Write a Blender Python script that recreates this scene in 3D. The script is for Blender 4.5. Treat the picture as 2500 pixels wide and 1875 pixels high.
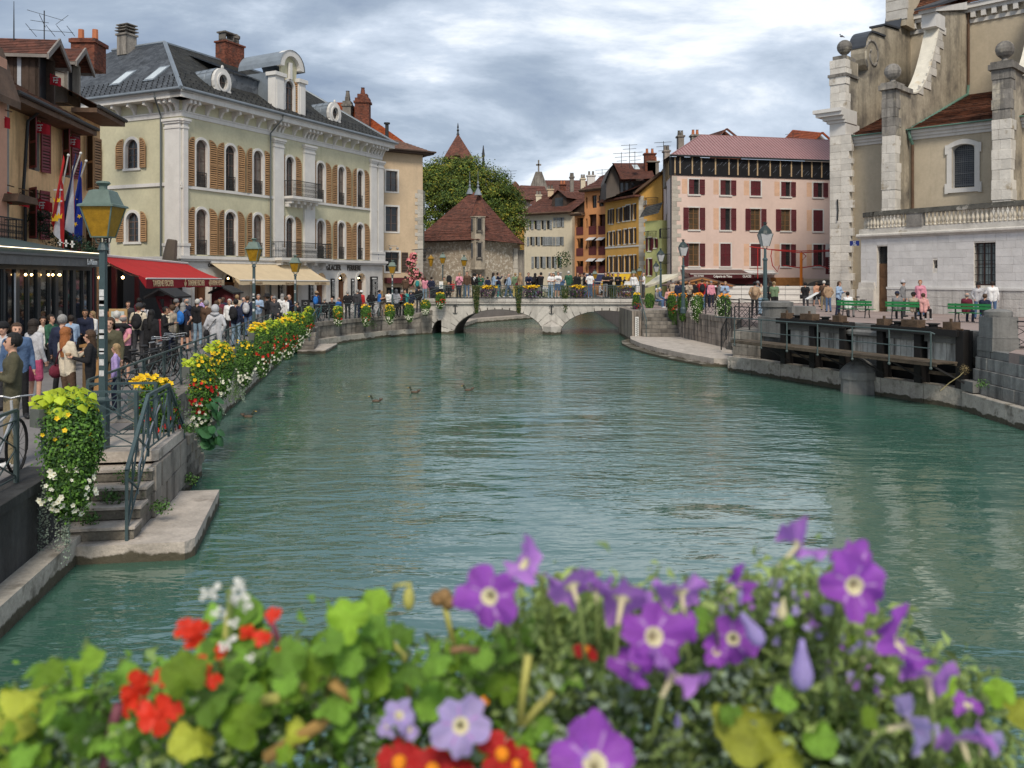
import bpy, bmesh, math, random
import numpy as np
from mathutils import Vector, Matrix
D=bpy.data; S=bpy.context.scene; COL=S.collection
for o in list(D.objects): D.objects.remove(o)
random.seed(7)
R=math.radians; PI=math.pi; rnd=random.uniform
# ---------------- camera
cam=D.cameras.new('camera'); co=D.objects.new('camera',cam); COL.objects.link(co); S.camera=co
co.location=(0,0,0); co.rotation_euler=(R(90),0,0)
cam.sensor_width=36; cam.lens=2100/2500*36; cam.shift_y=-0.105
cam.clip_start=.05; cam.clip_end=3000
cam.dof.use_dof=True; cam.dof.focus_distance=32; cam.dof.aperture_fstop=4.2
# ---------------- world, sun, exposure
SUN_EL,SUN_ROT=R(46),R(178)
w=D.worlds.new('World'); S.world=w; w.use_nodes=True
def nd(nt,t,**k):
 n=nt.nodes.new(t)
 for a,b in k.items():
  if a in n.inputs: n.inputs[a].default_value=b
  else: setattr(n,a,b)
 return n
def sky():
 nt=w.node_tree; nt.nodes.clear(); L=nt.links.new
 out=nd(nt,'ShaderNodeOutputWorld'); bg=nd(nt,'ShaderNodeBackground',Strength=.12)
 sk=nd(nt,'ShaderNodeTexSky',sky_type='NISHITA',sun_disc=False,sun_elevation=SUN_EL,sun_rotation=SUN_ROT,air_density=1.0,dust_density=1.5,ozone_density=2.0)
 tc=nd(nt,'ShaderNodeTexCoord'); sp=nd(nt,'ShaderNodeSeparateXYZ'); L(tc.outputs['Generated'],sp.inputs[0])
 zz=nd(nt,'ShaderNodeMath',operation='MAXIMUM'); L(sp.outputs[2],zz.inputs[0]); zz.inputs[1].default_value=0
 za=nd(nt,'ShaderNodeMath',operation='ADD'); L(zz.outputs[0],za.inputs[0]); za.inputs[1].default_value=.30
 dx=nd(nt,'ShaderNodeMath',operation='DIVIDE'); L(sp.outputs[0],dx.inputs[0]); L(za.outputs[0],dx.inputs[1])
 dy=nd(nt,'ShaderNodeMath',operation='DIVIDE'); L(sp.outputs[1],dy.inputs[0]); L(za.outputs[0],dy.inputs[1])
 cb=nd(nt,'ShaderNodeCombineXYZ'); L(dx.outputs[0],cb.inputs[0]); L(dy.outputs[0],cb.inputs[1])
 mp=nd(nt,'ShaderNodeMapping'); L(cb.outputs[0],mp.inputs[0]); mp.inputs['Location'].default_value=(SKYX,SKYY,0); mp.inputs['Scale'].default_value=(1.15,1.5,1); mp.inputs['Rotation'].default_value=(0,0,R(-14))
 n1=nd(nt,'ShaderNodeTexNoise',Scale=1.35,Detail=10.0,Roughness=.58,Distortion=.35); L(mp.outputs[0],n1.inputs['Vector'])
 n2=nd(nt,'ShaderNodeTexNoise',Scale=.38,Detail=5.0,Roughness=.5,Distortion=.2); L(mp.outputs[0],n2.inputs['Vector'])
 ad=nd(nt,'ShaderNodeMath',operation='MULTIPLY_ADD'); L(n2.outputs[0],ad.inputs[0]); ad.inputs[1].default_value=.75; L(n1.outputs[0],ad.inputs[2])
 rp=nd(nt,'ShaderNodeValToRGB'); L(ad.outputs[0],rp.inputs[0]); e=rp.color_ramp.elements
 e[0].position=.70; e[0].color=(1.15,1.45,1.95,1); e[1].position=1.12; e[1].color=(4.0,4.2,4.4,1)
 m=rp.color_ramp.elements.new(.82); m.color=(1.65,1.98,2.45,1)
 m=rp.color_ramp.elements.new(.93); m.color=(2.65,3.0,3.5,1)
 mx=nd(nt,'ShaderNodeMix',data_type='RGBA'); mx.inputs[0].default_value=.97
 L(sk.outputs[0],mx.inputs[6]); L(rp.outputs[0],mx.inputs[7])
 L(mx.outputs[2],bg.inputs[0]); L(bg.outputs[0],out.inputs[0])
SKYX,SKYY=3.1,1.7
sky()
sl=D.lights.new('sun','SUN'); so=D.objects.new('sun',sl); COL.objects.link(so)
sl.energy=1.5; sl.angle=R(14); sl.color=(1,.90,.76); so.rotation_euler=(R(90)-SUN_EL,0,R(180)-SUN_ROT+R(0))
so.location=(0,0,60)
S.view_settings.view_transform='Standard'; S.view_settings.look='None'; S.view_settings.gamma=1
S.view_settings.use_curve_mapping=False; S.view_settings.exposure=1.08
S.render.engine='CYCLES'
# ---------------- helpers
FP=2100.
def W(px,py,y): return Vector(((px-1250)/FP*y,y,(675-py)/FP*y))
def X(px,y): return (px-1250)/FP*y
def lin(c): return c/12.92 if c<=.04045 else ((c+.055)/1.055)**2.4
def hx(s,k=1.): return tuple(lin(int(s[i:i+2],16)/255)*k for i in (0,2,4))
MATS={}
def M(name,col=(.5,.5,.5),rough=.8,var=.12,scale=1.5,bump=.15,bs=25.,streak=0,scol=(.08,.075,.07),metal=0,orand=0,transl=0,emit=0,wet=None,patch=None,island=0,sthr=.55,spec=.3,ssc=3.0):
 if name in MATS: return MATS[name]
 if isinstance(col,str): col=hx(col)
 m=D.materials.new(name); m.use_nodes=True; MATS[name]=m; nt=m.node_tree; L=nt.links.new
 b=nt.nodes['Principled BSDF']; b.inputs['Roughness'].default_value=rough; b.inputs['Metallic'].default_value=metal
 b.inputs['Specular IOR Level'].default_value=spec
 geo=nd(nt,'ShaderNodeNewGeometry'); pos=geo.outputs['Position']
 cur=nd(nt,'ShaderNodeRGB'); cur.outputs[0].default_value=(*col,1); cur=cur.outputs[0]
 def mul(fac):
  nonlocal cur
  v=nd(nt,'ShaderNodeVectorMath',operation='SCALE'); L(cur,v.inputs[0]); L(fac,v.inputs['Scale']); cur=v.outputs[0]
 def rng(src,a,b,c,d):
  r=nd(nt,'ShaderNodeMapRange'); L(src,r.inputs[0])
  for i,q in enumerate((a,b,c,d)): r.inputs[i+1].default_value=q
  return r.outputs[0]
 def noise(sc,det=4.,vs=None,ro=.6):
  n=nd(nt,'ShaderNodeTexNoise',Scale=sc,Detail=det,Roughness=ro)
  if vs:
   mp=nd(nt,'ShaderNodeMapping'); mp.inputs['Scale'].default_value=vs; L(pos,mp.inputs[0]); L(mp.outputs[0],n.inputs['Vector'])
  else: L(pos,n.inputs['Vector'])
  return n.outputs[0]
 def mixc(fac,c2):
  nonlocal cur
  x=nd(nt,'ShaderNodeMix',data_type='RGBA'); L(fac,x.inputs[0]); L(cur,x.inputs[6]); x.inputs[7].default_value=(*c2,1); cur=x.outputs[2]
 if var:
  mul(rng(noise(scale,6),.3,.7,1-var,1+var)); mul(rng(noise(scale*9,3),.3,.7,1-var*.5,1+var*.5))
 if patch: mixc(rng(noise(patch[1],5),patch[2],patch[2]+patch[3],0,1),patch[0])
 if streak:
  f=rng(noise(ssc,5,(1,1,.09)),sthr,sthr+.16,0,streak); mixc(f,scol)
  f=rng(noise(1.1,6,(1,1,.35)),sthr,sthr+.2,0,streak*.6); mixc(f,scol)
 if wet is not None: # darker algae below a level, ragged edge
  sp=nd(nt,'ShaderNodeSeparateXYZ'); L(pos,sp.inputs[0])
  a=nd(nt,'ShaderNodeMath',operation='MULTIPLY_ADD'); L(noise(2.2,6),a.inputs[0]); a.inputs[1].default_value=-.35; L(sp.outputs[2],a.inputs[2])
  mixc(rng(a.outputs[0],wet-.17,wet-.2,0,.92),(.045,.038,.02))
 if orand:
  oi=nd(nt,'ShaderNodeObjectInfo'); mul(rng(oi.outputs['Random'],0,1,1-orand,1+orand))
 if island: mul(rng(geo.outputs['Random Per Island'],0,1,1-island,1+island))
 L(cur,b.inputs['Base Color'])
 if bump:
  bp=nd(nt,'ShaderNodeBump',Strength=bump,Distance=.03); L(noise(bs,5),bp.inputs['Height']); L(bp.outputs[0],b.inputs['Normal'])
 if emit: b.inputs['Emission Color'].default_value=(*col,1); b.inputs['Emission Strength'].default_value=emit
 if transl:
  tr=nd(nt,'ShaderNodeBsdfTranslucent'); L(cur,tr.inputs[0]); ms=nd(nt,'ShaderNodeMixShader'); ms.inputs[0].default_value=transl
  L(b.outputs[0],ms.inputs[1]); L(tr.outputs[0],ms.inputs[2]); L(ms.outputs[0],nt.nodes['Material Output'].inputs[0])
 return m
class MB:
 def __init__(s,M_=None): s.v=[];s.f=[];s.m=[];s.M=M_ or Matrix.Identity(4)
 def add(s,vs,fs,mi=0):
  b=len(s.v); A=s.M; s.v+=[tuple(A@Vector(v)) for v in vs]
  for f in fs: s.f.append([b+i for i in f]); s.m.append(mi)
 def box(s,x0,x1,y0,y1,z0,z1,mi=0):
  s.add([(x0,y0,z0),(x1,y0,z0),(x1,y1,z0),(x0,y1,z0),(x0,y0,z1),(x1,y0,z1),(x1,y1,z1),(x0,y1,z1)],[(0,3,2,1),(4,5,6,7),(0,1,5,4),(1,2,6,5),(2,3,7,6),(3,0,4,7)],mi)
 def quad(s,*p,mi=0): s.add(p,[tuple(range(len(p)))],mi)
 def prism(s,poly,y0,y1,mi=0): # poly in x,z ; extruded in y
  n=len(poly); s.add([(x,y0,z) for x,z in poly]+[(x,y1,z) for x,z in poly],[tuple(range(n)),tuple(range(2*n-1,n-1,-1))]+[(i,i+n,(i+1)%n+n,(i+1)%n) for i in range(n)],mi)
 def slab(s,poly,z0,z1,mi=0): # poly in x,y
  n=len(poly); s.add([(x,y,z0) for x,y in poly]+[(x,y,z1) for x,y in poly],[tuple(range(n-1,-1,-1)),tuple(range(n,2*n))]+[(i,(i+1)%n,(i+1)%n+n,i+n) for i in range(n)],mi)
 def tube(s,pts,r,n=6,mi=0,cap=True):
  pts=[Vector(p) for p in pts]; rs=r if isinstance(r,(list,tuple)) else [r]*len(pts); vs=[];fs=[]
  for i,p in enumerate(pts):
   d=(pts[min(i+1,len(pts)-1)]-pts[max(i-1,0)]).normalized(); a=Vector((0,0,1)) if abs(d.z)<.9 else Vector((1,0,0))
   u=d.cross(a).normalized(); v=d.cross(u)
   vs+=[p+(u*math.cos(t*2*PI/n+PI/n)+v*math.sin(t*2*PI/n+PI/n))*rs[i] for t in range(n)]
  for i in range(len(pts)-1):
   for t in range(n): fs.append((i*n+t,i*n+(t+1)%n,(i+1)*n+(t+1)%n,(i+1)*n+t))
  if cap: fs+=[tuple(range(n-1,-1,-1)),tuple((len(pts)-1)*n+t for t in range(n))]
  s.add(vs,fs,mi)
 def lathe(s,prof,n=12,c=(0,0,0),mi=0,ph=0,sy=1,arc=None):
  vs=[];fs=[];m=len(prof)
  for r,z in prof: vs+=[(c[0]+r*math.cos(ph+t*2*PI/n),c[1]+sy*r*math.sin(ph+t*2*PI/n),c[2]+z) for t in range(n)]
  for i in range(m-1):
   for t in range(n): fs.append((i*n+t,i*n+(t+1)%n,(i+1)*n+(t+1)%n,(i+1)*n+t))
  fs+=[tuple(range(n-1,-1,-1)),tuple((m-1)*n+t for t in range(n))]; s.add(vs,fs,mi)
 def ball(s,c,r,n=8,mi=0,sc=(1,1,1)):
  k=n//2+1; vs=[];fs=[]
  for i in range(1,k):
   a=PI*i/k; vs+=[(c[0]+sc[0]*r*math.sin(a)*math.cos(t*2*PI/n),c[1]+sc[1]*r*math.sin(a)*math.sin(t*2*PI/n),c[2]-sc[2]*r*math.cos(a)) for t in range(n)]
  b=len(vs); vs+=[(c[0],c[1],c[2]-r*sc[2]),(c[0],c[1],c[2]+r*sc[2])]
  for i in range(k-2):
   for t in range(n): fs.append((i*n+t,i*n+(t+1)%n,(i+1)*n+(t+1)%n,(i+1)*n+t))
  for t in range(n): fs.append((b,(t+1)%n,t)); fs.append((b+1,(k-2)*n+t,(k-2)*n+(t+1)%n))
  s.add(vs,fs,mi)
 def mesh(s,name,mats,smooth=False):
  me=D.meshes.new(name); me.from_pydata(s.v,[],s.f)
  for m in (mats if isinstance(mats,(list,tuple)) else [mats]): me.materials.append(m)
  me.polygons.foreach_set('material_index',s.m)
  if smooth: me.polygons.foreach_set('use_smooth',[True]*len(s.f))
  me.update(); return me
 def build(s,name,mats,parent=None,smooth=False,kind=None,label=None):
  return link(name,s.mesh(name,mats,smooth),parent,kind=kind,label=label)
def link(name,me,parent=None,loc=None,rz=0,mx=None,kind=None,label=None,scale=None):
 o=D.objects.new(name,me); COL.objects.link(o)
 if parent: o.parent=parent
 if mx is not None: o.matrix_basis=mx
 else:
  if loc is not None: o.location=loc
  if rz: o.rotation_euler=(0,0,rz)
  if scale: o.scale=scale if isinstance(scale,(tuple,list)) else (scale,)*3
 if kind: o['kind']=kind
 if label: o['label']=label
 return o
def T(name,label,cat,loc=(0,0,0),rz=0,group=None):
 o=D.objects.new(name,None); o.empty_display_size=.2; COL.objects.link(o); o.location=loc; o.rotation_euler=(0,0,rz)
 o['label']=label; o['category']=cat
 if group: o['group']=group
 return o
def tag(o,label,cat,group=None):
 o['label']=label; o['category']=cat
 if group: o['group']=group
 return o
def struct(o): o['kind']='structure'; return o
class Fr: # a wall frame inside a thing: x along the wall, -y outwards, z = height above the eye
 def __init__(s,root,x=0,y=0,rz=0,gz=0,A=None):
  s.root=root; s.gz=gz; s.A=A or (Matrix.Translation((x,y,-gz))@Matrix.Rotation(rz,4,'Z'))
 def mb(s): return MB(s.A)
 def put(s,name,me,x,y,z,rz=0,parent=None,scale=None,label=None,kind=None):
  mx=s.A@Matrix.Translation((x,y,z))@Matrix.Rotation(rz,4,'Z')
  if scale: mx=mx@Matrix.Diagonal((*scale,1))
  return link(name,me,parent or s.root,mx=mx,label=label,kind=kind)
CACHE={}
def cached(key,fn):
 if key not in CACHE: CACHE[key]=fn()
 return CACHE[key]
def text(body,size,mat,name='lettering',parent=None,mx=None,ext=.01,font_shear=0,sx=1,align='CENTER',label=None):
 cu=D.curves.new('t','FONT'); cu.body=body; cu.size=size; cu.extrude=ext; cu.align_x=align; cu.shear=font_shear; cu.resolution_u=2; cu.offset=size*.022
 ob=D.objects.new('t',cu); COL.objects.link(ob); dg=bpy.context.evaluated_depsgraph_get(); me=D.meshes.new_from_object(ob.evaluated_get(dg)); D.objects.remove(ob)
 me.materials.clear(); me.materials.append(mat)
 # lettering lies in the x-z plane facing -y
 me.transform(Matrix.Diagonal((sx,1,1,1))); me.transform(Matrix.Rotation(PI/2,4,'X')); me.name=name
 return link(name,me,parent,mx=mx,label=label)
def wall(mb,u0,u1,z0,z1,ops,y=0,d=.25,mi=0,mr=None):
 """wall face with real openings; ops=(x0,x1,z0,z1,arch)"""
 mr=mi if mr is None else mr
 xs=sorted({u0,u1,*[o[0] for o in ops],*[o[1] for o in ops]}); zs=sorted({z0,z1,*[o[2] for o in ops],*[o[3] for o in ops]})
 xs=[x for x in xs if u0<=x<=u1]; zs=[z for z in zs if z0<=z<=z1]
 for i in range(len(xs)-1):
  for j in range(len(zs)-1):
   cx=(xs[i]+xs[i+1])/2; cz=(zs[j]+zs[j+1])/2
   if any(o[0]<cx<o[1] and o[2]<cz<o[3] for o in ops): continue
   mb.quad((xs[i],y,zs[j]),(xs[i+1],y,zs[j]),(xs[i+1],y,zs[j+1]),(xs[i],y,zs[j+1]),mi=mi)
 for o in ops:
  x0,x1,a,b=o[:4]; arch=len(o)>4 and o[4]; r=(x1-x0)/2; cx=(x0+x1)/2
  rz=min(r,arch if not isinstance(arch,bool) and arch else r)
  if arch:
   n=10; pts=[(cx-r*math.cos(PI*i/n),b-rz+rz*math.sin(PI*i/n)) for i in range(n+1)]
   for i in range(n):
    (xa,za),(xb,zb)=pts[i],pts[i+1]
    mb.quad((xa,y,za),(xb,y,zb),(xb,y,b),(xa,y,b),mi=mi); mb.quad((xa,y,za),(xa,y+d,za),(xb,y+d,zb),(xb,y,zb),mi=mr)
   top=b-rz
  else: top=b; mb.quad((x0,y,b),(x0,y+d,b),(x1,y+d,b),(x1,y,b),mi=mr)
  mb.quad((x0,y,a),(x0,y+d,a),(x0,y+d,top),(x0,y,top),mi=mr); mb.quad((x1,y,a),(x1,y,top),(x1,y+d,top),(x1,y+d,a),mi=mr)
  mb.quad((x0,y,a),(x1,y,a),(x1,y+d,a),(x0,y+d,a),mi=mr)
def archpts(w,h,rz=None,n=10):
 r=w/2; rz=r if rz is None else rz
 return [(-r*math.cos(PI*i/n),h-rz+rz*math.sin(PI*i/n)) for i in range(n+1)]
def window(fr,x0,x1,z0,z1,fm,arch=0,d=.2,cols=2,rows=3,pm=None,name='window',t=.05):
 w_=round(x1-x0,2);h=round(z1-z0,2)
 def mk():
  mb=MB(); 
  mb.box(-w_/2,-w_/2+t,0,.06,0,h-(w_/2 if arch else 0)); mb.box(w_/2-t,w_/2,0,.06,0,h-(w_/2 if arch else 0)); mb.box(-w_/2,w_/2,0,.06,0,t*1.3)
  hh=h-(w_/2 if arch else 0); mb.box(-w_/2,w_/2,-.003,.057,hh-t,hh)
  if arch: mb.tube([(x,.03,z) for x,z in archpts(w_-t,h-t*.5)],t*.6,4); mb.box(-t*.4,t*.4,.01,.05,hh,h-t)
  for c in range(1,cols): mb.box(-w_/2+w_*c/cols-t*.55,-w_/2+w_*c/cols+t*.55,-.01,.05,0,hh)
  for r_ in range(1,rows): mb.box(-w_/2,w_/2,.01,.045,hh*r_/rows-t*.3,hh*r_/rows+t*.3)
  me=mb.mesh(name,fm); p=MB()
  if arch: p.add([(x,.035,z) for x,z in archpts(w_,h)]+[(w_/2,.035,0),(-w_/2,.035,0)],[tuple(range(12,-1,-1))])
  else: p.quad((-w_/2,.035,0),(w_/2,.035,0),(w_/2,.035,h),(-w_/2,.035,h))
  return me,p.mesh('pane',pm or GLASS)
 a,p=cached(('win',w_,h,arch,cols,rows,fm.name,(pm or GLASS).name,name,t),mk)
 o=fr.put(name,a,(x0+x1)/2,d-.06,z0); q=link('pane',p,o); return o
def shutter(fr,xc,z0,w_,h,m,arch=0,ang=0,y=-.06,pitch=.12525,name='shutter',solid=0):
 """louvred leaf; arch=+1/-1 rounds the outer top on that side"""
 w_=round(w_,2);h=round(h,2)
 def mk():
  mb=MB(); s=.05; n=int(h/pitch)
  def top(x): # height at x for quarter arch
   if not arch: return h
   q=(x/w_+.5) if arch>0 else (.5-x/w_)   # 0 low side ... 1 high side
   return h-w_+w_*math.sqrt(max(0,1-(1-min(1,max(0,q)))**2))
  lo=-w_/2 if arch>=0 else w_/2
  mb.box(-w_/2,-w_/2+s,-.02,.02,0,top(-w_/2+s*.5)); mb.box(w_/2-s,w_/2,-.02,.02,0,top(w_/2-s*.5))
  for z in (0,h*.48,): mb.box(-w_/2+s,w_/2-s,-.018,.018,z,z+.1)
  k=8; xs=[-w_/2+w_*i/k for i in range(k+1)]
  for i in range(k):
   a,b=xs[i],xs[i+1]; za,zb=top(a),top(b); mb.prism([(a,za-.09),(b,zb-.09),(b,zb),(a,za)],-.019,.019)
  if solid: mb.box(-w_/2+s,w_/2-s,-.008,.008,.05,h-.05)
  else:
   for i in range(1,n):
    z=i*h/n
    xa,xb=-w_/2+s,w_/2-s
    while xa<xb and top(xa)<z+.05: xa+=.02
    while xb>xa and top(xb)<z+.05: xb-=.02
    if xb-xa>.05: mb.add([(xa,-.016,z),(xb,-.016,z),(xb,.010,z+.6*pitch),(xa,.010,z+.6*pitch),(xa,-.0,z-.012),(xb,-.0,z-.012)],[(0,1,2,3),(4,5,1,0),(4,3,2,5)])
  if not solid:
   for i in range(k):
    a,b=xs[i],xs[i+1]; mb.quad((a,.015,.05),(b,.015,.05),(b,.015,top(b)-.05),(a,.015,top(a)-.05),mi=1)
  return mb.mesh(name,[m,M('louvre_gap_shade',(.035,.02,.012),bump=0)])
 me=cached(('sh',w_,h,arch,m.name,pitch,name,solid),mk)
 return fr.put(name,me,xc,y,z0,ang)
def pair(fr,x0,x1,z0,z1,sw,m,arch=0,zs=None,ang=(0,0),**k):
 zs=zs or (z0,z1)
 for sd in (-1,1):
  a=ang[0 if sd<0 else 1]
  xc=(x0-sw/2*math.cos(a)-.03) if sd<0 else (x1+sw/2*math.cos(a)+.03)
  shutter(fr,xc,zs[0],sw,zs[1]-zs[0],m,arch=(1 if sd<0 else -1) if arch else 0,ang=a*(-sd),y=-.06-sw/2*abs(math.sin(a)),**k)
def courses(mb,a,b,c,d,n,lift=.035,mi=0,wob=0):
 """stepped courses on a slope: a-b eave, d-c ridge"""
 a,b,c,d=map(Vector,(a,b,c,d)); nrm=(b-a).cross(d-a).normalized()
 if nrm.z<0: nrm=-nrm
 for i in range(n):
  t0=i/n;t1=(i+1)/n; p=a.lerp(d,t0);q=b.lerp(c,t0);r=b.lerp(c,t1);s_=a.lerp(d,t1); u=nrm*lift*(1+rnd(-wob,wob))
  mb.quad(p+u,q+u,r+nrm*.004,s_+nrm*.004,mi=mi); mb.quad(p,q,q+u,p+u,mi=mi)
def tmat(name,c1,c2,sc=(5,5,9),rough=.85,bump=.5,moss=None,mossc=(.05,.05,.03)):
 """roof tiles: per-tile colour from a brick-like cell pattern in world space"""
 if name in MATS: return MATS[name]
 m=D.materials.new(name); m.use_nodes=True; MATS[name]=m; nt=m.node_tree; L=nt.links.new; b=nt.nodes['Principled BSDF']; b.inputs['Roughness'].default_value=rough; b.inputs['Specular IOR Level'].default_value=.25
 g=nd(nt,'ShaderNodeNewGeometry'); mp=nd(nt,'ShaderNodeMapping'); mp.inputs['Scale'].default_value=sc; L(g.outputs['Position'],mp.inputs[0])
 v=nd(nt,'ShaderNodeTexVoronoi',Scale=1.0,Randomness=.85); L(mp.outputs[0],v.inputs['Vector']); sp=nd(nt,'ShaderNodeSeparateColor'); L(v.outputs['Color'],sp.inputs[0])
 x=nd(nt,'ShaderNodeMix',data_type='RGBA'); L(sp.outputs[0],x.inputs[0]); x.inputs[6].default_value=(*hx(c1),1); x.inputs[7].default_value=(*hx(c2),1)
 n=nd(nt,'ShaderNodeTexNoise',Scale=.9,Detail=6.0,Roughness=.65); L(g.outputs['Position'],n.inputs['Vector'])
 r=nd(nt,'ShaderNodeMapRange'); L(n.outputs[0],r.inputs[0]); r.inputs[1].default_value=.3; r.inputs[2].default_value=.7; r.inputs[3].default_value=.72; r.inputs[4].default_value=1.2
 s=nd(nt,'ShaderNodeVectorMath',operation='SCALE'); L(x.outputs[2],s.inputs[0]); L(r.outputs[0],s.inputs['Scale']); cur=s.outputs[0]
 if moss:
  n2=nd(nt,'ShaderNodeTexNoise',Scale=2.3,Detail=7.0,Roughness=.7); L(g.outputs['Position'],n2.inputs['Vector'])
  r2=nd(nt,'ShaderNodeMapRange'); L(n2.outputs[0],r2.inputs[0]); r2.inputs[1].default_value=.5; r2.inputs[2].default_value=.62; r2.inputs[4].default_value=moss
  y=nd(nt,'ShaderNodeMix',data_type='RGBA'); L(r2.outputs[0],y.inputs[0]); L(cur,y.inputs[6]); y.inputs[7].default_value=(*mossc,1); cur=y.outputs[2]
 L(cur,b.inputs['Base Color']); bp=nd(nt,'ShaderNodeBump',Strength=bump,Distance=.03); L(v.outputs['Distance'],bp.inputs['Height']); L(bp.outputs[0],b.inputs['Normal'])
 return m
# ---------------- materials
GLASS=M('window_glass',(.025,.028,.03),rough=.08,var=.3,scale=.8,bump=.02,bs=.8,spec=.6)
GLASSL=M('curtained_glass',(.22,.23,.22),rough=.25,var=.35,scale=1.2,bump=0,spec=.5)
GLASSO=M('lit_amber_glass',(.075,.055,.035),rough=.12,var=.3,scale=1,bump=0,spec=.5)  # plain amber-brown pane colour
IRON=M('dark_iron',(.022,.024,.026),rough=.55,var=.2,bump=.1,bs=60)
GREENIRON=M('bluegreen_painted_iron',(.045,.075,.082),rough=.45,var=.15,bump=.15,bs=50,spec=.4)
RAILM=M('grey_green_rail_paint',(.06,.085,.085),rough=.5,var=.2,bump=.1,bs=60)
WHITESTONE=M('pale_limestone',(.56,.54,.51),var=.1,scale=1.2,bump=.3,bs=14,streak=.3,scol=(.2,.19,.17),sthr=.58)
TRIM=M('white_painted_stone',(.60,.585,.56),var=.07,bump=.15,bs=12,streak=.22,scol=(.24,.22,.2),sthr=.58)
QUAY=M('weathered_quay_stone',(.21,.19,.165),var=.3,scale=.9,bump=.9,bs=9,streak=.75,scol=(.045,.042,.038),sthr=.5,orand=.22,wet=-3.79)
QUAYD=M('dark_damp_render',(.055,.055,.055),var=.35,scale=.7,bump=.9,bs=8,streak=.6,scol=(.02,.02,.02),sthr=.45,wet=-3.8)
LEDGE=M('pale_concrete_ledge',(.36,.33,.285),var=.28,scale=2.2,bump=1.0,bs=14,patch=((.15,.135,.11),2.6,.56,.12),wet=-3.76)
LAND=M('landing_slab_stone',(.40,.355,.31),var=.22,scale=2.6,bump=.8,bs=14,patch=((.22,.19,.16),2.1,.6,.12),wet=-3.78)
PAVE=M('paving_asphalt',(.17,.16,.155),var=.15,scale=.8,bump=.3,bs=30)
PAVER=M('reddish_paving',(.27,.21,.19),var=.15,scale=.6,bump=.3,bs=30)
# ================= leaves and blossoms (vectorised)
RG=np.random.default_rng(5)
def _norm(a): return a/np.maximum(np.linalg.norm(a,axis=1,keepdims=True),1e-6)
def leafarr(P,N,size,asp=.55,fold=.18,droop=.25,T_=None,base=0.,mi=None):
 n=len(P); P=np.asarray(P,float);N=_norm(np.asarray(N,float)); size=np.broadcast_to(size,(n,)).reshape(n,1)
 if T_ is None: T_=RG.normal(size=(n,3))
 t=_norm(T_-N*np.sum(T_*N,1,keepdims=True)); b=np.cross(N,t)
 p0=P+t*size*base; p1=P+t*size*.5+b*size*asp*.5+N*size*fold; p2=P+t*size-N*size*droop; p3=P+t*size*.5-b*size*asp*.5+N*size*fold; pm=P+t*size*.52
 V=np.stack([p0,p1,p2,p3,pm],1).reshape(-1,3); o=np.arange(n)[:,None]*5
 Fc=np.concatenate([o+[0,1,4],o+[1,2,4],o+[2,3,4],o+[3,0,4]],1).reshape(-1,3)
 return V,Fc,np.repeat(np.zeros(n,int) if mi is None else np.asarray(mi),4)
def blossomarr(P,N,size,petals=5,cup=.25,mi=0,asp=.9):
 P=np.asarray(P,float);N=_norm(np.asarray(N,float)); n=len(P); a=_norm(np.cross(N,RG.normal(size=(n,3)))); b=np.cross(N,a)
 out=[]
 for k in range(petals):
  th=2*PI*k/petals; out.append(leafarr(P,N,size,asp=asp,fold=.12+cup*.3,droop=-cup,T_=a*math.cos(th)+b*math.sin(th),mi=np.full(n,mi)))
 out.append(leafarr(P+N*np.broadcast_to(size,(n,)).reshape(n,1)*.14-a*np.broadcast_to(size,(n,)).reshape(n,1)*.16,N,np.broadcast_to(size,(n,))*.34,asp=1,fold=0,droop=0,T_=a,mi=np.full(n,mi+1)))
 return out
def npmesh(name,parts,mats):
 V=np.concatenate([p[0] for p in parts]); off=0; Fs=[]
 for p in parts: Fs.append(p[1]+off); off+=len(p[0])
 Fc=np.concatenate(Fs); mi=np.concatenate([p[2] for p in parts]); me=D.meshes.new(name); nv,nf=len(V),len(Fc)
 me.vertices.add(nv); me.vertices.foreach_set('co',V.astype(np.float32).ravel()); me.loops.add(nf*3); me.loops.foreach_set('vertex_index',Fc.astype(np.int32).ravel())
 me.polygons.add(nf); me.polygons.foreach_set('loop_start',np.arange(nf,dtype=np.int32)*3)
 for m in mats: me.materials.append(m)
 me.polygons.foreach_set('material_index',mi.astype(np.int32)); me.update(calc_edges=True); me.validate(); return me
def ell(n,c,r,lo=.8,hi=1.,up=.0,half=None):
 d=_norm(RG.normal(size=(n,3)))
 if half is not None: k=d@np.array(half)<-.15; d[k]*=-1
 P=np.array(c)+d*np.array(r)*RG.uniform(lo,hi,(n,1)); return P,_norm(d/np.array(r)*min(r)+np.array([0,0,up])+RG.normal(size=(n,3))*.35)
LEAFG=M('fresh_green_leaf',(.105,.225,.035),rough=.55,var=.25,scale=6,bump=0,island=.5,transl=.3)
LEAFD=M('dark_green_leaf',(.035,.085,.022),rough=.6,var=.3,scale=4,bump=0,island=.5,transl=.25)
LEAFB=M('big_kidney_leaf',(.05,.15,.055),rough=.55,var=.2,scale=4,bump=0,island=.35,transl=.25)
LEAFS=M('silver_trailing_leaf',(.20,.25,.20),rough=.7,var=.2,scale=6,bump=0,island=.4)
LIME=M('lime_sweet_potato_leaf',(.42,.52,.03),rough=.5,var=.12,scale=8,bump=0,island=.3,transl=.35)
YEL=M('yellow_petal',(.85,.58,.02),rough=.6,var=.1,bump=0,island=.2,transl=.2)
ORA=M('orange_petal',(.85,.32,.02),rough=.6,var=.1,bump=0,island=.2,transl=.2)
RED=M('scarlet_petal',(.62,.03,.02),rough=.6,var=.1,bump=0,island=.3,transl=.2)
WHT=M('white_petal',(.75,.75,.62),rough=.6,var=.05,bump=0,island=.1,transl=.2)
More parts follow.
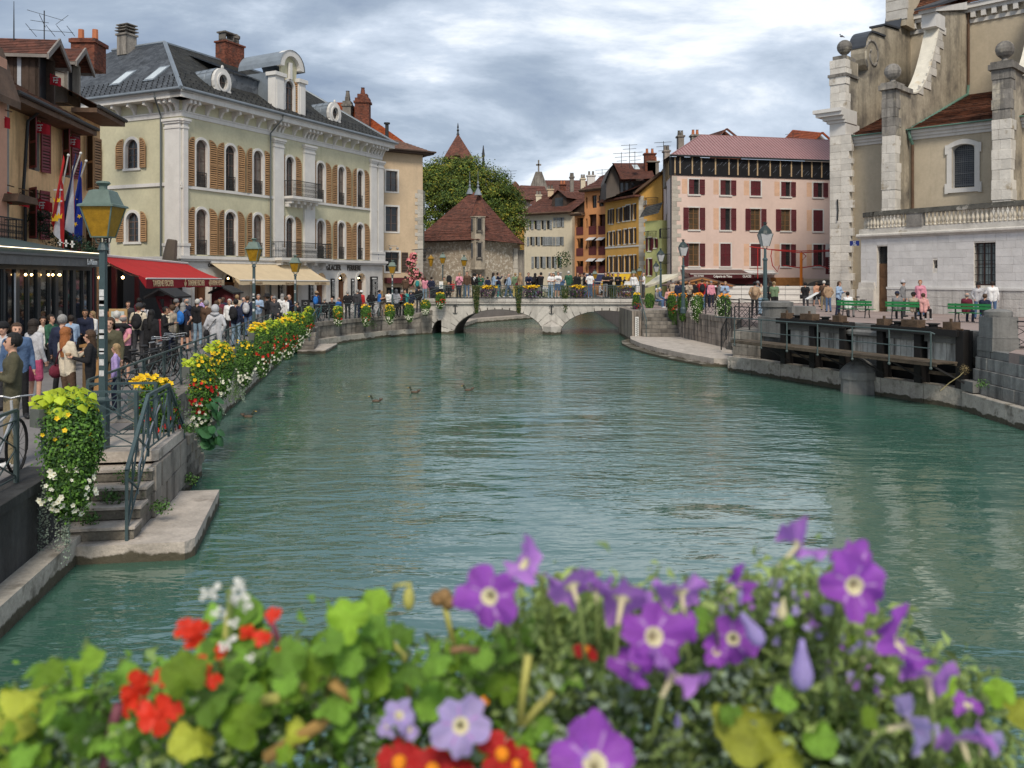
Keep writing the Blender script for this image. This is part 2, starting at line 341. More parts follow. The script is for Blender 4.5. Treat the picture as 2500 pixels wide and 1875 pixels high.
PUR=M('plum_petal',(.10,.03,.10),rough=.6,var=.2,bump=0,island=.4,transl=.1)
PNK=M('pink_petal',(.75,.25,.28),rough=.6,var=.1,bump=0,island=.3,transl=.2)
EYE=M('flower_eye',(.45,.30,.03),rough=.7,var=0,bump=0)
STEM=M('green_stem',(.16,.22,.06),rough=.6,var=.2,bump=0)
BOXM=M('grey_planter_box',(.10,.11,.10),rough=.7)
BOXW=M('beige_planter_box',(.45,.40,.36),rough=.7)
def planter(label,x,y,zt,w,h,d=.35,style='lyrw',group=None,box=BOXM,n=1.,out=(.3,-1,0),leaf=.06,name='flower_planter',cat='flower planter',yf=1.,bs=1.):
 """hanging box of flowers: zt = top of the flowers, h = whole drop"""
 zb=zt-h; root=T(name,label,cat,(x,y,zb),0,group); o=Vector(out).normalized(); ov=np.array(o)
 mb=MB(); a=math.atan2(o.x,-o.y); mb.M=Matrix.Translation((0,0,h-.42*min(1,h)))@Matrix.Rotation(a,4,'Z'); 
 mb.box(-w*.36,w*.36,-.1,.1,-.18,.05); mb.build('planter_box',box,root)
 c0=ov*d*.3; s=.065*bs
 cz=h*.55; N_=int(1500*n*w*h/.6)
 P1,N1=ell(N_,c0+[0,0,h*.60],(w*.46,d*.62,h*.33),.72,1.,.5,half=ov)
 P2,N2=ell(int(N_*.6),c0+[0,0,h*.36],(w*.33,d*.5,h*.30),.7,1.,.3,half=ov)
 P=np.concatenate([P1,P2]);N=np.concatenate([N1,N2]); P+=RG.normal(size=P.shape)*.03*bs
 parts=[leafarr(P,N,RG.uniform(.6,1.3,len(P))*leaf,asp=.6,mi=(RG.random(len(P))<.4).astype(int))]
 link('foliage',npmesh('foliage',parts,[LEAFG,LEAFD]),root,kind='stuff')
 def bl(k,cz_,rz_,mat,nm,sz=1.,wx=.42,eye=EYE,half=ov,c=None):
  P,N=ell(max(3,int(k*n)),(c if c is not None else c0)+[0,0,cz_*h],(w*wx,d*.68,rz_*h),.93,1.12,.1,half=half); N=_norm(N+ov*.6)
  link(nm,npmesh(nm,blossomarr(P,N,RG.uniform(.7,1.2,len(P))*s*.55*sz),[mat,eye]),root,kind='stuff')
 for ch in style:
  if ch=='l':
   k=int(105*n); P,N=ell(k,c0*.6+[0,0,h*.84],(w*.42,d*.62,h*.13),.35,1.,1.2); N=_norm(N+ov*.5)
   tt=_norm((P-np.array([0,0,h*.86]))*np.array([1,1,.2])+ov*.2+[0,0,-.35])
   me=MB(); n_=9
   for p_,q_,t_ in zip(P,N,tt):
    q=Vector(q_).normalized(); v=Vector(t_); v=(v-q*v.dot(q)).normalized(); u=v.cross(q); r_=rnd(.7,1.2)*max(.10,.15*w); p0=Vector(p_); vs=[p0+v*r_*.1+q*r_*.08]
    for a_ in range(n_): th=2*PI*a_/n_; ry=(1.0 if a_==0 else .52*(1.15-.35*math.cos(th)**2)); y_=math.cos(th)*ry*.62+.30; vs.append(p0+u*math.sin(th)*r_*.50+v*r_*y_-q*r_*(.26*max(0,y_)**2+.12*abs(math.sin(th))))
    me.add(vs,[(0,1+a_,1+(a_+1)%n_) for a_ in range(n_)])
   me.build('lime_leaves',LIME,root,kind='stuff')
  elif ch=='y': bl(46*w*bs*yf,.70,.22,YEL,'yellow_blossoms')
  elif ch=='Y':
   P,N=ell(int(60*n),c0*.4+[0,0,h*.88],(w*.42,d*.5,h*.10),.6,1.,1.); link('yellow_blossoms',npmesh('b',blossomarr(P,_norm(N+ov*.5),RG.uniform(.9,1.4,len(P))*s*.7),[YEL,ORA]),root,kind='stuff')
  elif ch=='O':
   P,N=ell(int(60*n),c0*.4+[0,0,h*.88],(w*.42,d*.5,h*.10),.6,1.,1.); link('orange_blossoms',npmesh('b',blossomarr(P,_norm(N+ov*.5),RG.uniform(.9,1.4,len(P))*s*.7),[ORA,YEL]),root,kind='stuff')
  elif ch=='r': bl(26,.50,.24,RED,'red_blossoms',1.3,eye=RED,c=c0+[w*.06,0,0])
  elif ch=='w': bl(46,.30,.20,WHT,'white_blossoms',1.1,.36)
  elif ch=='W': bl(150,.5,.42,WHT,'white_blossoms',.7,.5,c=c0-np.array([w*.12,0,0]))
  elif ch=='p': bl(90,.42,.22,PUR,'plum_blossoms',1.1,.4,eye=PUR)
  elif ch in 'sg':
   k=9; pts=[]; 
   for j in range(k):
    bx=rnd(-.3,.3)*w; L_=h*rnd(.30,.55); m=int(L_/.022)
    zs=np.linspace(h*.32,h*.32-L_,m); 
    for q in range(3): pts.append(np.stack([bx+RG.normal(size=m)*.02,c0[1]+ov[1]*d*.25+RG.normal(size=m)*.02,zs],1))
   P=np.concatenate(pts); link('trailing_stems',npmesh('t',[leafarr(P,RG.normal(size=P.shape)+[0,-.6,.3],.032,asp=.8)],[LEAFS if ch=='s' else LEAFG]),root,kind='stuff')
  elif ch=='b':
   P,N=ell(46,c0+[w*.38,-.05,h*.22],(w*.36,d*.8,h*.36),.5,1.,.6); N=_norm(N+ov*.9+[.3,0,.2])
   me=MB(); n_=8
   for p_,q_ in zip(P,N):
    q=Vector(q_).normalized(); u=q.cross(Vector((0,0,1))).normalized(); v=u.cross(q); r_=rnd(.09,.15); p0=Vector(p_)
    me.add([p0+q*.02]+[p0+(u*math.sin(k*2*PI/n_)-v*math.cos(k*2*PI/n_))*r_*(.55 if k==4 else 1) for k in range(n_)],[(0,k+1,(k+1)%n_+1) for k in range(n_)])
   me.build('big_leaves',LEAFB,root,kind='stuff')
 return root
# ================= pieces: one bevelled block shared by every stone
def _block():
 bm=bmesh.new(); bmesh.ops.create_cube(bm,size=1); bmesh.ops.bevel(bm,geom=bm.edges[:],offset=.035,segments=1,affect='EDGES'); me=D.meshes.new('stone'); bm.to_mesh(me); bm.free(); return me
BLK=_block(); BLKM={}
def blk(mat):
 if mat.name not in BLKM: m=BLK.copy(); m.materials.append(mat); BLKM[mat.name]=m
 return BLKM[mat.name]
def stone(fr,x0,x1,y0,y1,z0,z1,mat,name='stone',rz=0,g=.008,parent=None):
 mx=fr.A@Matrix.Translation(((x0+x1)/2,(y0+y1)/2,(z0+z1)/2))@Matrix.Rotation(rz,4,'Z')@Matrix.Diagonal((x1-x0-g,y1-y0,z1-z0-g,1))
 return link(name,blk(mat),parent or fr.root,mx=mx)
def masonry(fr,u0,u1,z0,z1,ch,bl,mat,proud=.03,deep=.06,name='stone',skip=None,jit=.3,var=.015,top=None,parent=None,batter=0):
 nz=max(1,round((z1-z0)/ch)); hs=[z0+(z1-z0)*i/nz for i in range(nz+1)]; k=0
 for i in range(nz):
  a,b=hs[i],hs[i+1]; u=u0; first=True
  while u<u1-.02:
   l=bl*(1+rnd(-jit,jit)); 
   if first and i%2: l*=.55
   first=False; v=min(u+l,u1)
   if u1-v<bl*.35: v=u1
   tb=b
   if top: tb=min(b,top((u+v)/2))
   if tb-a>.06 and not (skip and skip(u,v,a,tb)):
    q=rnd(-var,var); y_=batter*(a-z0); stone(fr,u,v,-proud-q+y_,deep+y_,a,tb,mat,name); k+=1
   u=v
 return k
# ================= water and ground
def water():
 m=D.materials.new('canal_water'); m.use_nodes=True; nt=m.node_tree; L=nt.links.new; b=nt.nodes['Principled BSDF']
 b.inputs['Base Color'].default_value=(.040,.112,.082,1); b.inputs['Roughness'].default_value=.045; b.inputs['IOR'].default_value=2.9; b.inputs['Specular IOR Level'].default_value=.5
 g=nd(nt,'ShaderNodeNewGeometry'); P=g.outputs['Position']
 def nz(sc,vs,det,rot=0,dist=0.,ro=.5):
  mp=nd(nt,'ShaderNodeMapping'); mp.inputs['Scale'].default_value=vs; mp.inputs['Rotation'].default_value=(0,0,R(rot)); L(P,mp.inputs[0]); n=nd(nt,'ShaderNodeTexNoise',Scale=sc,Detail=det,Roughness=ro,Distortion=dist); L(mp.outputs[0],n.inputs['Vector']); return n.outputs[0]
 a=nz(2.1,(.42,1.15,1),2.,8,.5); c=nz(6.5,(.45,1.2,1),2.,-9,.5); d=nz(.55,(.6,1,1),2.,0)
 # calm and ruffled patches
 k=nd(nt,'ShaderNodeMapRange'); L(nz(.16,(.8,.6,1),3.,20),k.inputs[0]); k.inputs[1].default_value=.38; k.inputs[2].default_value=.62; k.inputs[3].default_value=.22; k.inputs[4].default_value=1.25
 s1=nd(nt,'ShaderNodeMath',operation='MULTIPLY_ADD'); L(c,s1.inputs[0]); s1.inputs[1].default_value=.34; L(a,s1.inputs[2])
 s2=nd(nt,'ShaderNodeMath',operation='MULTIPLY'); L(s1.outputs[0],s2.inputs[0]); L(k.outputs[0],s2.inputs[1])
 s3=nd(nt,'ShaderNodeMath',operation='MULTIPLY_ADD'); L(d,s3.inputs[0]); s3.inputs[1].default_value=1.1; L(s2.outputs[0],s3.inputs[2])
 bp=nd(nt,'ShaderNodeBump',Strength=1.0,Distance=.070); L(s3.outputs[0],bp.inputs['Height']); L(bp.outputs[0],b.inputs['Normal'])
 mb=MB(); mb.quad((-60,-30,-3.9),(60,-30,-3.9),(60,160,-3.9),(-60,160,-3.9)); struct(mb.build('water',m))
 mb=MB(); mb.quad((-900,-60,-5.2),(900,-60,-5.2),(900,2200,-5.2),(-900,2200,-5.2)); struct(mb.build('canal_bed',M('canal_bed_silt',(.05,.06,.05))))
water()
def xq(y): return -5.87-.165*(y-9.5)
LQ=[(xq(-6),-6),(xq(11.95),11.95),(xq(43.4),43.4),(-11.3,47),(-10.0,51.5),(-8.4,55.5),(-6.7,57.4)]
mb=MB(); mb.slab([(-300,-6)]+LQ+[(-5.4,58.9),(-4.9,63.5),(-4.2,72),(1.2,80.5),(2.6,90),(2.6,170),(-300,170)],-3.95,-2.65); struct(mb.build('left_quay_pavement',PAVE))
RQ=[(7.9,57.2),(7.9,53.2),(9.9,53.0),(10.1,50),(10.5,46.5),(11.0,41.5),(10.9,37.5),(10.6,35.2),(11.6,34.6),(15.3,25.0),(14.2,24.2),(13.4,23.2),(13.25,-6)]
mb=MB(); mb.slab(RQ+[(300,-6),(300,170),(9.2,170),(9.4,100),(8.7,80),(8.1,63.5)],-3.95,-2.05); struct(mb.build('right_quay_pavement',PAVER))
mb=MB(); mb.quad((-900,170,-2.7),(900,170,-2.7),(900,2200,-2.7),(-900,2200,-2.7)); mb.quad((-900,-60,-2.9),(-300,-60,-2.9),(-300,170,-2.9),(-900,170,-2.9)); mb.quad((300,-60,-2.9),(900,-60,-2.9),(900,170,-2.9),(300,170,-2.9)); struct(mb.build('ground',M('town_ground',(.16,.16,.14))))
mb=MB()
random.seed(3)
hp=[(-520+i*52,8+16*abs(math.sin(i*.7))+10*math.sin(i*1.9+1)) for i in range(21)]
for i in range(20):
 (xa,za),(xb,zb)=hp[i],hp[i+1]; mb.quad((xa,700,-3),(xb,700,-3),(xb,760,zb),(xa,760,za))
struct(mb.build('distant_hills',M('wooded_hill',(.05,.075,.05),var=.3,scale=.05)))
# ================= left quay wall
def seg(root,p,q): 
 d=Vector((q[0]-p[0],q[1]-p[1])); return Fr(root,p[0]-root.location.x,p[1]-root.location.y,math.atan2(d.y,d.x),root.location.z),d.length
def leftquay():
 r=T('quay_wall','dark near quay wall with a pale footing below the flower pot at the left edge','quay wall',(-6,9,-3.95))
 f,l=seg(r,(xq(-6),-6),(xq(11.95),11.95)); mb=f.mb(); mb.box(0,l,-.03,.3,-3.95,-2.66); mb.build('dark_face',QUAYD,r)
 mb=f.mb(); mb.prism([(0,-3.95),(l,-3.95),(l,-3.55),(0,-3.55)],-.32,-.03); mb.build('ledge',LEDGE,r)
 for i in range(14): stone(f,l-1.3*(i+1),l-1.3*i,-.07,.45,-2.76,-2.62,QUAYD,'coping_stone')
 r=T('quay_wall','long stone quay wall running along behind the row of flower pots on the left bank','quay wall',(-8,20,-3.95))
 f,l=seg(r,(xq(15.6),15.6),(xq(43.3),43.3)); mb=f.mb(); mb.box(0,l,0,.4,-3.95,-2.66); mb.build('mortar_backing',QUAYD,r)
 masonry(f,0,l,-3.3,-2.83,.235,.62,QUAY,.03,.1); masonry(f,0,l,-2.83,-2.62,.21,1.4,QUAY,.09,.4,'coping_stone')
 masonry(f,0,l,-3.95,-3.3,.65,1.1,LEDGE,.20,.1,'footing_stone')
 r=T('quay_wall','curved stained quay wall under the far railing between the small steps and the arched bridge','quay wall',(-9,52,-3.95))
 pts=LQ[3:]+[(-5.45,58.45)]; zt=[-2.6,-2.6,-2.6,-2.62,-2.3,-1.95]
 for i in range(len(pts)-1):
  f,l=seg(r,pts[i],pts[i+1]); tp=(lambda a,b,l: lambda u:a+(b-a)*u/l)(zt[i],zt[i+1],l)
  mb=f.mb(); mb.prism([(0,-3.95),(l,-3.95),(l,zt[i+1]-.02),(0,zt[i]-.02)],0,.5); mb.build('mortar_backing',QUAY,r)
  masonry(f,0,l,-3.95,-1.7,.28,.7,QUAY,.03,.1,top=lambda u:tp(u)-.2,jit=.35)
  n=max(2,round(l/1.5))
  for k in range(n):
   a,b=l*k/n,l*(k+1)/n; m_=f.mb(); m_.prism([(a+.01,tp(a)-.2),(b-.01,tp(b)-.2),(b-.01,tp(b)+.02),(a+.01,tp(a)+.02)],-.1,.35); m_.build('coping_stone',QUAY,r)
  if i<3: mb=f.mb(); mb.box(0,l,-.42,-.03,-3.95,-3.5); mb.build('ledge',LEDGE,r)
leftquay()
WEED=M('wall_weed_leaf',(.06,.13,.03),rough=.7,var=.3,bump=0,island=.5)
def tuft(x,y,z,r,label,n=160,g=None,long=False):
 P,N=ell(n,(0,0,r*.5),(r,r*.6,r*.7),.2,1.,.6); o=link('weed_tuft',npmesh('weed',[leafarr(P,N,RG.uniform(.5,1.2,n)*(.11 if long else .05),asp=.25 if long else .6)],[WEED]),loc=(x,y,z)); return tag(o,label,'weeds',g)
def landing():
 r=T('boat_landing','stone landing with double steps beside the nearest lamp post on the left','landing stage',(-5.4,13,-3.95))
 f=Fr(r,0,0,R(9.4),-3.95); f.A=Matrix.Translation((.0,0,3.95))@Matrix.Rotation(R(9.2),4,'Z')
 mb=f.mb(); y0=-1.2; bm=[(-.85,y0-.08),(.70,y0-.1),(.80,y0+.08),(.66,1.65),(-.8,1.65)]; mb.slab(bm,-3.95,-3.65); mb.build('landing_slab',LAND,r)
 for k in range(4):
  z=-3.46+.195*k; a=y0+.13+.33*k
  SM=M('mossy_step_stone',(.15,.135,.11),var=.4,scale=3,bump=1,bs=10,patch=((.06,.075,.035),3.5,.55,.12)); stone(f,-1.0,-.02,a,a+.40,z-.19,z-.05,SM,'step'); stone(f,-1.0,.0,a-.03,a+.40,z-.05,z,LAND,'tread'); stone(f,-1.0,-.02,2.75-a-.40+.2,2.75-a+.2,z-.19,z,SM,'step')
  mb=f.mb(); mb.box(-1.05,-.05,a+.05,2.85-a,-3.95,z-.17); mb.build('step_core',QUAY,r)
 stone(f,-1.3,0.0,.2,2.1,-2.84,-2.66,LAND,'top_slab')
 masonry(Fr(r,A=f.A@Matrix.Translation((.0,-.1,0))@Matrix.Rotation(R(90),4,'Z')),0.1,2.3,-3.65,-2.85,.4,.62,QUAY,.02,.06)
 # railing of the double steps
 t=T('stair_railing','blue-green iron railing rising and falling over the near landing steps','railing',(-5.5,13,-3.65))
 A=Matrix.Translation((.02+(.1),0,3.65))@Matrix.Rotation(R(9.2),4,'Z'); x=-.12
 prof=[(-1.12,-3.65,-2.68),(.02,-2.72,-1.80),(1.35,-2.72,-1.80),(2.5,-3.65,-2.68)]
 def P(y,z): return (x,y,z)
 mb=MB(A)
 for i in range(3):
  a,b=prof[i],prof[i+1]; mb.tube([P(a[0],a[2]),P(b[0],b[2])],.034,4)
 mb.build('hand_rail',GREENIRON,t)
 for y,z0,z1 in prof: mb=MB(A); mb.tube([P(y,z0),P(y,z1)],.027,4); mb.build('post',GREENIRON,t)
 for (ya,y0_,y1_),(yb,w0,w1) in zip(prof,prof[1:]):
  mb=MB(A)
  for fz in (.13,.9): mb.tube([P(ya,y0_+(y1_-y0_)*fz),P(yb,w0+(w1-w0)*fz)],.014,4)
  n=2
  for i in range(n):
   a=ya+(yb-ya)*i/n; b=ya+(yb-ya)*(i+1)/n
   def hz(y,fz): tt=(y-ya)/(yb-ya); lo=y0_+(w0-y0_)*tt; hi=y1_+(w1-y1_)*tt; return lo+(hi-lo)*fz
   mb.tube([P(a,hz(a,.13)),P(b,hz(b,.9))],.017,4); mb.tube([P(a,hz(a,.9)),P(b,hz(b,.13))],.017,4); mb.tube([P((a+b)/2,hz((a+b)/2,.13)),P((a+b)/2,hz((a+b)/2,.9))],.013,4)
  mb.build('cross_bar',GREENIRON,t)
 mb=MB(A); mb.tube([P(-.55,-3.15),P(-.5,-2.75),P(.4,-2.2),P(.75,-2.05)],.014,6); mb.build('brace',M('bare_steel',(.35,.36,.37),rough=.3,metal=.8),t)
 for k,(dx,dy,z,rr) in enumerate([(-5.75,12.35,-3.27,.22),(-5.9,12.02,-3.46,.17),(-5.65,12.72,-3.07,.28),(-5.2,12.75,-3.5,.2),(-5.62,15.0,-3.6,.16),(-5.6,14.9,-2.7,.14)]): tuft(dx,dy,z,rr,['green weeds on the second near landing step','weeds on the lowest near landing step','larger weed clump on the third near landing step','green fern-like tuft at the right foot of the near steps','small weeds behind the near landing by the wall','weeds at the lamp post foot'][k],g='weeds on the near landing steps')
landing()
tuft(-10.75,46.2,-3.1,.3,'spiky weed tuft growing from the wall left of the small far steps',long=True)
tuft(-8.9,54.2,-3.2,.45,'dark trailing weed tuft on the curved far quay wall',long=True,n=220)
tuft(-9.9,36,-3.2,.4,'spiky weed tuft hanging from the wall below the farthest white flowers',long=True)
tuft(12.9,23.6,-3.05,.22,'bright green weed on the battered stone wall at the right edge')
def landing2():
 r=T('boat_landing','small pale landing with steps under the far end of the flower row','landing stage',(-10.8,45,-3.95))
 f=Fr(r,0,0,R(9.5),-3.95)
 mb=f.mb(); mb.slab([(-.3,-1.6),(1.1,-1.65),(1.55,2.6),(-.2,2.6)],-3.95,-3.72); mb.build('landing_slab',LAND,r)
 for k in range(5): z=-3.52+.2*k; stone(f,-.6,.55,-1.4+.4*k,2.2,z-.2,z,QUAY,'step')
 t=T('stair_railing','pale green railing post and rail at the small far steps','railing',(-10.5,45,-3.7)); mb=MB(Matrix.Translation((0,0,3.7)))
 mb.tube([(.1,-.9,-3.7),(.1,-.9,-2.3),(.1,.9,-1.7),(-.1,2,-1.7)],.04,4); mb.tube([(.1,.2,-3.3),(.1,.2,-1.95)],.03,4); mb.tube([(.1,-.9,-3.0),(.1,.9,-2.2)],.02,4); mb.build('hand_rail',GREENIRON,t)
landing2()
# ================= iron railings with crosses
def railing(label,pts,h=.95,step=1.5,mat=RAILM,zt=None,style='x',name='railing'):
 p0=pts[0]; r=T(name,label,'railing',(p0[0],p0[1],p0[2]))
 for i in range(len(pts)-1):
  a,b=Vector(pts[i]),Vector(pts[i+1]); l=(b-a).length; n=max(1,round(l/step)); off=Vector(p0)
  for k in range(n+(i==len(pts)-2)):
   q=a.lerp(b,k/n)-off; me=cached(('post',h,mat.name),lambda:(lambda m:(m.box(-.025,.025,-.025,.025,0,h),m.mesh('post',mat))[1])(MB())); link('post',me,r,loc=q)
  mb=MB(); mb.tube([a-off+Vector((0,0,h)),b-off+Vector((0,0,h))],.026,4); mb.build('top_rail',mat,r)
  mb=MB()
  for z in (h-.13,.1): mb.tube([a-off+Vector((0,0,z)),b-off+Vector((0,0,z))],.012,4)
  mb.build('rail',mat,r)
  mb=MB()
  for k in range(n):
   u=a.lerp(b,k/n)-off; v=a.lerp(b,(k+1)/n)-off; lo=Vector((0,0,.1)); hi=Vector((0,0,h-.13)); m_=(u+v)/2
   if style=='x':
    mb.tube([u+lo,v+hi],.011,4);mb.tube([u+hi,v+lo],.011,4);mb.tube([u+lo+(hi-lo)*.5,m_+hi],.010,4);mb.tube([m_+hi,v+lo+(hi-lo)*.5],.010,4);mb.tube([u+lo+(hi-lo)*.5,m_+lo],.010,4);mb.tube([m_+lo,v+lo+(hi-lo)*.5],.010,4)
   else:
    c=int((v-u).length/.125)
    for j in range(1,c): q=u.lerp(v,j/c); mb.tube([q+lo,q+hi],.009,4)
  mb.build('cross_bar' if style=='x' else 'baluster',mat,r,kind=None if style=='x' else 'stuff')
 return r
railing('near left quay railing with a parked bicycle behind it, left of the lime-topped flower pot',[(xq(5)-.25,5,-2.65),(xq(8)-.25,8,-2.65),(xq(10.95)-.2,10.95,-2.65)])
railing('railing running along the left bank behind the nearest row of flower pots',[(xq(13.9)-.35,14.1,-2.65),(xq(43)-.2,43,-2.65)],step=1.7)
railing('short cross railing on the front side of the near landing',[(-7.05,12.95,-2.68),(-5.72,13.1,-2.68)],h=.93,step=1.4,mat=GREENIRON)
railing('short cross railing on the far side of the near landing behind the lamp post',[(-6.9,14.0,-2.68),(-5.86,14.15,-2.68)],h=.93,step=1.1,mat=GREENIRON)
railing('far left bank railing curving from the small steps up to the bridge',[(-11.5,47,-2.6),(-10.2,51.5,-2.6),(-8.6,55.5,-2.6),(-6.9,57.5,-2.32),(-5.6,58.7,-1.95),(-4.6,58.95,-1.55)],step=1.55)
# ================= green mansion
SAGE=M('sage_green_render',(.50,.475,.335),var=.11,scale=.7,bump=.15,bs=18,streak=.32,scol=(.24,.24,.17),sthr=.6)
SLATE=tmat('blue_grey_slate','64696f','484c52',sc=(4,4,4.2),rough=.55,bump=.3)
SLATED=tmat('weathered_dark_slate','4d4d4b','333434',sc=(4,4,4.2),rough=.7,bump=.35,moss=.5,mossc=(.07,.065,.05))
ZINC=M('zinc_sheet',(.20,.23,.26),rough=.45,var=.15,bump=.05,metal=.3,spec=.5)
OCHSH=M('ochre_louvred_shutter',(.33,.195,.095),rough=.6,var=.2,scale=2,bump=.2,bs=30,orand=.12,streak=.25,scol=(.18,.1,.05))
DKFR=M('brown_window_frame',(.13,.09,.075),rough=.6,var=.2)
BRICK=tmat('chimney_brick','7d4b3a','523026',sc=(6,6,14),moss=.5,mossc=(.05,.045,.04))
POT=M('terracotta_pot',(.42,.15,.07))
PIPE=M('grey_downpipe',(.10,.115,.12),rough=.5)
SIGNK=M('black_menu_board',(.015,.015,.017),rough=.5,var=0,bump=0)
CHALK=M('chalk_white_lettering',(.7,.7,.68),rough=.7,var=0,bump=0)
GOLD=M('dark_bronze_lettering',(.07,.06,.05),rough=.5,var=0,bump=0)
LAMPG=M('lit_bulb',(1,.62,.25),emit=9,var=0,bump=0)
def guardmesh(w_,h,deep=.0,key=''):
 def mk():
  mb=MB()
  def panel(x0,x1,y):
   mb.box(x0,x1,y-.02,y+.02,h-.04,h); mb.box(x0,x1,y-.01,y+.01,.04,.07); mb.box(x0,x1,y-.01,y+.01,h-.2,h-.185)
   n=max(3,int((x1-x0)/.11))
   for i in range(n+1): x=x0+(x1-x0)*i/n; mb.box(x-.008,x+.008,y-.008,y+.008,0,h)
   for i in range(n):
    a=x0+(x1-x0)*i/n; b=x0+(x1-x0)*(i+1)/n; m_=(a+b)/2
    for z in (.1,.1+(h-.35)/2): k=(h-.35)/2; mb.tube([(a,y,z+k/2),(m_,y,z+k),(b,y,z+k/2),(m_,y,z),(a,y,z+k/2)],.007,3,cap=False)
  panel(-w_/2,w_/2,-deep)
  if deep:
   for sx in (-1,1): mb.box(sx*w_/2-.02,sx*w_/2+.02,-deep,0,h-.04,h); mb.box(sx*w_/2-.01,sx*w_/2+.01,-deep,0,.04,.07)
   for sx in (-1,1):
    for k in range(int(deep/.13)): mb.box(sx*w_/2-.008,sx*w_/2+.008,-k*.13-.008,-k*.13+.008,0,h)
  return mb.mesh('guard',IRON)
 return cached(('guard',round(w_,2),round(h,2),deep),mk)
def archband(mb,xc,z0,h,w_,t=.16,y0=-.06,y1=0,n=12,legs=True):
 """stone surround of a round-headed opening"""
 r=w_/2; zc=z0+h-r
 for i in range(n):
  a=PI*i/n;b=PI*(i+1)/n
  p=[(xc-r*math.cos(a),zc+r*math.sin(a)),(xc-r*math.cos(b),zc+r*math.sin(b)),(xc-(r+t)*math.cos(b),zc+(r+t)*math.sin(b)),(xc-(r+t)*math.cos(a),zc+(r+t)*math.sin(a))]
  mb.prism(p,y0,y1)
 if legs: mb.box(xc-r-t,xc-r,y0,y1,z0,zc); mb.box(xc+r,xc+r+t,y0,y1,z0,zc)
def rowtext(mb,x,z,w_,y,n,seed=0):
 rr=random.Random(seed)
 for i in range(n): l=w_*rr.uniform(.5,.95); mb.box(x-w_/2+.03,x-w_/2+.03+l,y-.006,y,z-i*.09,z-i*.09+.03)
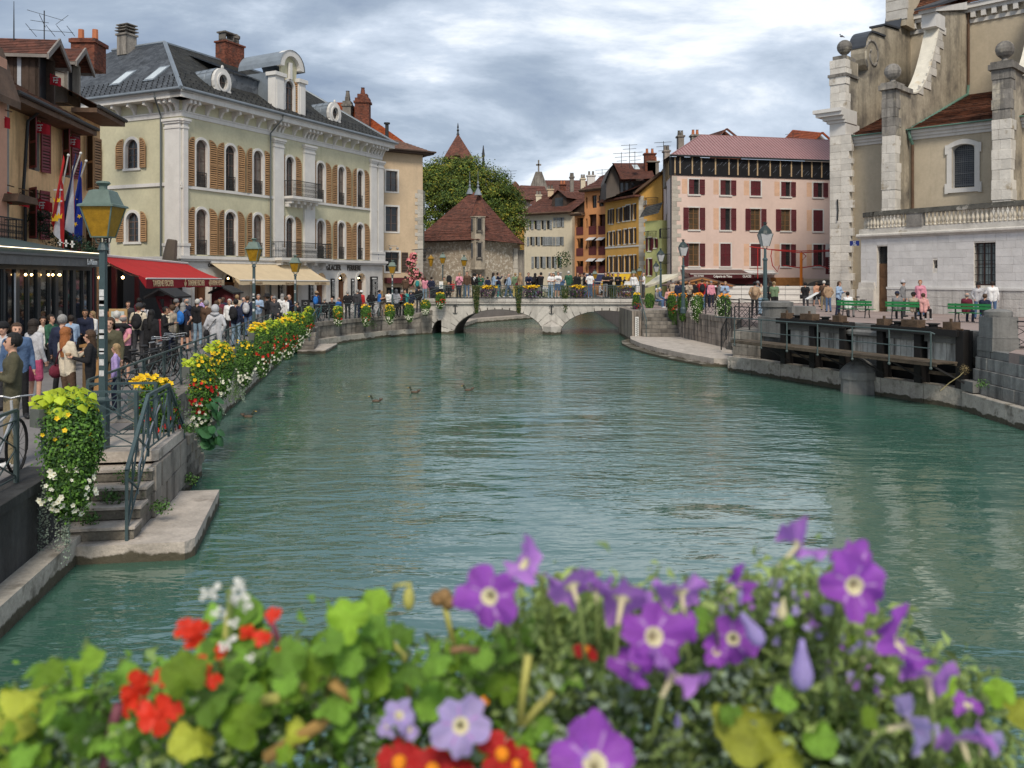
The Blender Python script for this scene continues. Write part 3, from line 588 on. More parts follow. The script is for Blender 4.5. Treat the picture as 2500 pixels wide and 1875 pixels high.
def mansion():
 G=-2.65; r=T('mansion','sage green mansion with ochre shutters, white pilasters and a slate roof, beside the red awning','building',(-18.94,49.28,G),0)
 ang=math.atan2(.9067,.4217); F1=Fr(r,0,0,ang,G); L_=20.57; F2=Fr(r,0,0,math.atan2(.4217,-.9067)+PI,G) ; DS=17.
 # F2: side wall frame: x runs along the wall, left end far; use negative u
 OPU=[(1.08,1.98),(3.46,4.36),(5.9,6.8),(9.05,9.88),(12.35,13.2),(14.8,15.62),(17.2,17.98)]
 doors=[(.9,2.1),(3.3,4.5),(5.7,6.9),(9.0,10.2),(12.2,13.3),(14.75,15.85),(17.1,18.2)]
 ops=[(a,b,5.26,8.05,True) for a,b in OPU]+[(a,b,1.28,3.97,True) for a,b in OPU]+[(a,b,-2.6,.25,True) for a,b in doors]
 mb=F1.mb(); wall(mb,0,L_,.98,10.2,ops[:14],mi=0,mr=1); mb.build('wall',[SAGE,TRIM],r)
 mb=F1.mb(); wall(mb,0,L_,-2.65,.98,[o for o in ops[14:]],y=-.05,d=.4,mi=0); mb.build('ground_floor_wall',WHITESTONE,r)
 # joints of the ground floor ashlar as thin proud stones
 for z,(a,b) in enumerate([(-2.65,-2.0),(-2.0,-1.4),(-1.4,-.8),(-.8,-.25)]):
  xs=[0]+[v for d in doors for v in d]+[L_]
  for k in range(0,len(xs),2):
   u0,u1=xs[k]+(.25 if k else 0),xs[k+1]-(.25 if k<len(xs)-2 else 0)
   if u1-u0>.3:
    n=max(1,round((u1-u0)/.8))
    for j in range(n): stone(F1,u0+(u1-u0)*j/n,u0+(u1-u0)*(j+1)/n,-.075,-.04,a,b,WHITESTONE,'ashlar_stone',g=.015)
 # side wall (x negative direction) 
 SW=[(-5.0+.0,6.3,8.3),(-5.0,2.2,4.1)]
 sops=[(-4.42,-3.42,6.4,8.12,True),(-4.38,-3.35,.0+2.05,3.78,True),(-8.0,-7.1,5.9,8.1,True)]
 mb=F2.mb(); wall(mb,-DS,0,-2.65,10.2,sops,mi=0,mr=1); mb.build('wall',[SAGE,TRIM],r)
 mb=F1.mb(); mb.quad((L_,0,-2.65),(L_,0,10.2),(L_,12,10.2),(L_,12,-2.65)); mb.quad((0,DS,-2.65),(L_,DS,-2.65),(L_,DS,10.2),(0,DS,10.2)); mb.build('wall',SAGE,r)
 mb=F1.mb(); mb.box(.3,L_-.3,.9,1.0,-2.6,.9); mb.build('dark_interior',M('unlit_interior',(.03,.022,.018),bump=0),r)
 for o in ops[:14]:
  up=o[2]>3; wn=window(F1,*o[:4],DKFR,arch=1,cols=2,rows=3 if up else 4,pm=GLASS if int(o[0]*7)%3==0 else M('brown_curtained_glass',(.12,.10,.085),rough=.18,var=.5,scale=2.5,bump=0,spec=.6))
  mb=F1.mb(); archband(mb,(o[0]+o[1])/2,o[2],o[3]-o[2],o[1]-o[0],.15); mb.build('window_surround',TRIM,r)
  if not(9<o[0]<9.5): F1.put('window_guard',guardmesh(.88 if o[0]<8 else .8,.88),(o[0]+o[1])/2,.02,o[2])
  pair(F1,o[0]-.12,o[1]+.12,o[2],o[3]+.08,.56,OCHSH,arch=1,ang=(rnd(0,.22),rnd(0,.12)))
 for o in ops[14:]:
  mb=F1.mb(); archband(mb,(o[0]+o[1])/2,-2.5,2.75,o[1]-o[0],.2,-.1,-.05); mb.build('door_surround',WHITESTONE,r)
  mb=F1.mb(); x0,x1=o[0],o[1]; w_=x1-x0
  for sx in (0,1): mb.box(x0+sx*w_/2+.03,x0+(sx+1)*w_/2-.03,.25,.31,-2.6,-.45); mb.box(x0+sx*w_/2+.1,x0+(sx+1)*w_/2-.1,.23,.25,-2.3,-1.5);mb.box(x0+sx*w_/2+.1,x0+(sx+1)*w_/2-.1,.23,.25,-1.3,-.6)
  mb.box(x0,x1,.22,.33,-.45,-.36); d_=mb.build('door',M('varnished_brown_door',(.11,.045,.02),rough=.45),r)
  mb=F1.mb(); mb.ball(((x0+x1)/2,.18,-.12),.055,8); mb.build('lamp_bulb',LAMPG,r)
 for i,o in enumerate(sops):
  window(F2,*o[:4],DKFR,arch=1,cols=2,rows=3 if i<2 else 3)
  mb=F2.mb(); archband(mb,(o[0]+o[1])/2,o[2],o[3]-o[2],o[1]-o[0],.17); mb.box(o[0]-.22,o[1]+.22,-.07,0,o[2]-.14,o[2]); mb.build('window_surround',TRIM,r)
  pair(F2,o[0]-.15,o[1]+.15,o[2],o[3]+.05,.56,OCHSH,arch=1,ang=(.1,.15))
 # bands, pilasters
 mb=F1.mb(); mb.box(-.06,L_+.06,-.09,0,5.08,5.24); mb.build('string_course',TRIM,r)
 mb=F2.mb(); mb.box(-DS,.06,-.09,0,5.24,5.44); mb.build('string_course',TRIM,r)
 mb=F1.mb(); mb.box(-.35,L_+.35,-.35,0,1.02,1.2); mb.box(-.25,L_+.25,-.25,0,.9,1.02); mb.build('ground_floor_cornice',TRIM,r)
 mb=F2.mb(); mb.box(-DS,.25,-.25,0,.98,1.16); mb.build('ground_floor_cornice',TRIM,r)
 def pil(fr,x0,x1,y0,z0=1.2):
  mb=fr.mb(); yo=-.16
  mb.box(x0,x1,yo,0,z0+.7,8.6); mb.box(x0-.06,x1+.06,yo-.06,0,z0,z0+.55); mb.box(x0-.1,x1+.1,yo-.1,0,z0+.55,z0+.72)
  for k,(a,b,e) in enumerate([(8.5,8.62,.04),(8.62,8.8,.0),(8.8,8.92,.07),(8.92,9.06,.13)]): mb.box(x0-e,x1+e,yo-e,0,a,b)
  mb.build('pilaster',TRIM,r)
 for a,b in [(0.02,.36),(7.75,8.7),(10.85,11.98),(18.85,19.65),(19.85,20.57)]: pil(F1,a,b,0)
 pil(F2,-1.15,-.0,0)
 # entablature with brackets
 for fr,a,b,br in ((F1,0,L_,[.15,.45,.8,1.9,3.0,4.1,5.2,6.3,7.3,7.85,8.25,8.6,9.8,10.9,11.3,11.7,12.1,13.2,14.3,15.4,16.5,17.6,18.5,19.0,19.4,19.8,20.2,20.5]),(F2,-DS,0,[-.25,-.7,-1.1,-2.3,-3.6,-4.9,-6.2,-7.5])):
  mb=fr.mb(); mb.box(a-.02,b+.02,-.05,0,9.2,9.5); mb.box(a-.02,b+.02,-.09,0,9.44,9.52); mb.build('frieze',TRIM,r)
  mb=fr.mb(); q=.75; mb.box(a-(q if fr is F1 else 0),b+q*.9,-q,.1,10.12,10.42); mb.box(a-(q+.08 if fr is F1 else 0),b+(q+.08)*.98,-q-.08,.1,10.42,10.52); mb.build('cornice',TRIM,r)
  mb=fr.mb(); mb.tube([(a-(.8 if fr is F1 else 0),-.93,10.56),(b+.85,-.93,10.56)],.09,8); mb.build('gutter',ZINC,r)
  bm=cached('bracket',lambda:(lambda m:(m.prism([(0,0),(.0,.62),(-.62,.62),(-.64,.42),(-.5,.36),(-.36,.40),(-.2,.2),(-.12,.0)],-.085,.085),m.mesh('bracket',TRIM))[1])(MB()))
  for x in br: fr.put('bracket',bm,x,0,9.5,R(90))
 # roof
 e=.8
 def roofp(x,y,z): return (x,y,z)
 E=[(-e,-e),(L_+e,-e),(L_+e,12+e),(-e,12+e)]; z0=10.55
 # hipped slate roof: river slope then the long left slope
 rx0,rx1,ry,zr=4.6,17.2,6.2,15.2
 mb=F1.mb(); courses(mb,(-e,-e,z0),(L_+e,-e,z0),(rx1,ry,zr),(rx0,ry,zr),44,.03); mb.build('roof',SLATED,r)
 mb=F1.mb(); courses(mb,(-e,DS+e,z0),(-e,-e,z0),(rx0,ry,zr),(rx0,DS-6,zr),44,.03); mb.build('roof',SLATE,r)
 mb=F1.mb(); courses(mb,(L_+e,-e,z0),(L_+e,12+e,z0),(rx1,ry,zr),(rx1,ry,zr),30,.03); mb.quad((rx0,ry,zr),(rx1,ry,zr),(L_+e,12,z0),(rx0+2,DS-3,zr)); mb.build('roof',SLATED,r)
 mb=F1.mb(); mb.tube([(-e,-e,z0+.05),(rx0,ry,zr+.05)],.13,5); mb.tube([(rx0,ry,zr+.05),(rx1,ry,zr+.05),(L_+e,-e,z0+.05)],.09,5); mb.tube([(rx0,ry,zr+.05),(rx0,DS-6,zr+.05)],.13,5); mb.build('ridge_flashing',ZINC,r)
 # left slope normal helper : x = -e + (rx0+e)*t , z = z0+(zr-z0)*t
 def LS(y,t): return (-e+(rx0+e)*t,y,z0+(zr-z0)*t)
 for y in (2.9,5.7):
  mb=F1.mb(); a=Vector(LS(y,.20));b=Vector(LS(y,.45)); n_=Vector((-(zr-z0),0,rx0+e)).normalized()
  mb.add([a+n_*.1+Vector((0,-.4,0)),a+n_*.1+Vector((0,.45,0)),b+n_*.1+Vector((0,.45,0)),b+n_*.1+Vector((0,-.4,0)),a+Vector((0,-.4,0)),a+Vector((0,.45,0)),b+Vector((0,.45,0)),b+Vector((0,-.4,0))],[(0,1,2,3),(0,4,5,1),(1,5,6,2),(3,2,6,7),(0,3,7,4)]); s_=mb.build('skylight',ZINC,r)
  mb=F1.mb(); q=n_*.112; a2=a.lerp(b,.1)+q;b2=a.lerp(b,.9)+q; mb.add([a2+Vector((0,-.31,0)),a2+Vector((0,.36,0)),b2+Vector((0,.36,0)),b2+Vector((0,-.31,0))],[(0,1,2,3)]); mb.build('pane',M('sky_lit_glass',(.45,.5,.52),rough=.15,var=.2,bump=0,spec=.8),r)
 # snow hooks
 mb=F1.mb()
 for k in range(5):
  for j in range(28):
   t=.06+.045*k; x,y,z=LS(-.3+j*.42+(k%2)*.2,t); mb.box(x-.06,x-.02,y,y+.06,z,z+.1)
 for k in range(3):
  for j in range(44):
   t=.08+.07*k; mb.box(-e+.8+j*.45+(k%2)*.2,-e+.86+j*.45+(k%2)*.2,-e+(ry+e)*t-.05,-e+(ry+e)*t,z0+(zr-z0)*t,z0+(zr-z0)*t+.1)
 mb.build('snow_hooks',IRON,r,kind='stuff')
 # central dormer
 zc=9.6; mb=F1.mb(); x0,x1=8.15,11.1; y0=.1
 dops=[(9.2,10.05,11.2,13.2,True)]
 wall(mb,x0+.75,x1-.7,11.0,13.4,dops,y=y0+.12,d=.2,mi=0,mr=1); mb.build('dormer_wall',[SAGE,TRIM],r)
 mb=F1.mb()
 for a,b in ((x0-.15,x0+.75),(x1-.7,x1)): mb.box(a,b,y0-.12,y0+.5,10.75,13.3); mb.box(a-.12,b+.12,y0-.25,y0+.6,13.25,13.5); mb.box(a+.12,b-.12,y0-.16,y0,11.1,13.0)
 archband(mb,(x0+x1)/2+.05,12.0,2.85,1.6,.42,y0-.15,y0+.3,14,legs=False); archband(mb,(9.2+10.05)/2,11.2,2.0,.85,.16,y0+.02,y0+.12)
 mb.box(9.5,9.75,y0-.1,y0+.1,13.3,14.4); mb.build('dormer_surround',TRIM,r)
 mb=F1.mb(); pts=[((x0+x1)/2+.05-.8*math.cos(PI*i/12),14.05+.8*math.sin(PI*i/12)) for i in range(13)]; mb.prism(pts+[(x1-.7,13.2),(x0+.75,13.2)],y0+.14,y0+.3); mb.build('dormer_gable',SAGE,r)
 mb=F1.mb(); c=(x0+x1)/2+.05
 for i in range(12):
  a,b=PI*i/12,PI*(i+1)/12; p=[(c-1.3*math.cos(a),14.0+1.25*math.sin(a)),(c-1.3*math.cos(b),14.0+1.25*math.sin(b))]
  mb.quad((p[0][0],y0-.2,p[0][1]),(p[1][0],y0-.2,p[1][1]),(p[1][0],y0+3.4,p[1][1]-.1),(p[0][0],y0+3.4,p[0][1]-.1))
 mb.box(x0-.1,x1,y0+.4,y0+3.4,11,13.5); mb.build('dormer_roof',ZINC,r)
 mb=F1.mb(); courses(mb,(5.6,1.3,13.0),(8.0,1.3,13.0),(8.0,5.6,14.7),(5.6,5.6,14.7),14,.03); mb.prism([(5.7,10.9),(8.0,10.9),(8.0,13.0),(5.7,13.0)],1.5,5); mb.build('side_dormer',SLATE,r)
 window(F1,9.2,10.05,11.2,13.2,DKFR,arch=1,d=.33,cols=2,rows=3); pair(Fr(r,A=F1.A@Matrix.Translation((0,y0+.12,0))),9.17,10.08,11.2,13.25,.42,OCHSH,arch=1,ang=(.2,.2))
 # oval dormers
 for xc in (3.75,15.1):
  yb=.55; mb=F1.mb(); n=16
  def ring(r1,r2,ya,yb_):
   for i in range(n):
    a,b=2*PI*i/n,2*PI*(i+1)/n; mb.prism([(xc+r1*.8*math.cos(a),11.95+r1*math.sin(a)),(xc+r1*.8*math.cos(b),11.95+r1*math.sin(b)),(xc+r2*.86*math.cos(b),11.95+r2*math.sin(b)),(xc+r2*.86*math.cos(a),11.95+r2*math.sin(a))],ya,yb_)
  ring(.46,.86,yb-.1,yb+.15); ring(.46,.58,yb-.16,yb)
  mb.prism([(xc-.98,10.9),(xc+.98,10.9),(xc+.78,11.15),(xc+.66,11.5),(xc-.66,11.5),(xc-.78,11.15)],yb-.12,yb+.2); mb.ball((xc,yb-.05,12.85),.13,6,sc=(1,.6,1.2)); mb.build('oval_dormer_face',TRIM,r)
  mb=F1.mb(); mb.lathe([(.47,0),(.47,.01)],16,(0,0,0)); mb=F1.mb(); mb.prism([(xc+.42*math.cos(2*PI*i/14),11.95+.5*math.sin(2*PI*i/14)) for i in range(14)],yb+.08,yb+.1); o_=mb.build('pane',GLASS,r)
  mb=F1.mb(); mb.box(xc-.02,xc+.02,yb+.03,yb+.07,11.45,12.45); mb.box(xc-.4,xc+.4,yb+.03,yb+.07,11.93,11.97); mb.build('window_frame',DKFR,r)
  mb=F1.mb(); n=10; q=[(xc-.8*math.cos(PI*i/n),12.0+.82*math.sin(PI*i/n)) for i in range(n+1)]
  for i in range(n):
   mb.quad((q[i][0],yb+.1,q[i][1]),(q[i+1][0],yb+.1,q[i+1][1]),(xc+(q[i+1][0]-xc)*.9,yb+3.0,q[i+1][1]-.12),(xc+(q[i][0]-xc)*.9,yb+3.0,q[i][1]-.12))
   if i in (2,4,6,8): mb.tube([(q[i][0],yb+.1,q[i][1]),(xc+(q[i][0]-xc)*.9,yb+3,q[i][1]-.12)],.025,4)
  for s_ in (-1,1): mb.box(xc+s_*.8-.01,xc+s_*.8+.01,yb+.1,yb+2.5,10.9,12.02)
  for k in range(1,5): mb.tube([(a,yb+.1+.55*k,b+.02-.02*k) for a,b in q],.02,3)
  mb.build('dormer_roof',ZINC,r)
 # balconies
 for zb,x0,x1,dp in ((5.38,8.75,11.9,.75),(1.26,7.6,13.0,.8)):
  mb=F1.mb(); mb.box(x0,x1,-dp-.1,-.02,zb-.2,zb-.03); mb.box(x0+.1,x1-.1,-dp,-.02,zb-.3,zb-.2)
  for x in [x0+.3+i*(x1-x0-.6)/4 for i in range(5)]: mb.prism([(0,0)]*3,0,0) if 0 else mb.box(x-.12,x+.12,-dp*.8,0,zb-.5,zb-.3); mb.box(x-.1,x+.1,-dp*.45,0,zb-.72,zb-.5)
  mb.build('balcony_slab',TRIM,r); F1.put('balcony_railing',guardmesh(x1-x0-.1,1.05,dp),(x0+x1)/2,-.05,zb-.03)
 # downpipes
 for fr,x in ((F1,7.35),(F2,-1.42)):
  mb=fr.mb(); mb.tube([(x+.3,-.95,10.5),(x+.3,-.9,10.2),(x,-.18,9.3),(x,-.18,-2.6)],.055,8); mb.build('downpipe',PIPE,r)
 # signs
 for b_,x,s_ in (('GLACIER',14.2,.54),('PERRIERE',16.7,.54)): text(b_,s_,GOLD,'lettering',r,F1.A@Matrix.Translation((x,-.09,.46)),.015,sx=.8)
 for b_,x in (('CAFÉ & CHOCOLAT',3.0),('PERRIERE',6.3)): text(b_,.28,GOLD,'lettering',r,F1.A@Matrix.Translation((x,-.075,.86-.28)),.015,sx=.8)
 for i,(x,z0_,z1_,w_) in enumerate([(14.05,-1.6,-.15,.42),(16.5,-1.7,-.15,.42),(19.3,-1.9,.0,1.0),(11.6,-1.8,-.4,.5),(8.4,-1.8,-.4,.45),(2.6,-1.8,-.4,.6)]):
  mb=F1.mb(); mb.box(x-w_/2,x+w_/2,-.13,-.08,z0_,z1_); s_=mb.build('menu_board',SIGNK,r)
  mb=F1.mb(); rowtext(mb,x,z1_-.3,w_*.5,-.131,int((z1_-z0_-.4)/.09),i); rowtext(mb,x+w_*.35,z1_-.3,w_*.25,-.131,int((z1_-z0_-.4)/.09),i+9); mb.box(x-w_*.3,x+w_*.3,-.137,-.131,z1_-.2,z1_-.1); mb.build('menu_lettering',CHALK,r,kind='stuff')
 mb=F1.mb(); mb.box(19.55,19.95,-.2,-.17,1.35,1.75); mb.build('street_plate',M('blue_enamel_plate',(.02,.035,.18),rough=.3,bump=0),r)
 text('QUAI\nPERRIERE',.11,CHALK,'street_plate_lettering',r,F1.A@Matrix.Translation((19.75,-.203,1.6)),.003,sx=.7)
 # chimneys
 def chim(x,y,z0_,z1_,w_,d_,mat,pots,cap):
  mb=F1.mb(); mb.box(x-w_/2,x+w_/2,y-d_/2,y+d_/2,z0_,z1_); mb.box(x-w_/2-.08,x+w_/2+.08,y-d_/2-.08,y+d_/2+.08,z1_,z1_+.12); c_=mb.build('chimney',mat,r)
  mb=MB(F1.A)
  if cap:
   for k in range(3): mb.box(x-w_/2-.1+.05*k,x+w_/2+.1-.05*k,y-d_/2-.1,y+d_/2+.1,z1_+.28+k*.2,z1_+.34+k*.2)
   for sx in (-1,1):
    for sy in (-1,1): mb.box(x+sx*w_*.35-.06,x+sx*w_*.35+.06,y+sy*d_*.35-.06,y+sy*d_*.35+.06,z1_+.1,z1_+.75)
  for k in range(pots): mb.lathe([(.14,0),(.11,.45)],8,(x-w_*.3+w_*.6*k/max(1,pots-1),y,z1_+.1))
  if cap or pots: mb.build('chimney_cap',QUAY if cap else POT,r)
 chim(rx0-.4,9.2,14.6,15.9,.85,.85,QUAY,0,1); chim(10.5,6.2,14.3,16.5,1.9,.9,BRICK,0,0)
 mb=F1.mb(); mb.box(9.7,10.6,5.9,6.5,16.7,16.8); mb.box(9.7,9.8,5.9,6.5,16.6,17.2); mb.box(10.5,10.6,5.9,6.5,16.6,17.2); mb.box(9.6,10.7,5.8,6.6,17.2,17.3); mb.lathe([(.25,0),(.2,.5),(.28,.5),(.3,.7),(.1,.85)],8,(11.1,6.2,16.6)); mb.build('chimney_cap',QUAY,r)
 return r
mansion()
def big_chimney():
 x,y=X(205,46),46; r=T('brick_chimney','brick chimney with two terracotta pots rising between the old roofs and the slate roof','chimney',(x-.35,y,9.5)); mb=MB()
 mb.box(-.05,1.2,-.6,.7,1.5,3.1); mb.box(-.12,1.3,-.7,.8,2.85,3.05); mb.build('stack',BRICK,r)
 for xx in (.2,.95): mb=MB(); mb.lathe([(.16,0),(.15,.5)],8,(xx,0,3.2)); mb.build('chimney_pot',POT,r)
big_chimney()
def bush_roof(): pass
# house behind the mansion (red tiles, brick gable) 
TILE=tmat('brown_red_roof_tile','70483c','4d352e',sc=(4.5,4.5,7))
TILEO=tmat('old_mossy_roof_tile','8a6656','5f4a3f',sc=(5,5,8),moss=.5,mossc=(.13,.11,.085))
TILER=tmat('orange_roof_tile','a0522e','7a3b22',sc=(4.5,4.5,7))
def brownhouse():
 r=T('house','narrow beige stone house with a pale window trim right of the green mansion','building',(X(938,70),70,-2.65)); G=-2.65
 a=Vector((X(938,70.5),70.5)); b=Vector((X(1032,72.5),72.5)); dd=b-a; F=Fr(r,a.x-r.location.x,a.y-70,math.atan2(dd.y,dd.x),G); L_=dd.length
 BE=M('beige_render',(.52,.40,.27),var=.1,scale=.8,streak=.2,scol=(.3,.25,.18))
 ops=[(.15,1.2,6.9+.1,9.1-.4),(.12,1.25,3.7,5.75),(.1,1.35,-.2+.6,2.0),(.2,1.6,-2.6,-.9)]
 mb=F.mb(); wall(mb,-1.5,L_,-2.65,10.6,ops,mi=0,mr=1); mb.quad((L_,0,-2.65),(L_+.8,9,-2.65),(L_+.8,9,10.4),(L_,0,10.4)); mb.build('wall',[BE,TRIM],r)
 for o in ops[:3]: 
  window(F,*o,DKFR,cols=2,rows=3); mb=F.mb()
  for q in ((o[0]-.14,o[0],o[2]-.12,o[3]+.14),(o[1],o[1]+.14,o[2]-.12,o[3]+.14),(o[0],o[1],o[3],o[3]+.14),(o[0],o[1],o[2]-.12,o[2])): mb.box(q[0],q[1],-.04,0,q[2],q[3])
  mb.build('window_surround',TRIM,r)
 shutter(F,1.85,.4,.6,1.6,M('dark_brown_shutter',(.07,.05,.04)),solid=0)
 mb=F.mb(); mb.box(0,L_,-.5,0,-.55,-.1); mb.build('shop_fascia',M('maroon_fascia',(.10,.02,.025),rough=.5),r)
 mb=F.mb(); mb.box(.2,1.6,.3,.4,-2.6,-.9); mb.build('doorway_shade',SIGNK,r)
 mb=F.mb(); mb.box(2.25,2.75,-.05,0,-2.2,-1.3); mb.build('poster_board',SIGNK,r)
 QW=M('quoin_stone',(.42,.39,.34),var=.15,orand=.15,bump=.4,bs=12)
 k=0; z=-2.65
 while z<7.0: h=rnd(.28,.42); stone(F,L_-(.75 if k%2 else .5),L_+.03,-.04,.2,z,z+h,QW,'quoin'); z+=h; k+=1
 mb=F.mb(); courses(mb,(-1.6,-.7,10.4),(L_+.75,-.7,10.4),(L_-.6,3.5,11.9),(-1.6,3.5,11.9),10,.04); courses(mb,(L_+.75,-.7,10.4),(L_+1.6,9.5,10.4),(L_-.6,4.5,11.9),(L_-.6,3.5,11.9),10,.04); mb.build('roof',TILEO,r)
 mb=F.mb(); mb.box(-1.6,L_+.7,-.7,.2,10.22,10.38); mb.quad((L_,-.7,10.3),(L_+.8,-.7,10.3),(L_+1.6,9.5,10.3),(L_+.8,9.5,10.3)); mb.tube([(-1.6,-.8,10.42),(L_+.8,-.8,10.42),(L_+1.7,9.5,10.42)],.08,6); mb.build('eaves',M('brown_eaves_board',(.06,.04,.03)),r)
 mb=F.mb(); mb.lathe([(.16,0),(.16,1.5),(.28,1.5),(.28,1.62)],8,(1.7,3,11.6)); mb.build('flue_pipe',IRON,r)
 Fs=Fr(r,A=F.A@Matrix.Translation((L_,0,0))@Matrix.Rotation(R(85),4,'Z'))
 for u,z0_,z1_ in ((1.0,5.3,7.3),(1.2,2.4,4.6),(1.4,-.2,2.0)): shutter(Fs,u,z0_,.9,z1_-z0_,M('grey_green_shutter',(.22,.24,.20)),ang=-.9,y=-.4); shutter(Fs,u+2,z0_,.9,z1_-z0_,M('dark_brown_shutter',(.07,.05,.04)))
 for zb in (1.3,): Fs.put('balcony_railing',guardmesh(2.6,1.0,.7),2.2,0,zb); mb=Fs.mb(); mb.box(.8,3.6,-.8,0,zb-.15,zb); mb.build('balcony_slab',QUAY,r)
 mb=F.mb(); mb.tube([(.35,-.1,2.55),(.35,-.45,2.5),(.9,-.5,2.5)],.03,6); mb.ball((.35,-.45,2.3),.12,8); mb.ball((.95,-.5,2.3),.12,8); mb.build('security_camera',M('camera_plastic',(.3,.3,.3)),r)
 # brick gabled roof behind
 t=T('tiled_roof_house','red tiled house gable with tall brick chimney stacks behind the right end of the mansion','building',(X(930,84),84,-2.6)); mb=MB(Matrix.Translation((-t.location.x,-84,2.6)))
 p=[W(852,250,84),W(985,345,84),W(985,420,84),W(820,420,84),W(820,250,84)]; q=[v+Vector((-4,9,0)) for v in p]
 mb.add([tuple(v) for v in p]+[tuple(v) for v in q],[(0,1,2,3,4),(0,5,6,1),(0,4,9,5)]); mb.build('roof',TILER,t)
 for px,w_,top,m_ in ((848,20,248,QUAY),(885,34,240,BRICK)):
  mb=MB(Matrix.Translation((-t.location.x,-84,2.6))); a,b=X(px-w_/2,83),X(px+w_/2,83); zt=(675-top)/FP*83
  mb.box(a,b,82.6,83.8,8,zt); mb.box(a-.12,b+.12,82.5,83.9,zt-.5,zt-.3); mb.box(a+.2,b-.2,82.8,83.6,zt,zt+.4); mb.lathe([(.25,0),(.16,.6),(.22,.65)],6,((a+b)/2,83.2,zt+.4)); mb.build('chimney',m_,t)
brownhouse()
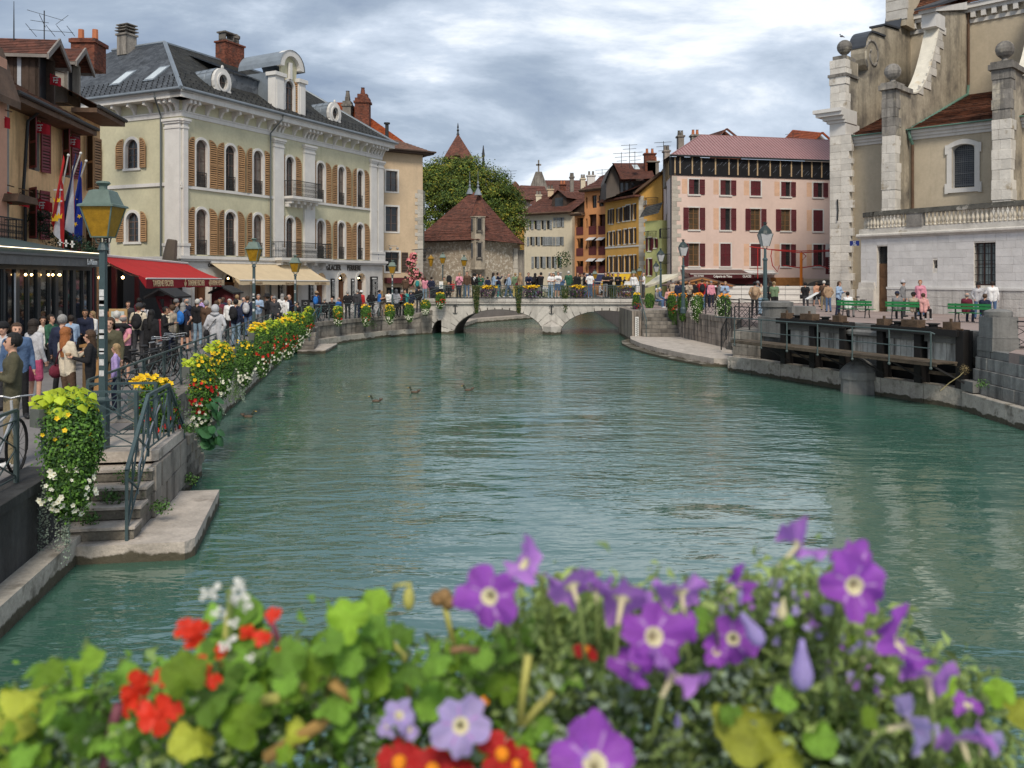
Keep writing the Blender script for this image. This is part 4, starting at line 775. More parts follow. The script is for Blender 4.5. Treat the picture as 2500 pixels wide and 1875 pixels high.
# ================= old houses on the left
OCH=M('weathered_ochre_render',(.72,.47,.24),var=.14,scale=.6,bump=.25,bs=14,streak=.45,scol=(.26,.17,.09),sthr=.5)
SALM=M('salmon_render',(.58,.31,.21),var=.1,scale=.7,bump=.2,streak=.15,scol=(.3,.18,.12))
GREYR=M('grey_render',(.27,.25,.22),var=.15,bump=.2,streak=.3,scol=(.1,.1,.09))
WOODD=M('dark_old_timber',(.055,.037,.028),rough=.8,var=.3,scale=3,bump=.4,bs=20)
REDSH=M('crimson_louvred_shutter',(.19,.03,.038),rough=.5,var=.15,orand=.1)
EAVE=M('dark_brown_eaves',(.115,.07,.045),rough=.75,var=.3)
def oldhouses():
 G=-2.65; th=math.atan2(.993,-.119)
 def base(u): return (-18.12-.119*u,26+.993*u)
 def mk(label,u0,u1,zt,wm,ops,fms,shm,off=0):
  x,y=base(u0); r=T('house',label,'building',(x,y,G)); f=Fr(r,0,0,th,G); f.A=f.A@Matrix.Translation((0,-off,0)); L_=u1-u0
  o2=[(a-u0,b-u0,c,d) for a,b,c,d in ops]
  mb=f.mb(); wall(mb,0,L_,G,zt,o2,mi=0,mr=1); mb.quad((L_,0,G),(L_,8,G),(L_,8,zt),(L_,0,zt)); mb.quad((0,0,G),(0,8,G),(0,8,zt),(0,0,zt)); mb.build('wall',[wm,GREYR],r)
  for i,o in enumerate(o2):
   window(f,*o,DKFR,cols=2,rows=3,d=.22); sm=shm[i]
   if sm: pair(f,o[0],o[1],o[2],o[3],.62,sm,ang=(.75,.2))
  return r,f,L_
 r,f,L_=mk('salmon pink house at the left edge with a grey stair bay',0,4.1,7.6,SALM,[(1,1.9,4.2,6.2),(2.6,3.4,.9,3.2)],None,[REDSH,None],.9)
 mb=f.mb(); mb.box(4.1,4.95,.3,1.2,G,6.9); mb.build('grey_bay',GREYR,r)
 mb=f.mb(); mb.prism([(3.7,2.62),(5.5,2.62),(5.3,2.85),(3.9,2.9)],-.5,.6); mb.build('door_canopy',EAVE,r)
 mb=f.mb()
 for p,q in (((-.35,5.9),(.25,7.8)),((.25,7.8),(5,10.2))): mb.add([(4.35,p[0],p[1]),(4.35,q[0],q[1]),(0,q[0],q[1]),(0,p[0],p[1]),(4.35,p[0],p[1]+.25),(4.35,q[0],q[1]+.25),(0,q[0],q[1]+.25),(0,p[0],p[1]+.25)],[(0,1,2,3),(4,7,6,5),(0,4,5,1),(0,3,7,4)])
 mb.build('roof_overhang',EAVE,r)
 f.put('balcony_railing',guardmesh(2.6,.8,.6),2.6,0,1.2)
 r,f,L_=mk('ochre house with crimson shutters and a timber dormer above the glazed terrace',4.9,12.5,6.6,OCH,[(8.0,9.0,4.25,6.3),(11.3,12.2,4.35,6.45),(8.0,8.9,1.5,3.5),(11.5,12.3,.9,3.3)],None,[REDSH]*4)
 def roof(r,f,L_,ze,zr,ov,m=TILEO,n=26):
  mb=f.mb(); courses(mb,(-.15,-ov,ze),(L_+.15,-ov,ze),(L_+.15,5.2,zr),(-.15,5.2,zr),n,.035,wob=.4); mb.build('roof',m,r)
  mb=f.mb(); mb.prism([(-.2,ze-.3),(L_+.15,ze-.3),(L_+.15,ze-.1),(-.2,ze-.1)],-ov,.0); mb.add([(L_+.12,-ov,ze-.28),(L_+.12,5.2,zr-.3),(L_+.12,5.2,zr+.04),(L_+.12,-ov,ze+.04),(L_+.2,-ov,ze-.28),(L_+.2,5.2,zr-.3),(L_+.2,5.2,zr+.04),(L_+.2,-ov,ze+.04)],[(0,1,2,3),(7,6,5,4),(3,2,6,7),(0,3,7,4),(0,4,5,1)]); mb.build('eaves',EAVE,r)
  mb=f.mb(); mb.tube([(-.2,-ov-.06,ze-.02),(L_+.2,-ov-.06,ze-.02)],.085,7); mb.build('gutter',IRON,r)
 roof(r,f,L_,6.62,10.4,.95)
 def dormer(f,r,u0,u1,y0,zb,ze,wallm,m,slats):
  um=(u0+u1)/2; zr=ze+(u1-u0)*.36
  mb=f.mb(); mb.box(u0,u0+.12,y0,4.5,zb,ze); mb.box(u1-.12,u1,y0,4.5,zb,ze); mb.box(u0,u0+.15,y0-.02,y0+.12,zb,ze); mb.box(u1-.15,u1,y0-.02,y0+.12,zb,ze); mb.box(u0,u1,y0,y0+.1,zb,zb+.4); mb.prism([(u0,ze-.05),(u1,ze-.05),(um,zr-.05)],y0,y0+.1); mb.build('dormer_wall',wallm,r)
  if slats:
   for k in range(8): mb=f.mb(); mb.box(u0-.03,u0-.005,y0+.35+k*.3,y0+.5+k*.3,zb+.6,ze-.1); mb.build('slat',M('pale_gap',(.35,.38,.42),rough=.4) if k%2 else WOODD,r)
  mb=f.mb(); o_=.35
  for s_ in (-1,1):
   a=(u0-o_ if s_<0 else u1+o_); za=ze-o_*.55
   courses(mb,(a,y0-.5,za),(a,5.5,za),(um,5.5,zr+.1),(um,y0-.5,zr+.1),9,.03)
  mb.build('dormer_roof',m,r)
  mb=f.mb()
  for s_ in (-1,1):
   a=(u0-o_ if s_<0 else u1+o_); za=ze-o_*.55
   mb.prism([(a,za-.2),(a,za+.04),(um,zr+.16),(um,zr-.1)] if s_<0 else [(um,zr-.1),(um,zr+.16),(a,za+.04),(a,za-.2)],y0-.56,y0-.48); mb.box(min(a,a+.01),max(a,a+.01),y0-.5,5.5,za-.14,za)
  mb.build('barge_board',M('grey_barge_board',(.20,.18,.165),var=.2),r)
  mb=f.mb(); mb.box(u0+.15,u1-.15,y0+.3,y0+.35,zb+.4,ze); mb.build('dark_opening',SIGNK,r)
 dormer(f,r,4.7,6.4,.3,6.9,9.3,WOODD,TILE,1)
 mb=f.mb(); mb.tube([(2.3,-.9,6.5),(2.3,-.3,6.0),(2.25,-.15,3.2),(2.5,-.12,2.9),(2.5,-.12,0)],.06,8); mb.build('downpipe',IRON,r)
 r,f,L_=mk('small ochre house with ochre shutters squeezed between the crimson-shuttered house and the mansion',12.5,15.9,7.6,OCH,[(1.6+12.5,2.4+12.5,4.0,6.6),(1.5+12.5,2.4+12.5,.6,3.4)],None,[OCHSH,OCHSH])
 roof(r,f,L_,7.62,11.0,1.1,n=24); dormer(f,r,1.2,2.8,.7,8.0,10.0,GREYR,TILE,0)
 # masts
 x=X(108,37); t=T('tv_aerial','large television aerial with several arms on the old roofs at the upper left','aerial',(x,37,9.8)); mb=MB(); z=lambda py:(675-py)/FP*37-9.8
 mb.tube([(0,0,0),(0,0,z(26))],.025,6); mb.build('mast',IRON,t)
 P_=lambda px,py,dy=0: ((px-108)/FP*37,dy,z(py))
 mb=MB()
 for a,b in [((66,24),(146,45)),((74,49),(110,51)),((71,72),(170,75)),((136,60),(158,32)),((62,57),(80,85)),((138,62),(150,83)),((163,63),(174,84)),((96,35),(102,62)),((112,61),(126,85))]: mb.tube([P_(*a),P_(*b,.3)],.012,4)
 mb.build('aerial_arm',IRON,t)
 t=T('whip_mast','thin vertical mast at the top left corner','mast',(X(34,36),36,9.6)); mb=MB(); mb.tube([(0,0,0),(0,0,(675-60)/FP*36-9.6),(0,0,(675-3)/FP*36-9.6)],[.03,.025,.012],5); mb.build('pole',IRON,t)
oldhouses()
def redflags():
 FB=M('red_pennant_cloth',(.45,.02,.035),rough=.7,var=.1,bump=0,transl=.2)
 for i,(px,py,y,s) in enumerate([(138,195,37,.42),(5,294,30,.5),(98,311,34,.6),(180,346,37.5,.5),(10,477,30.5,.5),(57,488,33,.45),(104,500,34.5,.6)]):
  p=W(px,py,y); wheres=['by the timber dormer','at the left edge under the roof','beside the upper left crimson shutter','beside the upper right crimson shutter','at the left edge above the balcony','by the grey door above the terrace','beside the lower crimson shutter']
  t=T('pennant','small red pennant on a slanted rod '+wheres[i],'pennant',p,0,'red pennants on rods along the old houses')
  mb=MB(); mb.tube([(-1.3,.2,.75),(.35,0,.3)],.022,5); mb.tube([(-1.1,.2,-.8),(-.1,0,.3)],.018,5); mb.build('rod',EAVE,t)
  mb=MB(); n=5
  for k in range(n): a=-.28+.56*s/.5*k/n;b=-.28+.56*s/.5*(k+1)/n; mb.add([(a,.03*math.sin(k*1.3),.28-.04*k),(b,.03*math.sin(k*1.3+1.3),.24-.04*k),(b,.03*math.sin(k*1.3+1.3),-.18-.03*k),(a,.03*math.sin(k*1.3),-.2-.02*k)],[(0,1,2,3)])
  mb.build('cloth',FB,t)
  mb=MB(); 
  for q in ((-.12,.1,.13,.12),(-.12,-.02,.1,.0),(-.02,-.12,.08,-.1),(-.1,-.1,-.08,.12),(.04,-.1,.06,.12)): mb.box(min(q[0],q[2]),max(q[0],q[2]),-.06,-.055,min(q[1],q[3])-.03,max(q[1],q[3])-.01)
  mb.build('emblem',CHALK,t)
redflags()
def flags():
 def flag(label,top,bot,y,bands,w_,L_,deco=None):
  """hanging cloth from a slanted pole; bands = [(frac0,frac1,mat)] across the cloth"""
  a=W(*top,y);b=W(*bot,y+.6); t=T('flag',label,'flag',b,0,'flags on slanted poles above the glazed terrace')
  mb=MB(); mb.tube([(0,0,0),a-b],.028,6); mb.ball(tuple(a-b),.06,6); mb.build('pole',M('white_pole',(.6,.6,.58)),t)
  top_=a-b; n=12; m_=9
  mats=[]; mb=MB()
  for _,_,mt in bands:
   if mt not in mats: mats.append(mt)
  def P(i,j): # i across 0..1 from pole outward, j down 0..1
   s=i; base=top_*(1-.62*s)+Vector((0,-.05,0)); x=base.x*(1-j*.35)+(s-.5)*(.25+.55*j)*w_+.06*math.sin(s*9+j*2); z=base.z-j*L_*(1-.12*s); yy=base.y-.1-.1*math.sin(s*11+j*3)*j
   return (x,yy,z)
  for k in range(n):
   for j in range(m_):
    f0,f1,g0,g1=k/n,(k+1)/n,j/m_,(j+1)/m_; c=(f0+f1)/2; mt=[q for q in bands if q[0]<=c<=q[1]][0][2] if bands[0][1]<=1 else None
    mb.add([P(f0,g0),P(f1,g0),P(f1,g1),P(f0,g1)],[(0,1,2,3)],mats.index(mt))
  mb.build('cloth',mats,t,smooth=True)
  if deco: deco(t,P)
  return t
 RB=M('flag_red',(.55,.03,.03),rough=.75,bump=0,transl=.25); WB=M('flag_white',(.66,.66,.7),rough=.75,bump=0,transl=.25); NB=M('flag_navy',(.03,.035,.10),rough=.75,bump=0,transl=.2); EB=M('flag_royal_blue',(.01,.03,.26),rough=.75,bump=0,transl=.2); YB=M('flag_yellow',(.8,.5,.03),rough=.75,bump=0)
 def stars(t,P):
  for i,(s,j) in enumerate([(.4,.42),(.55,.75),(.7,.6)]):
   x,y_,z=P(s,j); mb=MB(); mb.add([(x+.11*(1 if k%2 else .45)*math.sin(PI*k/5),y_-.14,z+.11*(1 if k%2 else .45)*math.cos(PI*k/5)) for k in range(10)],[tuple(range(10))]); mb.build('star',YB,t)
 def crest(t,P):
  for s,j in ((.45,.72),(.3,.5),(.6,.6)):
   x,y_,z=P(s,j); mb=MB(); mb.add([(x-.12,y_-.13,z-.12),(x+.12,y_-.13,z-.12),(x+.14,y_-.13,z+.08),(x+.06,y_-.13,z-.02),(x,y_-.13,z+.12),(x-.06,y_-.13,z-.02),(x-.14,y_-.13,z+.08)],[tuple(range(7))]); mb.build('crown',YB,t)
  for s,j in ((.5,.25),(.55,.4)):
   x,y_,z=P(s,j); mb=MB(); mb.box(x-.18,x+.16,y_-.13,y_-.125,z-.03,z+.03); mb.build('stripe',WB,t)
 flag('red and white regional flag with yellow crowns, leftmost of the three large flags',(167,379),(138,530),33,[(0,.3,RB),(.3,.62,WB),(.62,1,RB)],.9,2.6,crest)
 flag('blue white and red tricolour flag, middle of the three large flags',(197,374),(158,486),34,[(0,.4,NB),(.4,.72,WB),(.72,1,RB)],1,2.7)
 flag('dark blue flag with yellow stars, rightmost of the three large flags',(210,393),(182,480),35,[(0,1,EB)],1,3.0,stars)
flags()
# ================= glazed terrace
FR_=M('anthracite_frame',(.035,.04,.043),rough=.45)
GREYC=M('grey_awning_cloth',(.15,.145,.14),rough=.85,var=.12,bump=.2,bs=6)
SHAD=M('dark_teal_roof_sheet',(.05,.075,.075),rough=.5,var=.15)
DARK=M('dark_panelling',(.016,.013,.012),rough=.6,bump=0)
def terrace():
 G=-2.65; r=T('glazed_terrace','glazed restaurant terrace with a grey lettered valance at the left edge','restaurant terrace',(-13.4,20,G)); d=Vector((-.12,1)).normalized(); th=math.atan2(d.y,d.x); f=Fr(r,0,0,th,G); L_=10.07
 def uy(y): return (y-20)/.993
 mb=f.mb(); mb.add([(0,-.25,.72),(L_+.05,-.25,.72),(L_-.6,4,1.6),(0,4,1.6)],[(0,1,2,3)]); mb.add([(L_+.05,-.25,.72),(L_+.05,4,.72),(L_-.6,4,1.6)],[(0,1,2)]); mb.box(0,L_+.05,-.3,-.2,.62,.8); mb.build('roof',SHAD,r)
 mb=f.mb(); mb.box(0,L_,-.34,-.30,.785,.80); mb.build('light_strip',M('warm_light_strip',(1,.8,.55),emit=1.6,var=0,bump=0),r)
 mb=f.mb(); n=60
 for i in range(n):
  a,b=L_*i/n,L_*(i+1)/n; ya,yb=-.36+.03*math.sin(i*1.9)*math.sin(i*.7),-.36+.03*math.sin((i+1)*1.9)*math.sin((i+1)*.7); mb.quad((a,ya,.33),(b,yb,.33),(b,-.36,.62),(a,-.36,.62))
 mb.box(0,L_,-.42,-.3,.60,.66); mb.build('valance',GREYC,r); text('La Maison',.26,CHALK,'valance_lettering',r,f.A@Matrix.Translation((L_-1.35,-.43,.40)),.004,font_shear=.25,sx=.85)
 ys=[20.6,21.6,22.6,23.4,24.2,24.9,25.6,26.4,26.9,27.7,28.3,29.1,29.8]
 mb=f.mb(); mb.box(0,L_,0,.12,.2,.35); mb.box(0,L_,0,.1,G,G+.12); mb.build('frame_rail',FR_,r)
 for i,y in enumerate(ys): mb=f.mb(); w_=.05 if i%2 else .11; mb.box(uy(y)-w_,uy(y)+w_,0,.12,G,.2); mb.build('post',FR_,r)
 for a,b in zip(ys,ys[1:]): mb=f.mb(); mb.quad((uy(a)+.08,.06,G+.12),(uy(b)-.08,.06,G+.12),(uy(b)-.08,.06,.2),(uy(a)+.08,.06,.2)); mb.build('pane',M('terrace_glass',(.012,.013,.014),rough=.04,var=.4,scale=.9,bump=.02,bs=2,spec=.6),r)
 mb=f.mb(); mb.tube([(uy(23.9),-.05,G+.3),(uy(23.9),-.05,.1)],.035,6); mb.build('door_handle',M('bare_steel'),r)
 mb=f.mb(); mb.box(L_-.1,L_+.02,-.02,.1,G,.3); mb.build('red_post',M('maroon_painted_post',(.12,.015,.02)),r)
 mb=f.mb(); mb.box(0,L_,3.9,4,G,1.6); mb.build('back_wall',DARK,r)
 for i in range(16):
  u=rnd(3.2,9.9); mb=f.mb(); mb.ball((u,-.12 if i%3==0 else .8,rnd(.12,.3) if i%3 else .05),.035,6); mb.build('light_bulb',LAMPG,r)
terrace()
def garland():
 t=T('evergreen_garland','dark evergreen garland with white letters on the wall above the glazed terrace','garland',(X(165,34),34,1.2)); P=[];N=[]
 for px,py,r_ in [(85,530,.35),(95,555,.45),(118,560,.5),(135,585,.5),(150,575,.45),(108,525,.35),(165,590,.5),(185,590,.5),(205,605,.45),(222,612,.3),(140,548,.3)]:
  c=W(px,py,34)-t.location; p,n=ell(260,tuple(c),(r_,r_,r_*.7),.5,1.,.3); P.append(p);N.append(n)
 P=np.concatenate(P);N=np.concatenate(N); link('foliage',npmesh('g',[leafarr(P,N,RG.uniform(.06,.14,len(P)),asp=.35)],[M('fir_green',(.02,.045,.025),rough=.7,bump=0,island=.5)]),t,kind='stuff')
 for i in range(3): mb=MB(Matrix.Translation(W(146+i*15,592+i*2,32.5)-t.location)); mb.box(-.03,.03,0,.03,-.13,.13); mb.box(-.09,.09,0,.03,-.02,.02); mb.build('letter',CHALK,t)
 l=T('wall_lantern','black bracket lantern on the wall left of the large flags','lantern',W(140,560,33.4)); mb=MB(); mb.lathe([(.06,0),(.16,.5),(.2,.52),(.05,.62)],6); mb.build('lantern_body',IRON,l); mb=MB(); mb.lathe([(.05,.05),(.13,.45)],6,(0,-.02,0)); mb.build('lantern_glass',M('orange_lantern_glass',(.3,.1,.03),rough=.3),l); mb=MB(); mb.tube([(-.8,.5,.5),(0,0,.62)],.02,4); mb.build('arm',IRON,l)
 s=T('hanging_sign','white-edged black hanging sign behind the near lamp post','sign',W(259,600,38)); mb=MB(); mb.box(-.16,.16,0,.04,-.9,.9); mb.build('sign_board',M('sign_white',(.6,.6,.58)),s); mb=MB(); mb.box(-.12,.12,-.02,-.001,-.84,.84); mb.build('sign_face',SIGNK,s); mb=MB(); rowtext(mb,0,.7,.16,-.021,14,3); mb.build('sign_lettering',CHALK,s)
garland()
def canopy(label,bn,bf,ff,fn,hv,mat,vm,txt,sz,tm,name='awning',sag=.08,side=True):
 """bn,bf back corners; ff,fn front corners"""
 bn,bf,ff,fn=map(Vector,(bn,bf,ff,fn)); r=T(name,label,'awning',tuple(fn)); o=r.location
 mb=MB(Matrix.Translation(-o)); n=14;m_=6
 def P(i,j): a=bn.lerp(bf,i);b=fn.lerp(ff,i); return a.lerp(b,j)-Vector((0,0,sag*math.sin(PI*j)*(1-.15*math.cos(i*n*PI*1.0))))
 for i in range(n):
  for j in range(m_): mb.add([P(i/n,j/m_),P((i+1)/n,j/m_),P((i+1)/n,(j+1)/m_),P(i/n,(j+1)/m_)],[(0,1,2,3)])
 mb.build('canopy_cloth',mat,r,smooth=True)
 mb=MB(Matrix.Translation(-o)); k=40
 for i in range(k):
  a=fn.lerp(ff,i/k);b=fn.lerp(ff,(i+1)/k); mb.add([a,b,b-Vector((0,0,hv+.015*math.sin(i+1))),a-Vector((0,0,hv+.015*math.sin(i)))],[(0,1,2,3)])
 if side:
  a,b=bn,fn; mb.add([fn,fn-Vector((0,0,hv)),bn.lerp(fn,.85)-Vector((0,0,.12)),bn.lerp(fn,.85)],[(0,1,2,3)])
 mb.build('valance',vm,r)
 mb=MB(Matrix.Translation(-o)); mb.tube([fn,ff],.035,6); mb.tube([bn+Vector((0,0,.04)),bf+Vector((0,0,.04))],.07,6)
 for q in (.08,.5,.92): mb.tube([bn.lerp(bf,q)-Vector((0,0,.25)),(bn.lerp(bf,q)+fn.lerp(ff,q))/2-Vector((0,0,.3)),fn.lerp(ff,q)-Vector((0,0,.03))],.025,5)
 mb.build('awning_frame',TRIM,r)
 d=(ff-fn); L_=d.length; th=math.atan2(d.y,d.x); nrm=Vector((math.sin(th),-math.cos(th),0))
 for q,s in txt:
  p=fn+d*q-Vector((0,0,hv*.80))+nrm*.03-o
  text(s,sz,tm,'valance_lettering',r,Matrix.Translation(p)@Matrix.Rotation(th,4,'Z')@Matrix.Rotation(-math.asin(d.z/L_),4,'Y'),.004,sx=.8)
 return r
REDC=M('red_awning_cloth',(.46,.025,.025),rough=.8,var=.08,bump=.1,transl=.15); REDV=M('crimson_valance_cloth',(.27,.012,.02),rough=.8,var=.1,bump=.1)
CREAM=M('cream_awning_cloth',(.62,.50,.33),rough=.85,var=.07,bump=.1,transl=.12)
canopy('bright red tavern awning with gold lettering on its crimson valance',W(236,625,36),W(458,645,48.5),W(541,681,45),W(357,680,35),.40,REDC,REDV,[(.18,'TAVERNE FISCHER'),(.45,'⚜'),(.60,'TAVERNE FISCHER'),(.80,'⚜'),(.92,'TAVERNE FISCHER')],.36,M('pale_gold_lettering',(.75,.55,.32),bump=0,var=0))
canopy('cream café awning with faint brown lettering in front of the mansion',W(515,642.5,51),W(745,647,59),W(805,686,58.2),W(585,684,50.3),.27,CREAM,CREAM,[(.16,'CRÊPES - GAUFRES'),(.52,'Glacier Perrière'),(.88,'GLACES - BOISSONS')],.17,M('faint_brown_lettering',(.25,.17,.1),bump=0,var=0))
def tavern():
 G=-2.65; r=T('tavern_front','dark timber tavern front with lanterns under the red awning','tavern',(-18.6,33,G)); f=Fr(r,0,0,math.atan2(.993,-.119),G)
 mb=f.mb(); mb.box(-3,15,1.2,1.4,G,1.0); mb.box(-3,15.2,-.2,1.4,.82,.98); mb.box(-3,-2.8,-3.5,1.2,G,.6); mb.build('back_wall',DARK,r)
 for u in (-2.2,1.5,5,8.5,12): mb=f.mb(); mb.box(u,u+.2,-.5,-.3,G,.8); mb.build('post',M('tavern_timber',(.10,.02,.025)),r)
 for u,w_,m_ in ((2.2,.7,TRIM),(6,.9,TRIM),(10,.8,TRIM),(4,1.0,M('maroon_fascia')),(7.4,.9,WOODD)): mb=f.mb(); mb.box(u,u+w_,1.1,1.19,G+.5,.3); mb.build('wall_panel',m_,r)
 for i in range(9): mb=f.mb(); u=-2+i*1.6; mb.ball((u,-.6 if i%2 else .3,-.05),.07,8); mb.build('lamp_bulb',LAMPG,r)
 mb=MB(Matrix.Translation(-r.location)); mb.slab([(-18.7,48.6),(-20.4,49.5),(-27,52.6),(-27.1,52.3),(-20.5,49.2),(-18.8,48.3)],G,.6); mb.build('side_panelling',DARK,r)  # added dark slab, its colour stands for shade under the awning
 p=W(408,620,47); t=T('folded_parasol','folded grey-brown parasol standing above the red awning by the mansion corner','parasol',(p.x,p.y,0)); mb=MB(); mb.lathe([(.1,-.2),(.42,0),(.36,1.0),(.28,1.7),(.2,1.75)],10,(0,0,.3)); mb.build('folded_cloth',M('taupe_cloth',(.12,.10,.08),bump=.3),t); mb=MB(); mb.tube([(0,0,-2.6),(0,0,.4)],.03,6); mb.build('pole',IRON,t); t.rotation_euler=(0,R(8),0)
tavern()
def kiosk(label,px,py,y,w_,roofpy,wallm,roofm,open_):
 p=W(px,py,y); G=-2.65; zr=(675-roofpy)/FP*y; r=T('wooden_kiosk',label,'kiosk',(p.x,y,G)); ze=zr-w_*.22
 mb=MB(Matrix.Translation((0,0,-G)))
 for s_ in (-1,1): mb.add([(s_*(w_/2+.08),-.9,ze-.1),(s_*(w_/2+.08),.9,ze-.1),(0,.9,zr),(0,-.9,zr),(s_*(w_/2+.08),-.9,ze-.18),(s_*(w_/2+.08),.9,ze-.18),(0,.9,zr-.08),(0,-.9,zr-.08)],[(0,1,2,3),(4,7,6,5),(0,3,7,4),(0,4,5,1)])
 mb.build('roof',roofm,r)
 mb=MB(Matrix.Translation((0,0,-G))); 
 if open_:
  mb.box(-.12,.12,-.1,.1,G,zr-.3); mb.tube([(-w_*.42,0,ze-.1),(-w_*.3,0,ze-.5),(-.05,0,ze-1.1)],.07,5); mb.tube([(w_*.42,0,ze-.1),(w_*.3,0,ze-.5),(.05,0,ze-1.1)],.07,5); mb.box(-w_*.4,w_*.4,-.08,.08,ze-.22,ze-.1); mb.box(-.3,.3,-.25,.25,G,G+.9)
 else:
  mb.box(-w_/2,w_/2,-.6,.6,G,ze-.15); mb.prism([(-w_/2,ze-.15),(w_/2,ze-.15),(0,zr-.12)],-.6,.6)
  for k in range(7): mb.box(-w_/2+.1+k*(w_-.2)/7,-w_/2+.06+(k+1)*(w_-.2)/7,-.63,-.6,G+.1,ze-.25)
 mb.build('timber_body',wallm,r); return r
kiosk('open maroon timber menu stand with a small black gable roof under the red awning',410,705,35.5,1.1,703,M('rose_painted_timber',(.19,.035,.045),rough=.5),SIGNK,True)
kiosk('closed maroon wooden kiosk with a dark roof between the red and the cream awnings',552,700,46,1.15,697,M('maroon_boards',(.09,.015,.02),rough=.5),IRON,False)
# ================= lamp posts
LAMPO=M('amber_lamp_glass',(.28,.155,.012),rough=.35,var=.25,scale=9,bump=.1,bs=30)
LAMPW=M('frosted_lamp_glass',(.42,.43,.44),rough=.3,var=.15,bump=0)
LGRN=M('verdigris_lamp_hood',(.105,.15,.13),rough=.5,var=.2,bump=.1)
STICK=M('sticker_paper',(.5,.5,.5),var=.3,scale=30,bump=0)
def lamp(label,px,y,g,htop,kind=0,group='green street lamps with amber glass',scale=1.,stick=0):
 """htop: height of the lantern top above the eye"""
 x=X(px,y); r=T('street_lamp',label,'street lamp',(x,y,g),0,group); H=htop-g; s=scale
 hl=.98*s; zb=H-hl
 mb=MB()
 if kind==0: mb.lathe([(.10*s,0),(.10*s,.75),(.07*s,.8),(.062*s,zb-.12)],4,ph=PI/4); mb.lathe([(.09*s,zb-.14),(.05*s,zb-.02)],8)
 else: mb.lathe([(.17*s,0),(.17*s,.25),(.11*s,.35),(.11*s,.9),(.13*s,.95),(.13*s,1.05),(.085*s,1.1),(.075*s,zb-.6),(.10*s,zb-.55),(.10*s,zb-.5),(.055*s,zb-.45),(.05*s,zb-.05)],10)
 mb.build('post',GREENIRON,r)
 mb=MB(); a=.125*s;b=.235*s; z0=zb+.06;z1=zb+.52*s
 mb.add([(-a,-a,z0),(a,-a,z0),(a,a,z0),(-a,a,z0),(-b,-b,z1),(b,-b,z1),(b,b,z1),(-b,b,z1)],[(0,3,2,1),(0,1,5,4),(1,2,6,5),(2,3,7,6),(3,0,4,7)]); mb.build('lantern_glass',LAMPO if kind==0 else LAMPW,r)
 mb=MB()
 if kind==0:
  for cx in (-1,1):
   for cy in (-1,1): mb.tube([(cx*a,cy*a,z0-.01),(cx*(b+.004),cy*(b+.004),z1)],.013*s,4)
  for c0,c1 in (((-1,-1),(1,-1)),((1,-1),(1,1)),((1,1),(-1,1)),((-1,1),(-1,-1))): mb.tube([(c0[0]*a,c0[1]*a,z0),(c1[0]*a,c1[1]*a,z0)],.013*s,4)
 else:
  for cx in (-1,1):
   for cy in (-1,1): mb.tube([(cx*a,cy*a,z0-.01),(cx*(b+.004),cy*(b+.004),z1)],.016*s,4)
 for q in range(4): t=q*PI/2+PI/4; mb.tube([(.03*s*math.cos(t),.03*s*math.sin(t),zb-.06),(.10*s*math.cos(t),.10*s*math.sin(t),zb-.02),(.12*s*math.cos(t),.12*s*math.sin(t),z0)],.011*s,4)
 mb.build('lantern_frame',LGRN if kind==0 else GREENIRON,r)
 mb=MB(); q=1.414
 if kind==0: mb.lathe([(.275*s*q,z1),(.27*s*q,z1+.03*s),(.22*s*q,z1+.05*s),(.15*s*q,z1+.25*s),(.10*s*q,z1+.27*s)],4,ph=PI/4); mb.lathe([(.06*s,z1+.27*s),(.06*s,z1+.33*s),(.11*s,z1+.37*s),(.09*s,z1+.40*s)],12)
 else:
  mb.lathe([(.28*s,z1),(.27*s,z1+.04),(.24*s,z1+.12*s),(.15*s,z1+.24*s),(.07*s,z1+.32*s),(.045*s,z1+.36*s),(.08*s,z1+.38*s),(.02*s,z1+.40*s),(.03*s,z1+.46*s)],12)
  for t in range(6): mb.tube([(.05*math.cos(t),.05*math.sin(t),z1+.36*s),(.09*s*math.cos(t),.09*s*math.sin(t),z1+.46*s)],.012,3)
 mb.build('lantern_hood',LGRN if kind==0 else M('dark_green_hood',(.03,.045,.045),rough=.4),r)
 for k in range(stick):
  z=rnd(1.1,2.5); mb=MB(); mb.box(-.036,.036,-.056*s,-.053*s,z,z+rnd(.05,.11)); mb.build('sticker',STICK,r)
 return r
lamp('large amber lamp on a sticker-covered post, nearest of all on the left bank',252,13.3,-2.66,(675-440)/FP*13.3+.04,stick=11)
lamp('amber street lamp standing right of the red awning in front of the mansion',620,32,-2.65,(675-578)/FP*32,stick=8)
lamp('amber street lamp in front of the right half of the cream awning',721,43.5,-2.65,(675-620)/FP*43.5,stick=6)
lamp('small amber street lamp by the right corner of the mansion',958,56,-2.65,(675-633)/FP*56,stick=5)
lamp('amber street lamp before the stone pavilion wall, left one of the pair',1081,68,-1.9,(675-615)/FP*68)
lamp('amber street lamp before the stone pavilion wall, right one of the pair',1133,68,-1.9,(675-621)/FP*68)
lamp('tall dark green lamp with frosted glass beside the round grey pier',1868,38,-2.05,(675-542)/FP*38,1,'dark green street lamps with frosted glass',1.15)
lamp('dark green lamp with frosted glass in front of the left windows of the pink building',1668,48,-2.05,(675-584)/FP*48,1,'dark green street lamps with frosted glass')
lamp('dark green lamp with frosted glass beside the cream parasol',1613,60,-2.05,(675-606)/FP*60,1,'dark green street lamps with frosted glass')
lamp('small far lamp with frosted glass left of the pink building',1602,72,-2.05,(675-638)/FP*72,1,'dark green street lamps with frosted glass',.95)
for px,top,wh in ((1547,658,'left of two before the yellow house'),(1561,653,'right of two before the yellow house'),(1357,663,'before the cream house'),(1452,660,'before the orange house')): lamp('small far amber street lamp, '+wh,px,84,-2,(675-top)/FP*84+.1)
